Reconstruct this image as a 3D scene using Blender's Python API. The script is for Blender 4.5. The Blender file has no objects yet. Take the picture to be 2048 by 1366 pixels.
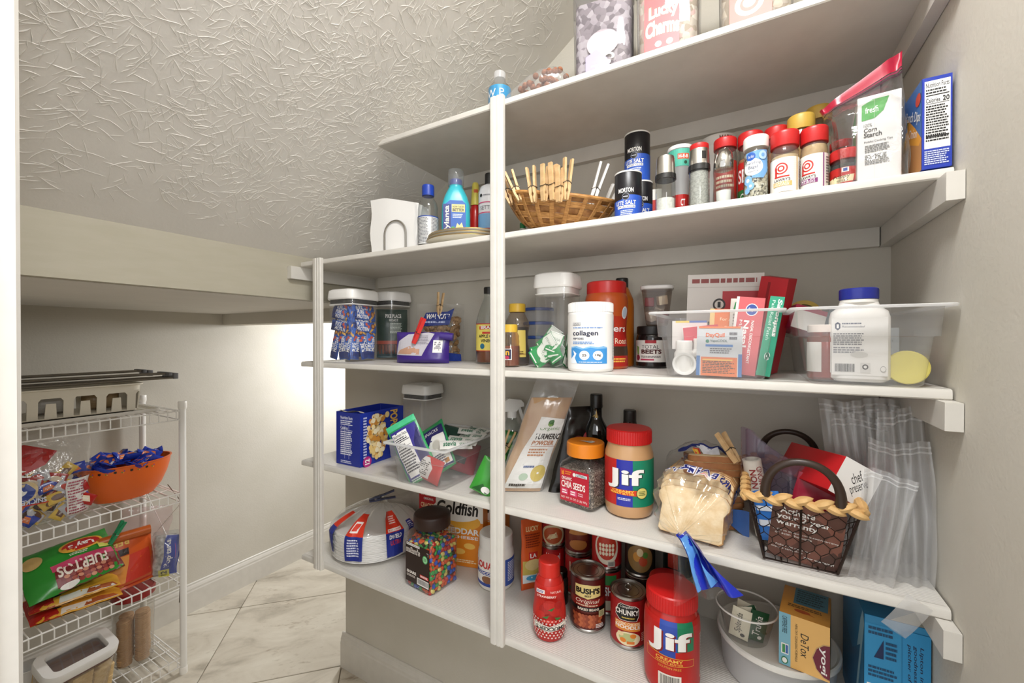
import bpy, bmesh, math, random
from mathutils import Vector, Matrix, noise
random.seed(7)
sc = bpy.context.scene
COL = sc.collection
# ------------------------------------------------------------------ camera
FPX, YAW, PIT, EYE = 830.69, math.radians(29.505), math.radians(-0.337), 1.30
cam = bpy.data.objects.new('camera', bpy.data.cameras.new('camera'))
COL.objects.link(cam); sc.camera = cam
cam.data.sensor_width = 36.0; cam.data.lens = FPX / 2048 * 36.0
cam.data.clip_start = 0.02; cam.data.clip_end = 30
cam.location = (0, 0, EYE); cam.rotation_euler = (math.pi / 2 + PIT, 0, YAW)
# ------------------------------------------------------------------ world, lamps, exposure
w = bpy.data.worlds.new('world'); sc.world = w; w.use_nodes = True
w.node_tree.nodes['Background'].inputs[0].default_value = (0.99, 0.99, 0.99, 1)
w.node_tree.nodes['Background'].inputs[1].default_value = 1.15
def area(name, loc, rot, sx, sy, watts, col=(1, 0.95, 0.87)):
    l = bpy.data.lights.new(name, 'AREA'); l.shape = 'RECTANGLE'; l.size = sx; l.size_y = sy
    l.energy = watts; l.color = col
    o = bpy.data.objects.new(name, l); COL.objects.link(o); o.location = loc; o.rotation_euler = rot
    return o
area('pantry_ceiling_lamp', (-0.12, 0.20, 2.32), (math.radians(8), math.radians(6), 0), 0.55, 0.30, 25, (0.985, 0.99, 1.0))
area('nook_lamp', (-1.78, 1.84, 1.40), (math.radians(-14), math.radians(34), 0), 0.18, 0.18, 12, (0.985, 0.99, 1.0))
fl_ = bpy.data.lights.new('fill_spot', 'SPOT'); fl_.energy = 14; fl_.spot_size = math.radians(125); fl_.spot_blend = 1; fl_.shadow_soft_size = 0.12; fl_.color = (0.985, 0.99, 1)  # added fill light near the camera, aimed down-left at the left wall and rack
fo_ = bpy.data.objects.new('fill_spot', fl_); COL.objects.link(fo_); fo_.location = (0.17, 0.0, 1.60)
fo_.rotation_euler = Vector((-1.0, 0.50, -0.55)).to_track_quat('-Z', 'Y').to_euler()
sc.view_settings.view_transform = 'Standard'; sc.view_settings.look = 'None'
sc.view_settings.exposure = 0.22; sc.view_settings.gamma = 1.0; sc.view_settings.use_curve_mapping = False
sc.cycles.max_bounces = 9; sc.cycles.diffuse_bounces = 5; sc.cycles.glossy_bounces = 4
sc.cycles.transmission_bounces = 6; sc.cycles.transparent_max_bounces = 40
sc.cycles.caustics_reflective = False; sc.cycles.caustics_refractive = False
sc.cycles.use_denoising = True; sc.cycles.sample_clamp_indirect = 4
# ------------------------------------------------------------------ photo pixel -> place
_f = Vector((-math.sin(YAW) * math.cos(PIT), math.cos(YAW) * math.cos(PIT), math.sin(PIT)))
_r = Vector((math.cos(YAW), math.sin(YAW), 0)); _u = _r.cross(_f)
def ray(u, v): return _f + _r * ((u - 1024) / FPX) + _u * ((683 - v) / FPX)
def P(u, v, z):            # the point of the level z seen at a pixel
    d = ray(u, v); t = (z - EYE) / d.z; return Vector((d.x * t, d.y * t, z))
def PY(u, v, y):           # the point of the plane Y = y
    d = ray(u, v); t = y / d.y; return Vector((d.x * t, y, EYE + d.z * t))
def PX(u, v, x):
    d = ray(u, v); t = x / d.x; return Vector((x, d.y * t, EYE + d.z * t))
def hd(u):
    d = ray(u, 683); return math.atan2(d.y, d.x)
def cyl(uL, uR, vb, z):    # round thing standing on level z: tangents uL, uR, lowest pixel vb
    a, b = hd(uL), hd(uR); m = (a + b) / 2; s = math.sin(abs(a - b) / 2)
    q = P((uL + uR) / 2, vb, z); d = math.hypot(q.x, q.y) / (1 - s)
    return d * math.cos(m), d * math.sin(m), d * s
def cylY(uL, uR, y):       # round thing whose centre stands at depth y
    a, b = hd(uL), hd(uR); m = (a + b) / 2; d = y / math.sin(m)
    return d * math.cos(m), y, d * math.sin(abs(a - b) / 2)
def Hgt(x, y, v, off=0):   # level of the pixel row v above the point (x, y)
    n = math.hypot(x, y); x, y = x * (n + off) / n, y * (n + off) / n
    lo, hi = 0, 3
    for _ in range(40):
        z = (lo + hi) / 2; q = Vector((x, y, z - EYE))
        if 683 - FPX * q.dot(_u) / q.dot(_f) > v: lo = z
        else: hi = z
    return lo
def face(x, y, extra=0):   # turn whose local -Y looks back at the doorway
    return math.atan2(-y, -x) + math.pi / 2 + math.radians(extra)
# ------------------------------------------------------------------ materials
def lin(c):
    if isinstance(c, str):
        c = c.lstrip('#'); c = [int(c[i:i + 2], 16) / 255 for i in (0, 2, 4)]
        c = [x / 12.92 if x <= .04045 else ((x + .055) / 1.055) ** 2.4 for x in c]
    return tuple(c)[:3] + (1,)
_mats = {}
def _new(key, name):
    m = bpy.data.materials.new(name); m.use_nodes = True; _mats[key] = m
    return m, m.node_tree.nodes, m.node_tree.links, m.node_tree.nodes['Principled BSDF']
def M(col, rough=.45, metal=0, spec=.5, coat=0, sub=0):
    key = ('M', col, rough, metal, spec, coat, sub)
    if key in _mats: return _mats[key]
    m, n, l, b = _new(key, 'paint')
    b.inputs['Base Color'].default_value = lin(col); b.inputs['Roughness'].default_value = rough
    b.inputs['Metallic'].default_value = metal; b.inputs['Specular IOR Level'].default_value = spec
    b.inputs['Coat Weight'].default_value = coat
    return m
def MN(c1, c2, scale=40, rough=.5, stretch=(1, 1, 1), bump=0, detail=4, lo=.35, hi=.65, bscale=None, spec=.5, dist=0.002):
    key = ('N', c1, c2, scale, rough, stretch, bump, detail, lo, hi, bscale, spec, dist)
    if key in _mats: return _mats[key]
    m, n, l, b = _new(key, 'mottled')
    tc = n.new('ShaderNodeTexCoord'); mp = n.new('ShaderNodeMapping'); mp.inputs['Scale'].default_value = stretch
    l.new(tc.outputs['Object'], mp.inputs[0])
    t = n.new('ShaderNodeTexNoise'); t.inputs['Scale'].default_value = scale; t.inputs['Detail'].default_value = detail
    l.new(mp.outputs[0], t.inputs['Vector'])
    r = n.new('ShaderNodeValToRGB'); r.color_ramp.elements[0].position = lo; r.color_ramp.elements[1].position = hi
    r.color_ramp.elements[0].color = lin(c1); r.color_ramp.elements[1].color = lin(c2)
    l.new(t.outputs['Fac'], r.inputs[0]); l.new(r.outputs[0], b.inputs['Base Color'])
    b.inputs['Roughness'].default_value = rough; b.inputs['Specular IOR Level'].default_value = spec
    if bump:
        t2 = t
        if bscale:
            t2 = n.new('ShaderNodeTexNoise'); t2.inputs['Scale'].default_value = bscale; t2.inputs['Detail'].default_value = 3
            l.new(tc.outputs['Object'], t2.inputs['Vector'])
        bp = n.new('ShaderNodeBump'); bp.inputs['Strength'].default_value = bump; bp.inputs['Distance'].default_value = dist
        l.new(t2.outputs['Fac'], bp.inputs['Height']); l.new(bp.outputs[0], b.inputs['Normal'])
    return m
def MV(cols, scale=60, rough=.5, jitter=1.0, bump=.3):     # cells of several colours (seeds, sweets, crumbs)
    key = ('V', tuple(cols), scale, rough, bump)
    if key in _mats: return _mats[key]
    m, n, l, b = _new(key, 'grains')
    tc = n.new('ShaderNodeTexCoord'); v = n.new('ShaderNodeTexVoronoi'); v.inputs['Scale'].default_value = scale
    l.new(tc.outputs['Object'], v.inputs['Vector'])
    s = n.new('ShaderNodeSeparateColor'); l.new(v.outputs['Color'], s.inputs[0])
    r = n.new('ShaderNodeValToRGB'); r.color_ramp.interpolation = 'CONSTANT'
    e = r.color_ramp.elements
    while len(e) < len(cols): e.new(.5)
    for i, c in enumerate(cols): e[i].position = i / len(cols); e[i].color = lin(c)
    l.new(s.outputs[0], r.inputs[0]); l.new(r.outputs[0], b.inputs['Base Color']); b.inputs['Roughness'].default_value = rough
    bp = n.new('ShaderNodeBump'); bp.inputs['Strength'].default_value = bump; bp.invert = True; bp.inputs['Distance'].default_value = .003
    l.new(v.outputs['Distance'], bp.inputs['Height']); l.new(bp.outputs[0], b.inputs['Normal'])
    return m
def CL(tint='#ffffff', haze=.05, gloss=.75, rough=.06, hcol='#ffffff', bump=0, bscale=30):   # thin clear plastic or glass
    key = ('C', tint, haze, gloss, rough, hcol, bump, bscale)
    if key in _mats: return _mats[key]
    m, n, l, b = _new(key, 'clear'); n.remove(b)
    out = n['Material Output']
    tr = n.new('ShaderNodeBsdfTransparent'); tr.inputs[0].default_value = lin(tint)
    gl = n.new('ShaderNodeBsdfGlossy'); gl.inputs['Roughness'].default_value = rough
    df = n.new('ShaderNodeBsdfDiffuse'); df.inputs[0].default_value = lin(hcol)
    tl = n.new('ShaderNodeBsdfTranslucent'); tl.inputs[0].default_value = lin(hcol)
    ad = n.new('ShaderNodeMixShader'); ad.inputs[0].default_value = .5; l.new(df.outputs[0], ad.inputs[1]); l.new(tl.outputs[0], ad.inputs[2])
    m1 = n.new('ShaderNodeMixShader'); m1.inputs[0].default_value = haze
    l.new(tr.outputs[0], m1.inputs[1]); l.new(ad.outputs[0], m1.inputs[2])
    lw = n.new('ShaderNodeLayerWeight'); lw.inputs['Blend'].default_value = .5
    pw = n.new('ShaderNodeMath'); pw.operation = 'POWER'; pw.inputs[1].default_value = 3.2; l.new(lw.outputs['Facing'], pw.inputs[0])
    ma = n.new('ShaderNodeMath'); ma.operation = 'MULTIPLY_ADD'; ma.inputs[1].default_value = gloss; ma.inputs[2].default_value = .05
    l.new(pw.outputs[0], ma.inputs[0])
    m2 = n.new('ShaderNodeMixShader'); l.new(ma.outputs[0], m2.inputs[0]); l.new(m1.outputs[0], m2.inputs[1]); l.new(gl.outputs[0], m2.inputs[2])
    if bump:
        tc = n.new('ShaderNodeTexCoord'); t2 = n.new('ShaderNodeTexNoise'); t2.inputs['Scale'].default_value = bscale; t2.inputs['Detail'].default_value = 3
        l.new(tc.outputs['Object'], t2.inputs['Vector'])
        bp = n.new('ShaderNodeBump'); bp.inputs['Strength'].default_value = bump; bp.inputs['Distance'].default_value = .01
        l.new(t2.outputs['Fac'], bp.inputs['Height'])
        for x in (gl, df): l.new(bp.outputs[0], x.inputs['Normal'])
    l.new(m2.outputs[0], out.inputs['Surface'])
    return m
# ------------------------------------------------------------------ things and parts
def tag(o, label=None, cat=None, group=None, kind=None):
    if label: o['label'] = label
    if cat: o['category'] = cat
    if group: o['group'] = group
    if kind: o['kind'] = kind
    return o
def thing(name, label, cat, loc, rz=0, group=None, rot=None):
    o = bpy.data.objects.new(name, None); COL.objects.link(o); o.empty_display_size = .02
    o.location = loc; o.rotation_euler = rot if rot else (0, 0, rz)
    return tag(o, label, cat, group)
def rr(w, d, r, z, n=4, cx=0, cy=0):       # rounded rectangle loop
    r = max(min(r, w / 2 - 1e-5, d / 2 - 1e-5), 1e-5); pts = []
    for k, (sx, sy) in enumerate(((1, -1), (1, 1), (-1, 1), (-1, -1))):
        for i in range(n + 1):
            a = (-90 + 90 * k + 90 * i / n) * math.pi / 180
            pts.append((cx + sx * (w / 2 - r) + r * math.cos(a), cy + sy * (d / 2 - r) + r * math.sin(a), z))
    return pts
class MB:
    def __init__(s): s.v = []; s.f = []; s.m = []; s.flat = set()
    def face(s, idx, mi=0): s.f.append(tuple(idx)); s.m.append(mi)
    def loft(s, secs, mi=0, cap0=True, cap1=True, closed=True, mis=None, wrap=False):
        b = len(s.v); n = len(secs[0])
        for q in secs: s.v.extend(q)
        K = len(secs)
        for k in range(K if wrap else K - 1):
            for i in range(n if closed else n - 1):
                j = (i + 1) % n; k2 = (k + 1) % K
                s.face((b + k * n + i, b + k * n + j, b + k2 * n + j, b + k2 * n + i), mis[k] if mis else mi)
        if not wrap:
            if cap0: s.face([b + i for i in range(n)][::-1], mis[0] if mis else mi)
            if cap1: s.face([b + (K - 1) * n + i for i in range(n)], mis[-1] if mis else mi)
        return s
    def lathe(s, prof, seg=32, mi=0, c=(0, 0, 0), mis=None, cap0=True, cap1=True, T=None):
        secs = []
        for r, z in prof:
            q = [Vector((c[0] + r * math.cos(2 * math.pi * i / seg), c[1] + r * math.sin(2 * math.pi * i / seg), c[2] + z)) for i in range(seg)]
            secs.append([tuple(T @ x) for x in q] if T else [tuple(x) for x in q])
        return s.loft(secs, mi, cap0, cap1, True, mis)
    def rbox(s, w, d, h, r=.002, c=(0, 0, 0), mi=0, bev=.0008, n=2, T=None):    # box standing on c
        q = [rr(w - 2 * bev, d - 2 * bev, r, 0, n), rr(w, d, r, bev, n), rr(w, d, r, h - bev, n), rr(w - 2 * bev, d - 2 * bev, r, h, n)]
        secs = [[Vector((x + c[0], y + c[1], z + c[2])) for x, y, z in k] for k in q]
        return s.loft([[tuple(T @ x) if T else tuple(x) for x in k] for k in secs], mi)
    def tube(s, pts, r, seg=8, mi=0, closed=False, rf=None):
        pts = [Vector(p) for p in pts]; n = len(pts); secs = []
        up = Vector((0, 0, 1)); prev = None
        for i, p in enumerate(pts):
            a = pts[(i - 1) % n] if (closed or i > 0) else p; b = pts[(i + 1) % n] if (closed or i < n - 1) else p
            t = (b - a).normalized()
            if prev is None:
                x = t.cross(up if abs(t.dot(up)) < .95 else Vector((1, 0, 0))).normalized()
            else:
                x = (prev - t * prev.dot(t)); x = x.normalized() if x.length > 1e-6 else t.orthogonal().normalized()
            prev = x; y = t.cross(x); R = rf(i / (n - 1)) * r if rf else r
            secs.append([tuple(p + x * (R * math.cos(2 * math.pi * k / seg)) + y * (R * math.sin(2 * math.pi * k / seg))) for k in range(seg)])
        return s.loft(secs, mi, wrap=closed)
    def bar(s, p0, p1, w, h, mi=0, up=(0, 0, 1)):     # square bar between two points
        p0, p1 = Vector(p0), Vector(p1); t = (p1 - p0).normalized(); up = Vector(up)
        x = t.cross(up); x = x.normalized() if x.length > 1e-5 else t.orthogonal().normalized(); y = x.cross(t)
        q = lambda p: [tuple(p + x * (a * w / 2) + y * (b * h / 2)) for a, b in ((1, -1), (1, 1), (-1, 1), (-1, -1))]
        return s.loft([q(p0), q(p1)], mi)
    def grid(s, fn, nu, nv, mi=0, mf=None, cu=False):
        b = len(s.v); N = nu if cu else nu + 1
        for j in range(nv + 1):
            for i in range(N): s.v.append(tuple(fn(i / nu, j / nv)))
        for j in range(nv):
            for i in range(nu):
                i2 = (i + 1) % N
                s.face((b + j * N + i, b + j * N + i2, b + (j + 1) * N + i2, b + (j + 1) * N + i), mf((i + .5) / nu, (j + .5) / nv) if mf else mi)
        return s
    def ball(s, c, r, seg=8, rings=6, mi=0, sz=1):
        prof = [(r * math.sin(math.pi * k / rings), -r * sz * math.cos(math.pi * k / rings)) for k in range(rings + 1)]
        prof[0] = (r * .02, prof[0][1]); prof[-1] = (r * .02, prof[-1][1])
        return s.lathe(prof, seg, mi, c)
    def xf(s, T, start=0):
        for i in range(start, len(s.v)): s.v[i] = tuple(T @ Vector(s.v[i]))
        return s
    def mesh(s, name, mats, smooth=True, ang=38):
        me = bpy.data.meshes.new(name); me.from_pydata(s.v, [], s.f)
        for m in (mats if isinstance(mats, (list, tuple)) else [mats]): me.materials.append(m)
        for p, k in zip(me.polygons, s.m): p.material_index = k; p.use_smooth = smooth
        me.validate(); me.update()
        if smooth: me.set_sharp_from_angle(angle=math.radians(ang))
        return me
    def build(s, name, mats, parent=None, smooth=True, ang=38, loc=None):
        o = bpy.data.objects.new(name, s.mesh(name, mats, smooth, ang)); COL.objects.link(o)
        if parent: o.parent = parent
        if loc: o.location = loc
        return o
def copy_tree(o, parent=None):
    c = o.copy(); COL.objects.link(c); c.parent = parent
    for ch in o.children: copy_tree(ch, c)
    return c
# ------------------------------------------------------------------ print: lettering and flat shapes laid on a surface
_tx = {}
def text_geo(s, bold=0, shear=0):
    k = (s, bold, shear)
    if k not in _tx:
        cu = bpy.data.curves.new('t', 'FONT'); cu.body = s; cu.size = 1; cu.resolution_u = 3
        cu.offset = bold; cu.shear = shear
        ob = bpy.data.objects.new('t', cu); me = ob.to_mesh()
        vs = [(v.co.x, v.co.y) for v in me.vertices]; fs = [tuple(p.vertices) for p in me.polygons]
        ob.to_mesh_clear(); bpy.data.objects.remove(ob); bpy.data.curves.remove(cu)
        x0 = min(v[0] for v in vs); x1 = max(v[0] for v in vs); y0 = min(v[1] for v in vs); y1 = max(v[1] for v in vs)
        _tx[k] = ([((x - x0) / (x1 - x0), (y - y0) / (y1 - y0)) for x, y in vs], fs)
    return _tx[k]
def flat(O, U, V):
    O, U, V = Vector(O), Vector(U).normalized(), Vector(V).normalized(); N = U.cross(V)
    return lambda x, y, o: O + U * x + V * y + N * o
def front(y, z, x=0): return flat((x, y, z), (1, 0, 0), (0, 0, 1))      # face looking along local -Y
def wrap(r, zc, a0=0):                                   # band round a lathe; r may be a function of z
    rf = r if callable(r) else (lambda z: r); R0 = rf(zc); a0 = math.radians(-90 + a0)
    def S(x, y, o):
        a = a0 + x / R0; R = rf(zc + y) + o
        return Vector((R * math.cos(a), R * math.sin(a), zc + y))
    return S
def decal(parent, name, S, W, H, items, step=None, vstep=None, off=.0004, rough=.4):
    """items in label units (0..1 both ways): r x0 y0 x1 y1 col | e cx cy rx ry col | p pts col | t text x0 y0 x1 y1 col {opts} | l x0 y0 x1 y1 n col | b x0 y0 x1 y1 col"""
    bm = bmesh.new(); mats = []; vo = []
    def mi(c):
        m = c if not isinstance(c, (str, tuple)) else M(c, rough)
        if m not in mats: mats.append(m)
        return mats.index(m)
    def poly(pts, c, k, ih=None):
        vs = [bm.verts.new(((x - .5) * W, (y - .5) * H, k)) for x, y in pts]
        try:
            fc = bm.faces.new(vs); fc.material_index = mi(c)
        except ValueError: pass
    k = 0
    for it in items:
        k += 1; t = it[0]
        if t == 'r':
            _, x0, y0, x1, y1, c = it; poly(((x0, y0), (x1, y0), (x1, y1), (x0, y1)), c, k)
        elif t == 'e':
            _, cx, cy, rx, ry, c = it; poly([(cx + rx * math.cos(a * math.pi / 12), cy + ry * math.sin(a * math.pi / 12)) for a in range(24)], c, k)
        elif t == 'p':
            pts = it[1]
            if sum(a[0] * b[1] - b[0] * a[1] for a, b in zip(pts, pts[1:] + pts[:1])) < 0: pts = pts[::-1]
            poly(pts, it[2], k)
        elif t == 'l':                       # rows of illegible small print
            _, x0, y0, x1, y1, n, c = it; rnd = random.Random(n * 7 + int(x0 * 100))
            for i in range(n):
                yy = y1 - (i + .5) * (y1 - y0) / n; hh = .28 * (y1 - y0) / n; x = x0; end = x1 - rnd.random() * .2 * (x1 - x0)
                while x < end - 1e-4:
                    x2 = min(end, x + (.05 + .1 * rnd.random()) * (x1 - x0)); poly(((x, yy - hh), (x2, yy - hh), (x2, yy + hh), (x, yy + hh)), c, k); x = x2 + .02 * (x1 - x0)
        elif t == 'b':                       # bar code
            _, x0, y0, x1, y1, c = it; rnd = random.Random(3); x = x0
            while x < x1:
                ww = (.012 + .028 * rnd.random()) * (x1 - x0); x2 = min(x1, x + ww); poly(((x, y0), (x2, y0), (x2, y1), (x, y1)), c, k); x = x2 + (.012 + .02 * rnd.random()) * (x1 - x0)
        elif t == 't':
            s, x0, y0, x1, y1, c = it[1:7]; o = it[7] if len(it) > 7 else {}
            vs, fs = text_geo(s, o.get('b', 0), o.get('s', 0)); q = []; cv = o.get('arc', 0)
            for a, b in vs:
                if o.get('rot') == 90: a, b = 1 - b, a
                elif o.get('rot') == -90: a, b = b, 1 - a
                elif o.get('rot') == 180: a, b = 1 - a, 1 - b
                px, py = x0 + a * (x1 - x0), y0 + b * (y1 - y0) + cv * (1 - (2 * a - 1) ** 2)
                if 'tilt' in o:              # turn about the centre of the words
                    an = math.radians(o['tilt']); mx, my = (x0 + x1) / 2, (y0 + y1) / 2
                    dx, dy = (px - mx) * W, (py - my) * H
                    px, py = mx + (dx * math.cos(an) - dy * math.sin(an)) / W, my + (dx * math.sin(an) + dy * math.cos(an)) / H
                q.append(bm.verts.new(((px - .5) * W, (py - .5) * H, k)))
            m_ = mi(c)
            for fc in fs:
                try: bm.faces.new([q[i] for i in fc]).material_index = m_
                except ValueError: pass
    for st, ax, L in ((step, 0, W), (vstep, 1, H)):
        if st:
            n = max(1, int(L / st))
            for i in range(1, n):
                co = [0, 0, 0]; no = [0, 0, 0]; co[ax] = -L / 2 + L * i / n; no[ax] = 1
                bmesh.ops.bisect_plane(bm, geom=bm.verts[:] + bm.edges[:] + bm.faces[:], dist=1e-7, plane_co=co, plane_no=no)
    for v in bm.verts:
        v.co = S(v.co.x, v.co.y, off + v.co.z * .00007)
    me = bpy.data.meshes.new(name); bm.to_mesh(me); bm.free()
    for m in mats: me.materials.append(m)
    o = bpy.data.objects.new(name, me); COL.objects.link(o); o.parent = parent
    return o
# ------------------------------------------------------------------ the room
R_, D_, F_, LS, CX, L_ = .252, 1.106, .804, -1.211, -1.385, -2.308
ZS = [.626, .922, 1.2306, 1.541, 1.840]; ST, CT, CH, YC = .016, .0185, .0387, .775
BX, BZ0, BZ1, SOF, HDR = -1.235, 1.4300, 1.562, 1.425, 1.3716
def cz(x): return min(BZ1 + .727 * (x - BX), 2.44)
M_wall = MN('#c8c3b7', '#ccc7bc', 6, .7, bump=.22, bscale=170, spec=.25, dist=.002)
M_ceil = MN('#d8d4cd', '#dcd8d1', 8, .75, bump=.15, bscale=90, spec=.25, dist=.003)
M_beam = MN('#aea896', '#b2ac9b', 12, .6, stretch=(1, 1, 5), bump=.05, spec=.25)
M_trim = MN('#d2cec6', '#d7d3cb', 30, .38, bump=.04, bscale=60, spec=.4, dist=.001)
M_shelf = MN('#cdc9c1', '#d2cec6', 20, .42, bump=.05, bscale=45, spec=.4, dist=.001)
def struct(name, mb, m, smooth=False):
    o = mb.build(name, m, smooth=smooth, ang=30); o['kind'] = 'structure'; return o
def bx(mb, x0, y0, z0, x1, y1, z1, mi=0):
    q = lambda z: [(x0, y0, z), (x1, y0, z), (x1, y1, z), (x0, y1, z)]
    return mb.loft([q(z0), q(z1)], mi)
def prism_y(mb, pts, y0, y1):           # outline in X,Z pushed along Y
    return mb.loft([[(x, y1, z) for x, z in pts], [(x, y0, z) for x, z in pts]])
# floor and tiles laid on the diagonal
fl = struct('floor', bx(MB(), -2.45, -1.6, -.06, .9, 2.7, -.006), M('#8d8271', .8))
def tile_mat():
    m, n, l, b = _new('tile', 'travertine')
    tc = n.new('ShaderNodeTexCoord'); oi = n.new('ShaderNodeObjectInfo'); mp = n.new('ShaderNodeMapping')
    mp.inputs['Scale'].default_value = (1.0, 2.1, 1); l.new(tc.outputs['Object'], mp.inputs[0])
    cb = n.new('ShaderNodeMath'); cb.operation = 'MULTIPLY'; cb.inputs[1].default_value = 37; l.new(oi.outputs['Random'], cb.inputs[0])
    l.new(cb.outputs[0], mp.inputs['Location'])
    t = n.new('ShaderNodeTexNoise'); t.inputs['Scale'].default_value = 3.2; t.inputs['Detail'].default_value = 9; t.inputs['Roughness'].default_value = .62; t.inputs['Distortion'].default_value = .6
    l.new(mp.outputs[0], t.inputs['Vector'])
    r = n.new('ShaderNodeValToRGB'); e = r.color_ramp.elements; e[0].position = .30; e[0].color = lin('#a0988a'); e[1].position = .66; e[1].color = lin('#d6d0c2')
    x = e.new(.46); x.color = lin('#c6beaf'); l.new(t.outputs['Fac'], r.inputs[0])
    t2 = n.new('ShaderNodeTexNoise'); t2.inputs['Scale'].default_value = 34; t2.inputs['Detail'].default_value = 6; l.new(mp.outputs[0], t2.inputs['Vector'])
    mk = n.new('ShaderNodeMath'); mk.operation = 'MULTIPLY'; l.new(t2.outputs['Fac'], mk.inputs[0])
    t3 = n.new('ShaderNodeTexNoise'); t3.inputs['Scale'].default_value = 4.5; t3.inputs['Detail'].default_value = 3; l.new(mp.outputs[0], t3.inputs['Vector']); l.new(t3.outputs['Fac'], mk.inputs[1])
    r2 = n.new('ShaderNodeValToRGB'); r2.color_ramp.elements[0].position = .33; r2.color_ramp.elements[1].position = .50; r2.color_ramp.elements[1].color = (.75, .75, .75, 1); l.new(mk.outputs[0], r2.inputs[0])
    mx = n.new('ShaderNodeMixRGB'); l.new(r2.outputs[0], mx.inputs[0]); l.new(r.outputs[0], mx.inputs[1]); mx.inputs[2].default_value = lin('#8b7a66')
    l.new(mx.outputs[0], b.inputs['Base Color']); b.inputs['Roughness'].default_value = .42; b.inputs['Specular IOR Level'].default_value = .35
    return m
TS = .515; tb = MB(); g = TS - .004
tb.loft([rr(g, g, .004, -.008, 2), rr(g, g, .004, -.0012, 2), rr(g - .003, g - .003, .004, 0, 2)], cap0=False)
tme = tb.mesh('tile', tile_mat(), True, 30); rt = math.sqrt(.5)
for i in range(-7, 8):
    for j in range(-4, 9):
        a, b_ = -.73 + (i + .5) * TS, 1.768 + (j + .5) * TS - TS     # along / across the grout lines
        x, y = (a - b_) * rt, (a + b_) * rt
        if -2.62 < x < .75 and -1.2 < y < 2.7:
            o = bpy.data.objects.new('tile', tme); COL.objects.link(o); o.parent = fl; o.location = (x, y, 0); o.rotation_euler = (0, 0, math.pi / 4)
# walls
pts = [(CX, 0), (R_, 0), (R_, cz(R_)), (-.027, cz(0)), (BX, BZ1), (BX, SOF + .02), (CX, SOF + .02)]
struct('wall_back', prism_y(MB(), pts, D_, D_ + .11), M_wall)
struct('wall_right', bx(MB(), R_, -.02, 0, R_ + .1, 2.6, 2.5), M_wall)
struct('wall_left', bx(MB(), L_ - .1, -.1, 0, L_, 2.6, 1.6), M_wall)
struct('wall_header', bx(MB(), L_, D_, HDR, CX, D_ + .11, SOF), M_wall)
mb = MB(); bx(mb, L_, -.02, 0, -.66, .105, 2.5); bx(mb, -.66, -.02, 2.06, R_, .105, 2.5); struct('wall_front', mb, M_wall)
mb = MB(); bx(mb, L_ - .1, 2.5, 0, .3, 2.6, 1.6); struct('wall_nook', mb, M_wall)
mb = MB(); bx(mb, -.5, D_ + .11, 0, -.4, 2.5, 1.5); struct('wall_nook_side', mb, M_wall)
# sloping stair soffit, its beam and the low flat soffit
mb = MB(); prism_y(mb, [(BX, BZ1), (-.027, 2.44), (R_, 2.44), (R_, 2.52), (-.06, 2.52), (BX, BZ1 + .08)], -.02, D_)
ceil = struct('ceiling', mb, M_ceil)
struct('trim_beam', bx(MB(), BX - .03, .105, BZ0 - .004, BX, D_, BZ1 + .02), M_beam)
struct('ceiling_soffit', bx(MB(), L_, .105, SOF, BX - .0302, D_, SOF + .03), M_ceil)
struct('ceiling_nook', bx(MB(), L_, D_ + .11, 1.47, -.4, 2.5, 1.5), M_ceil)
# brushed plaster ridges of the sloping ceiling
sl = math.atan(.727); rid = MB(); rnd = random.Random(11)
def ridge(px, py, ang, ln, wd, ht):
    n = 4; a = ang; pts = []
    x, y = px, py
    for k in range(n + 1):
        pts.append((x, y)); a += rnd.uniform(-.22, .22); x += math.cos(a) * ln / n; y += math.sin(a) * ln / n
    b = len(rid.v)
    for k, (x, y) in enumerate(pts):
        tp = (0.25, .9, 1, .85, .2)[k]; nx, ny = -math.sin(ang), math.cos(ang); w2 = wd * tp * rnd.uniform(.7, 1.2) / 2
        for s, h in ((-1, -.0004), (-.25, ht * tp), (.35, ht * tp * .85), (1, -.0004)):
            q = (x + nx * w2 * s, y + ny * w2 * s, h)
            # slope coords -> room: s runs up the slope, depth below the ceiling face
            rid.v.append((BX + q[0] * math.cos(sl) + q[2] * math.sin(sl), q[1], BZ1 + q[0] * math.sin(sl) - q[2] * math.cos(sl)))
    for k in range(n):
        for i in range(3): rid.face((b + k * 4 + i, b + k * 4 + i + 1, b + k * 4 + i + 5, b + k * 4 + i + 4))
for c in range(1050):
    s0, y0, th = rnd.uniform(.07, 1.42), rnd.uniform(.08, D_ - .06), rnd.uniform(0, math.pi)
    fade = min(1, (s0 - .02) / .25) * min(1, (D_ - y0) / .22)
    for k in range(rnd.randint(7, 14)):
        if rnd.random() > fade + .1: continue
        a = th + rnd.gauss(0, .3); q = rnd.uniform(-.045, .045); e = rnd.uniform(-.05, .05)
        px, py = s0 - math.sin(th) * q + math.cos(th) * e, y0 + math.cos(th) * q + math.sin(th) * e
        ln = rnd.uniform(.008, .05)
        if .03 < px < 1.45 and .1 < py < D_ - .03 and py + math.sin(a) * ln < D_ - .01 and px + math.cos(a) * ln > .02:
            ridge(px, py, a, ln, rnd.uniform(.0016, .0036), rnd.uniform(.0004, .0013))
o = rid.build('plaster_ridges', M_ceil, ceil, True, 60); o['kind'] = 'stuff'
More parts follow.
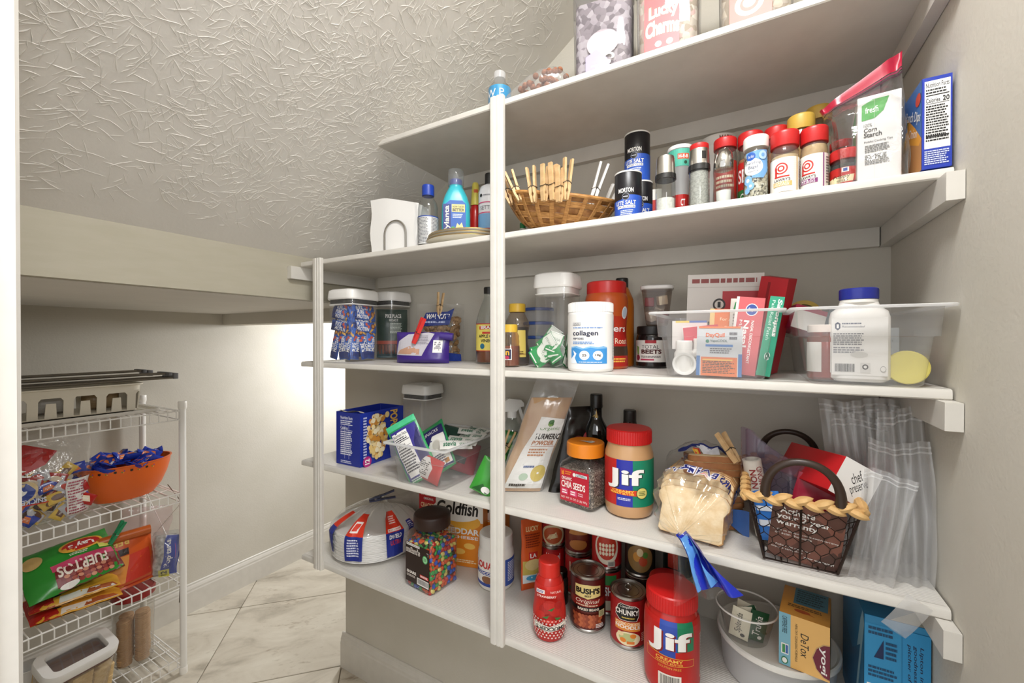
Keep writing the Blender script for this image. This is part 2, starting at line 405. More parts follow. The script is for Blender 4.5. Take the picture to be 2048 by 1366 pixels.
# baseboards
def bprof(o): return [(0, 0), (.0145, 0), (.0145, .098), (.0125, .104), (.0125, .112), (.009, .121), (.006, .126), (.006, .133), (.003, .1355), (0, .1355)]
mb = MB(); pr = bprof(0)
mb.loft([[(CX - .0145 if q[0] else CX - .0145, D_ - q[0], q[1]) for q in pr], [(R_, D_ - q[0], q[1]) for q in pr]])
mb.loft([[(CX - q[0], D_ + .11, q[1]) for q in pr], [(CX - q[0], D_ - q[0], q[1]) for q in pr]])
struct('baseboard_back', mb, M_trim)
mb = MB(); mb.loft([[(L_ + q[0], .105, q[1]) for q in pr], [(L_ + q[0], 2.5, q[1]) for q in pr]][::-1]); struct('baseboard_left', mb, M_trim)
# door frame at the opening (jamb, stop and inside casing)
mb = MB(); bx(mb, -.66, -.10, 0, -.638, .105, 2.06); bx(mb, -.638, -.10, 0, -.626, .06, 2.06)
struct('trim_door_jamb', mb, M_trim)
mb = MB(); cp = [(-.74, .105), (-.74, .124), (-.73, .127), (-.70, .125), (-.672, .122), (-.662, .124), (-.650, .123), (-.6445, .119), (-.6445, .105)]
mb.loft([[(x, y, 0) for x, y in cp], [(x, y, 2.12) for x, y in cp]][::-1]); struct('trim_door_casing', mb, M_trim)
# ------------------------------------------------------------------ shelves and uprights
def liner_mat():
    m, n, l, b = _new('liner', 'ribbed liner')
    b.inputs['Base Color'].default_value = lin('#d6d2cb'); b.inputs['Roughness'].default_value = .35
    tc = n.new('ShaderNodeTexCoord'); wv = n.new('ShaderNodeTexWave'); wv.bands_direction = 'Y'; wv.inputs['Scale'].default_value = 62; wv.inputs['Distortion'].default_value = .1
    l.new(tc.outputs['Object'], wv.inputs['Vector'])
    bp = n.new('ShaderNodeBump'); bp.inputs['Strength'].default_value = .35; bp.inputs['Distance'].default_value = .001
    l.new(wv.outputs['Fac'], bp.inputs['Height']); l.new(bp.outputs[0], b.inputs['Normal']); return m
LINER = liner_mat()
nm = ['lowest white shelf board above the baseboard holding soup cans and plates', 'second white shelf from the floor holding bread and the wire basket',
      'middle white shelf holding clear bins and coffee jars', 'fourth white shelf from the floor holding spice jars and napkins', 'topmost white shelf cut off by the sloping ceiling']
SH = []
for k in range(5):
    z = ZS[k]; x0 = -.858 if k == 4 else LS
    s = thing('pantry_shelf', nm[k], 'shelf', (x0, D_, z - ST), group='white pantry shelves'); SH.append(s)
    w_, d_ = R_ - x0 - .003, D_ - F_
    pf = [(0, 0), (-d_ + .002, 0), (-d_, .002), (-d_, ST - .006), (-d_ + .0015, ST - .002), (-d_ + .006, ST - .0006), (0, ST - .0006)]
    b0 = -.018 if k == 4 else 0
    MB().loft([[(b0 * (1 - q[1] / ST), q[0] - .0005, q[1]) for q in pf], [(w_, q[0] - .0005, q[1]) for q in pf]][::-1]).build('board', M_shelf, s, ang=25)
    mb = MB(); xa = .02 if k == 4 else .028
    bx(mb, xa, -CT, -CH, w_ - CT, -.0005, -.0003); mb.build('back_cleat', M_shelf, s, False)
    mb = MB(); bx(mb, w_ - CT + .002, YC - D_, -CH, w_ + .002, -.0005, -.0003); mb.build('side_cleat', M_shelf, s, False)
    if k == 3:
        mb = MB(); bx(mb, -.0235, YC - D_, -CH, -.005, -.0005, -.0003); mb.build('side_cleat', M_shelf, s, False)
    if k < 3:
        mb = MB(); n = 40
        mb.grid(lambda a, b: (.004 + a * (w_ - .006), -d_ + .008 + b * (d_ - .012), ST - .0004 + .0003), n, 2)
        mb.build('shelf_liner', LINER, s)
def upright(uL, uR, z0, z1, label):
    a, b = PY(uL, 683, F_ - .012), PY(uR, 683, F_ - .012); x, wd = (a.x + b.x) / 2, b.x - a.x
    t = thing('shelf_upright', label, 'post', (x, F_, z0), group='fluted shelf uprights')
    h = wd / 2
    pf = [(-h, 0), (-h, -.006), (-h * .8, -.0105), (-h * .35, -.012), (-h * .12, -.0115), (-h * .05, -.0095), (h * .06, -.0095), (h * .12, -.0115), (h * .42, -.0115), (h * .48, -.0095), (h * .6, -.0095), (h * .66, -.0113), (h * .9, -.0105), (h, -.008), (h, 0)]
    MB().loft([[(x_, y_ - .0004, 0) for x_, y_ in pf][::-1], [(x_, y_ - .0004, z1 - z0) for x_, y_ in pf][::-1]]).build('moulding', M_trim, t, ang=20)
upright(623.5, 640, ZS[0] - .017, ZS[3] + .001, 'slim fluted white upright post reaching up to the napkin shelf')
upright(977.5, 1005, ZS[0] - .016, ZS[4] + .004, 'long fluted white upright post reaching the topmost shelf')
# ------------------------------------------------------------------ builders shared by the groceries
WHT, BLK = '#f2f0ec', '#161412'
PL_W = M('#efece6', .32); PL_CLEAR = CL('#fbfbfb', .05); GLASS = CL('#f4f7f6', .02, .85, .03); BINPL = CL('#f8f8f8', .17, .4, .12)
FILM = CL('#fefefe', .025, .55, .08, bump=.45, bscale=38); FILM2 = CL('#fbfbfb', .20, .55, .14, bump=.25, bscale=14)
STEEL = M('#b9b6b0', .28, 1); DARKSTEEL = M('#6d655c', .35, 1); WOODPIN = MN('#c9a372', '#ddbc8d', 60, .6, stretch=(1, 1, .12))
def at(name, label, cat, x, y, z, extra=0, group=None): return thing(name, label, cat, (x, y, z + .0006), face(x, y, extra), group)
def lid(parent, r, z, h, m, ribs=36, name='lid', dome=.0, knurl=True):
    mb = MB(); n = ribs * 2 if knurl else 40
    def ring(rad, zz, kn=0): return [((rad - (kn * .025 * r if i % 2 else 0)) * math.cos(2 * math.pi * i / n), (rad - (kn * .025 * r if i % 2 else 0)) * math.sin(2 * math.pi * i / n), zz) for i in range(n)]
    k = 1 if knurl else 0
    mb.loft([ring(r * .985, z), ring(r, z + .001, k), ring(r, z + h * .82, k), ring(r * .985, z + h * .93), ring(r * .93, z + h), ring(r * .55, z + h + dome), ring(r * .02, z + h + dome * 1.2)])
    return mb.build(name, m, parent, ang=50 if not knurl else 28)
def prof_r(prof):                                     # radius of a profile at a level
    def f(z):
        for (r0, z0), (r1, z1) in zip(prof, prof[1:]):
            if z0 <= z <= z1 and z1 > z0: return r0 + (r1 - r0) * (z - z0) / (z1 - z0)
        return prof[-1][0] if z > prof[-1][1] else prof[0][0]
    return f
def body(parent, prof, m, seg=40, name='body', cap1=True): return MB().lathe(prof, seg, cap1=cap1).build(name, m, parent, ang=40)
def fill(parent, prof, m, z0, z1, gap=.0016, name='contents', seg=36):
    f = prof_r(prof); n = 10
    return MB().lathe([(max(f(z0 + (z1 - z0) * i / n) - gap, .001), z0 + (z1 - z0) * i / n) for i in range(n + 1)], seg).build(name, m, parent)
def band(parent, prof, z0, z1, items, a0=0, span=170, step=.004, name='label', off=.0004, vstep=None):
    f = prof_r(prof); zc = (z0 + z1) / 2; W = math.radians(span) * f(zc)
    return decal(parent, name, wrap(f, zc, a0), W, z1 - z0, items, step, vstep, off)
def can(name, label, x, y, z, r, h, items, extra=0, group=None, tab=False, col='#8f1013', span=200, a0=0):
    t = at(name, label, 'can', x, y, z, extra, group)
    pr = [(r * .9, 0), (r * .985, .0005), (r, .002), (r, .005), (r * .965, .007), (r * .965, h - .007), (r, h - .005), (r, h - .001), (r * .97, h), (r * .94, h - .0005), (r * .92, h - .004), (r * .02, h - .0045)]
    MB().lathe(pr, 44, cap1=True).build('tin_body', STEEL, t, ang=35)
    lp = [(r * .968, .0075), (r * .968, h - .0075)]
    MB().lathe([(r * .966, .0075), lp[0], lp[1], (r * .966, h - .0075)], 44, cap0=False, cap1=False).build('sleeve', M(col, .35), t)
    band(t, lp, .008, h - .008, items, a0, span, vstep=None)
    mb = MB()
    for q in (.82, .6): mb.tube([(r * q * math.cos(a * .2618), r * q * math.sin(a * .2618), h - .0042) for a in range(24)], .0006, 5, closed=True)
    mb.build('end_bead', DARKSTEEL, t)
    if tab:
        mb = MB(); mb.tube([(r * .18 * math.cos(a * .35), r * .3 + r * .3 * math.sin(a * .35), h - .003) for a in range(18)], .0013, 6, closed=True); mb.build('pull_tab', STEEL, t)
    return t
def sq_loft(parent, secs, m, name, n=5, cap0=True, cap1=True, mis=None, ang=38):   # secs: (w, d, corner, z)
    return MB().loft([rr(*s[:3], s[3], n) for s in secs], 0, cap0, cap1, mis=mis).build(name, m, parent, ang=ang)
def popbox(name, label, x, y, z, w, h, rz, lid_h=.032, lid_col='#f0eeea', d=None, group=None, lid_button=False):
    t = thing(name, label, 'container', (x, y, z + .0006), rz, group); r = .022; d = d or w
    b = w * .9, d * .9
    sq_loft(t, [(b[0] - .012, b[1] - .012, r * .7, 0), (b[0], b[1], r, .005), (b[0] + .002, b[1] + .002, r, h * .4), (w - .008, d - .008, r, h - lid_h)], CL('#ffffff', .05, .35, .04), 'clear_body', 6, cap1=False)
    g = sq_loft(t, [(w - .013, d - .013, r, h - lid_h - .014), (w - .012, d - .012, r, h - lid_h - .012), (w - .012, d - .012, r, h - lid_h)], M('#3b3a39', .5), 'gasket', 6)
    sq_loft(t, [(w - .004, d - .004, r, h - lid_h), (w, d, r + .002, h - lid_h + .003), (w, d, r + .002, h - lid_h + .006), (w - .002, d - .002, r + .002, h - lid_h * .45), (w - .006, d - .006, r, h - .004), (w - .018, d - .018, r, h)], M(lid_col, .3), 'lid', 6, ang=50)
    sq_loft(t, [(w - .010, d - .010, r, h - lid_h - .017), (w - .007, d - .007, r, h - lid_h - .016), (w - .007, d - .007, r, h - lid_h - .014), (w - .010, d - .010, r, h - lid_h - .0135)], M('#e9e7e3', .35), 'lid_ring', 6)
    if lid_button: sq_loft(t, [(w * .4, d * .4, .01, h - .001), (w * .4, d * .4, .01, h + .002), (w * .37, d * .37, .01, h + .003)], M('#e4e2dd', .35), 'button', 5)
    return t
def ring(parent, prof, m, name='ring', seg=44):       # closed ring profile
    n = seg; secs = [[(r * math.cos(2 * math.pi * i / n), r * math.sin(2 * math.pi * i / n), zz) for i in range(n)] for r, zz in prof]
    mb = MB(); mb.loft(secs + [secs[0]], cap0=False, cap1=False); return mb.build(name, m, parent, ang=40)
class Carton:    # box given by three foot points left, near corner, right seen on its level
    def __init__(s, name, label, A, B, dC, h, col, cat='box', group=None, open_top=False, side=None, z=None):
        A, B = Vector(A), Vector(B); e = B - A; s.w = e.xy.length; s.d = dC; s.h = h
        s.t = thing(name, label, cat, (B.x, B.y, B.z + .0006), math.atan2(e.y, e.x), group)
        w, d = s.w, s.d; mb = MB(); mats = [M(col, .42), M(side or col, .42)]
        if open_top:
            o, i = rr(w, d, .001, 0, 1, -w / 2, d / 2), rr(w - .0016, d - .0016, .001, 0, 1, -w / 2, d / 2)
            L = lambda q, z_: [(x, y, z_) for x, y, _ in q]
            mb.loft([L(o, 0), L(o, h), L(i, h), L(i, .002)], 0)
        else: mb.rbox(w, d, h, .0008, (-w / 2, d / 2, 0), 0, .0005, 1)
        mb.build('carton', mats, s.t)
    def face(s, which, items, name='print'):
        S, W, H = {'front': (front(0, s.h / 2, -s.w / 2), s.w, s.h), 'right': (flat((0, s.d / 2, s.h / 2), (0, 1, 0), (0, 0, 1)), s.d, s.h),
                   'left': (flat((-s.w, s.d / 2, s.h / 2), (0, -1, 0), (0, 0, 1)), s.d, s.h), 'top': (flat((-s.w / 2, s.d / 2, s.h), (1, 0, 0), (0, 1, 0)), s.w, s.d)}[which]
        return decal(s.t, name, S, W, H, items, off=.0003)
def pouch(parent, name, W, H, T, mats, mf=None, prof='stand', seed=0, wr=.0025, nu=22, nv=26, taper=0, lean=0, twist=0, power=2.2):
    """flexible bag, front towards local -Y, foot at z 0; returns the front surface"""
    off = Vector((seed * 3.1, seed * 1.7, 0))
    def th(u, v):
        if prof == 'stand': p = (.25 + .75 * min(1, v / .12)) * max(0, 1 - v) ** .55 if v > .001 else .6
        elif prof == 'pillow': p = math.sin(math.pi * min(max(v, 0), 1)) ** .55 if 0 < v < 1 else 0
        else: p = prof(v)
        return T / 2 * max(0, 1 - abs(u) ** power) ** .6 * p
    def S(x, y, o=0, side=-1):
        u = max(-1, min(1, 2 * x / W)); v = max(0, min(1, y / H + .5))
        t_ = th(u, v); ww = 1 - taper * v
        nz = noise.noise(Vector((x * 30, y * 30, side * 2)) + off) * wr + noise.noise(Vector((x * 75, y * 75, side)) + off) * wr * .4
        e = min(1, (1 - abs(u)) * 6)
        return Vector((x * ww + lean * v * H + noise.noise(Vector((0, y * 20, 3)) + off) * wr, side * (t_ + max(0, nz) * e + .0004) + side * o + twist * v * v, (y + H / 2)))
    mb = MB()
    for side in (-1, 1):
        st = len(mb.f)
        mb.grid(lambda a, b: S((a - .5) * W, (b - .5) * H, 0, side), nu, nv, 0, mf if side < 0 else (lambda a, b: mf(1 - a, b)) if mf else None)
        if side > 0: mb.f[st:] = [q[::-1] for q in mb.f[st:]]
    o = mb.build(name, mats, parent, ang=80)
    return lambda x, y, o_: S(x, y, o_, -1)
def bagprint(parent, S, W, H, items, name='print', step=.006): return decal(parent, name, S, W, H, items, step, step, off=.0006)
def pin(label, p_jaw, p_tail, wdir, cat='clothespin', m=None, group='wooden clothespins', L=.082, opening=.010, name='clothespin'):
    """spring clothespin: jaw end at p_jaw, tail end at p_tail, wdir = direction across the two halves"""
    a, b = Vector(p_jaw), Vector(p_tail); y = (b - a).normalized(); x = Vector(wdir); x = (x - y * x.dot(y)).normalized(); z = x.cross(y)
    T = Matrix((x, y, z)).transposed().to_4x4(); T.translation = a; L = (b - a).length
    t = bpy.data.objects.new(name, None); COL.objects.link(t); t.matrix_world = T; tag(t, label, cat, group); t.empty_display_size = .01
    m = m or WOODPIN; k = L / .082
    for s in (-1, 1):
        o = [(.0012, 0), (.0008, .012 * k), (.0028, .018 * k), (.0012, .024 * k), (.0010, .034 * k), (.0034, .039 * k), (opening * .62, L), (opening * .62 + .0048, L), (.0088, .045 * k), (.0078, .02 * k), (.0045, 0)]
        q = [[(s * px, py, zz) for px, py in o] for zz in (-.005, .005)]
        if s < 0: q = q[::-1]
        MB().loft(q[::-1]).build('jaw', m, t, False)
    mb = MB()
    for zz in (-.0055, .0055): mb.tube([(-.0092, .033 * k, zz), (-.003, .037 * k, zz), (.003, .037 * k, zz), (.0092, .033 * k, zz)], .0008, 5)
    for s in (-1, 1): mb.tube([(s * .0092, .033 * k, -.0055), (s * .0092, .033 * k, .0055)], .0008, 5)
    mb.tube([(0, .037 * k + .002 * math.sin(i * 1.2), -.006 + i * .0007 - 0) if 0 else (.002 * math.cos(i * 1.0), .037 * k + .002 * math.sin(i * 1.0), -.006 + i * .0006) for i in range(20)], .0007, 5)
    mb.build('spring', M('#6b655d', .35, 1), t)
    return t
def film_blob(parent, name, fn, nu, nv, m, cu=True): return MB().grid(fn, nu, nv, 0, None, cu).build(name, m, parent, ang=70)
def N(x, y, z=0, s=1): return noise.noise(Vector((x, y, z)) * s)
def nutri(x0, y0, x1, y1, fg='#1a1a1a', bg=WHT, head='Nutrition Facts', n=9):
    w, h = x1 - x0, y1 - y0
    return [('r', x0, y0, x1, y1, bg), ('t', head, x0 + .05 * w, y1 - .1 * h, x1 - .05 * w, y1 - .03 * h, fg, {'b': .012}),
            ('l', x0 + .05 * w, y1 - .2 * h, x1 - .05 * w, y1 - .115 * h, 2, fg), ('r', x0 + .05 * w, y1 - .225 * h, x1 - .05 * w, y1 - .21 * h, fg),
            ('t', 'Calories', x0 + .05 * w, y1 - .325 * h, x0 + .6 * w, y1 - .255 * h, fg, {'b': .01}), ('r', x0 + .05 * w, y1 - .345 * h, x1 - .05 * w, y1 - .338 * h, fg),
            ('l', x0 + .05 * w, y0 + .1 * h, x1 - .05 * w, y1 - .36 * h, n, fg), ('r', x0 + .05 * w, y0 + .17 * h, x1 - .05 * w, y0 + .185 * h, fg)]
# ================================================================== lowest shelf
z = ZS[0]
# --- paper plates in a printed clear bag, closed by a blue clip
px_, py_, pr_ = -1.052, .953, .130
pm = MB(); pp_ = [(.002, 0), (pr_ * .68, 0), (pr_ * .74, .002), (pr_ * .95, .0105), (pr_, .0115), (pr_ * .997, .0144), (pr_ * .94, .0134), (pr_ * .73, .0046), (pr_ * .67, .0026), (.002, .0026)]
secs = []
for r, zz in pp_:
    secs.append([((r + (.0008 * math.cos(i * math.pi) if r > pr_ * .8 else 0)) * math.cos(2 * math.pi * i / 56), (r + (.0008 * math.cos(i * math.pi) if r > pr_ * .8 else 0)) * math.sin(2 * math.pi * i / 56), zz + (.0005 * math.cos(i * math.pi) if r > pr_ * .8 else 0)) for i in range(56)])
pme = pm.loft(secs).mesh('paper_plate', M('#eceae6', .6))
for i in range(22):
    o = bpy.data.objects.new('paper_plate', pme); COL.objects.link(o); o.location = (px_ + random.uniform(-.0012, .0012), py_ + random.uniform(-.0012, .0012), z + .0014 + i * .0036)
    o.rotation_euler = (0, 0, random.random() * 6); tag(o, 'white paper plate in the stack inside the printed clear bag', 'plate', 'paper plates in a bag')
t = at('plate_bag', 'clear plastic bag with red and blue print gathered over paper plates', 'bag', px_, py_, z)
def bagpt(a, s, o=0):            # s: metres along the side from the foot
    R0 = pr_ + .005; hs = .086; q = max(0, s - hs); Ld = .14; v = min(q / Ld, 1)
    rr_ = R0 * (1 - .05 * math.exp(-s * 60)) if s < hs else R0 * (1 - v ** 1.35 * .93); zz = s if s < hs else hs + .058 * math.sin(v * 1.45)
    nn = N(math.cos(a) * 3, math.sin(a) * 3, s * 16) * .006 + N(math.cos(a) * 9, math.sin(a) * 9, s * 14) * .0035 * (1 if s > .02 else .3)
    fold = .006 * v * math.sin(a * 17 + N(a, s * 10) * 3)
    rr_ = rr_ + nn + fold + o; return Vector((rr_ * math.cos(a) + .028 * v * v, rr_ * math.sin(a) + .02 * v * v, max(.001, zz + fold * .7 + o * v)))
MB().grid(lambda a, b: bagpt(a * 2 * math.pi, b * .2255), 96, 40, 0, None, True).build('film', FILM, t, ang=80)
mb = MB(); mb.grid(lambda a, b: (.028 + (.010 + .05 * b * (1 + .3 * math.sin(a * 12))) * math.cos(a * 6.283) + .05 * b, .02 + (.008 + .03 * b) * math.sin(a * 6.283), .142 + .02 * b * math.sin(a * 25)), 48, 6, 0, None, True); mb.build('gathered_neck', FILM, t, ang=80)
def bS(a0): return lambda x, y, o: bagpt(math.radians(-90 + a0) + x / (pr_ + .005), y + .098, o + .001)
RED_, BLU_ = '#d2361f', '#1f2f86'
pan = lambda word: [('p', [(.08, .0), (.92, .0), (.98, .48), (.02, .48)], BLU_), ('p', [(.02, .48), (.98, .48), (.9, .8), (.72, .97), (.28, .97), (.1, .8)], RED_)] + word
decal(t, 'print', bS(-27), .062, .155, pan([('l', .2, .08, .8, .42, 7, '#d9dcec'), ('p', [(.2, .56), (.62, .56), (.7, .8), (.3, .8)], '#f0e9e4'), ('p', [(.27, .6), (.56, .6), (.62, .76), (.34, .76)], RED_)]), .006, .006, 0)
decal(t, 'print', bS(26), .062, .155, pan([('t', 'DWIELD', .2, .34, .8, .42, WHT, {'b': .03}), ('t', 'ULTRA', .25, .22, .78, .31, RED_, {'b': .02}), ('r', .15, .5, .85, .57, '#f4eee8'), ('t', 'MULTIPURPOSE', .18, .515, .82, .555, RED_, {'b': .02}), ('l', .3, .66, .72, .86, 4, '#f0d8d0')]), .006, .006, 0)
decal(t, 'print', bS(-70), .05, .15, [('p', [(.1, .05), (.9, .05), (.95, .6), (.05, .6)], BLU_), ('p', [(.1, .6), (.9, .6), (.8, .95), (.2, .95)], RED_)], .006, .006, 0)
decal(t, 'print', bS(52), .03, .05, [('r', .1, .1, .9, .9, BLU_), ('l', .2, .2, .8, .8, 4, '#d9dcec')], .006, .006, 0)
q = Vector((px_, py_, z)); f_ = face(px_, py_); ux = Vector((math.cos(f_), math.sin(f_), 0)); uy = Vector((-math.sin(f_), math.cos(f_), 0))
c0 = q + ux * .028 + uy * -.004 + Vector((0, 0, .158))
pin('navy blue spring clip pinching the neck of the plate bag', c0 - ux * .045 - Vector((0, 0, .006)), c0 + ux * .035 + Vector((0, 0, .008)), (0, 0, 1), 'clip', M('#1c2146', .4), None, opening=.014, name='bag_clip')
# --- square candy jar
B = P(862, 1197, z); rz = math.radians(-7); w = .106
cx = B.x + (-w / 2) * math.cos(rz) - (w / 2) * math.sin(rz); cy = B.y + (-w / 2) * math.sin(rz) + (w / 2) * math.cos(rz)
t = thing('candy_jar', 'square clear jar with round brown lid and brown label full of candy', 'jar', (cx, cy, z + .0006), rz)
sq_loft(t, [(w - .014, w - .014, .014, 0), (w - .002, w - .002, .017, .006), (w, w, .017, .012), (w, w, .017, .134), (w - .008, w - .008, .02, .148), (w - .03, w - .03, .036, .156), (w - .03, w - .03, .037, .166)], CL('#f6f2ee', .03, .8, .03), 'clear_body', 6, cap1=False)
lid(t, .0505, .160, .034, M('#2a150c', .5), knurl=False, dome=.0006)
decal(t, 'label', front(-w / 2, .069, 0), .094, .106, [('r', 0, 0, 1, 1, '#27150f'), ('r', .04, .93, .6, .99, WHT), ('t', 'MILK CHOCOLATE', .06, .945, .58, .978, '#27150f', {'b': .02}), ('t', "m&m's", .03, .745, .62, .90, '#f0eae2', {'b': .05}), ('t', "m&m's", .045, .76, .605, .885, '#3a2118', {'b': .0}),
      ('e', .83, .72, .105, .1, '#4cae62'), ('e', .83, .72, .085, .08, '#9fd7a4'), ('l', .77, .68, .89, .76, 3, '#2d7a40'), ('r', .62, .235, .97, .31, '#d0342a'), ('t', 'MARVEL', .645, .248, .945, .297, WHT, {'b': .03}),
      ('t', 'SHARE', .06, .225, .46, .30, '#e9e2da', {'b': .05}), ('l', .06, .14, .5, .2, 2, '#d8cfc6'), ('r', .5, .03, .98, .2, '#ece8e3'), ('b', .53, .06, .95, .18, BLK), ('r', .9, .9, .97, .91, WHT), ('r', .96, .83, .97, .91, WHT)])
cols = ['#d4571d', '#2f9a4b', '#2457c4', '#b3271e', '#d6cc72', '#3c241b']
mb = MB(); rnd = random.Random(5); sp = .0122; hw = w / 2 - .0082
core = rr(w - .032, w - .032, .012, .004, 3); mb.loft([core, [(x, y, .122) for x, y, _ in core]], 5)
def sweet(p, nrm, i):
    st = len(mb.v); mb.ball((0, 0, 0), .0068, 8, 5, i, .55)
    T = Matrix.Translation(p) @ (Vector(nrm) + Vector((rnd.gauss(0, .5), rnd.gauss(0, .5), rnd.gauss(0, .5)))).to_track_quat('Z', 'Y').to_matrix().to_4x4(); mb.xf(T, st)
for fx, fy in ((0, -1), (1, 0), (0, 1), (-1, 0)):
    for j in range(10):
        for i in range(8):
            a = (i - 3.5 + (.25 if j % 2 else 0)) * sp * .92 + rnd.uniform(-.002, .002)
            if abs(a) < hw - .002: 
                for dp in (.0, .006): sweet(Vector(((hw - dp) * fx + a * abs(fy), (hw - dp) * fy + a * abs(fx), .0075 + j * sp * .98 + dp * .9 + rnd.uniform(-.002, .002))), (fx, fy, 0), rnd.choices(range(6), [3, 3, 3, 1.6, 1.6, .7])[0])
for i in range(110):
    a, b = rnd.uniform(-1, 1) * hw * .92, rnd.uniform(-1, 1) * hw * .92; sweet(Vector((a, b, .124 + .012 * (1 - max(abs(a), abs(b)) / hw) + rnd.uniform(0, .004))), (0, 0, 1), rnd.choices(range(6), [3, 3, 3, 1.6, 1.6, .7])[0])
o = mb.build('candies', [M(c, .25) for c in cols]); o.location = t.location; o.rotation_euler = t.rotation_euler
tag(o, 'multicoloured button candies filling the square jar', 'candy', None, 'stuff')
# --- cracker cartons behind
def carton_at(name, label, uL, vL, uR, y, h, col, dp, tilt=0, cat='box', side=None, group=None):
    a, b = PY(uL, vL, y), PY(uR, vL, y); a.z = b.z = z
    b.y += (b.x - a.x) * math.tan(math.radians(tilt)); return Carton(name, label, a, b, dp, h, col, cat, group, side=side)
c = carton_at('cracker_box', 'red cheese cracker box with white lettering behind the candy jar', 838, 1000, 876, 1.045, .200, '#c1191c', .055, 3)
c.face('front', [('t', 'CHEEZ-IT', .06, .80, .94, .92, '#f7efe2', {'b': .03}), ('t', 'ORIGINAL', .25, .73, .75, .77, WHT, {'b': .02}), ('t', 'CRACKERS', .1, .60, .9, .68, '#f3d9a8', {'b': .03}), ('e', .5, .3, .36, .16, '#d98a2c')])
c = carton_at('cracker_box', 'orange and white fish cracker box beside the candy jar', 872, 1150, 952, .975, .222, '#e3861f', .045, 14, side='#e8e4dc')
c.face('front', [('r', 0, .60, 1, 1, '#eeeae2'), ('e', .4, .6, .55, .13, '#f0b040'), ('e', .45, .74, .52, .15, '#eeeae2'), ('t', 'Goldfish', .02, .68, .9, .86, '#1c1611', {'b': .03, 's': .15}), ('t', 'CHEDDAR', .05, .43, .92, .51, WHT, {'b': .03}), ('t', 'CHEESE', .35, .37, .9, .41, WHT, {'b': .02}), ('e', .72, .28, .12, .04, '#f3c05c'), ('e', .5, .2, .13, .04, '#f3c05c'), ('l', .4, .05, .9, .1, 2, '#f6dcae')])
c = carton_at('cracker_box', 'second orange and white fish cracker box mostly hidden by the white jar', 958, 1150, 1004, 1.05, .222, '#e3861f', .045, 4, side='#e8e4dc')
c.face('front', [('r', 0, .55, 1, 1, '#eeeae2'), ('e', .45, .72, .5, .16, '#e9a13a'), ('e', .48, .715, .47, .145, '#eeeae2'), ('t', 'Go', .02, .66, .8, .84, '#1c1611', {'b': .03, 's': .15})])
# --- coconut oil jar
x, y, r = cyl(956, 1028, 1187, z); t = at('oil_jar', 'white plastic oil jar with blue label standing behind the long upright', 'jar', x, y, z)
pr = [(.03, 0), (r * .9, .001), (r, .008), (r, .088), (r * .97, .098), (r * .9, .106), (r * .88, .112)]
body(t, pr, M('#eeebe4', .35)); lid(t, r * .93, .108, .034, M('#f1efea', .3), 44)
band(t, [(r, .008), (r, .088)], .014, .084, [('r', 0, 0, 1, 1, '#f0ede7'), ('r', 0, 0, 1, .12, '#27459a'), ('r', .6, .0, 1, 1, '#3d59ac'), ('p', [(0, .42), (.6, .42), (.6, .56), (0, .56)], '#27459a'), ('t', 'LOUANA', .06, .66, .6, .93, '#c8251f', {'b': .04}), ('t', 'COCONUT', .1, .44, .56, .54, WHT, {'b': .03}), ('e', .3, .25, .1, .14, '#8a5a36'), ('l', .66, .15, .96, .9, 12, '#dfe4f2')], 8, 190)
# --- orange seasoning pouch
t = at('snack_pouch', 'orange and green noodle snack pouch standing beside the white oil jar', 'pouch', -.505, 1.0, z, 25)
S = pouch(t, 'pouch', .062, .19, .016, [M('#d2571f', .3)], None, 'pillow', 4, .003)
bagprint(t, S, .062, .19, [('r', .05, .1, .95, .42, '#c7b35a'), ('r', .05, .1, .95, .22, '#dfe8ea'), ('e', .5, .17, .3, .04, '#4aa3cf'), ('e', .5, .36, .36, .08, '#d9c184'), ('r', .3, .44, .72, .54, '#c22a20'), ('t', 'LA', .36, .46, .66, .52, WHT, {'b': .03}), ('l', .15, .6, .85, .8, 6, '#8c2f12'), ('t', 'LUCKY', .2, .83, .8, .9, '#f6d9a0', {'b': .03})])
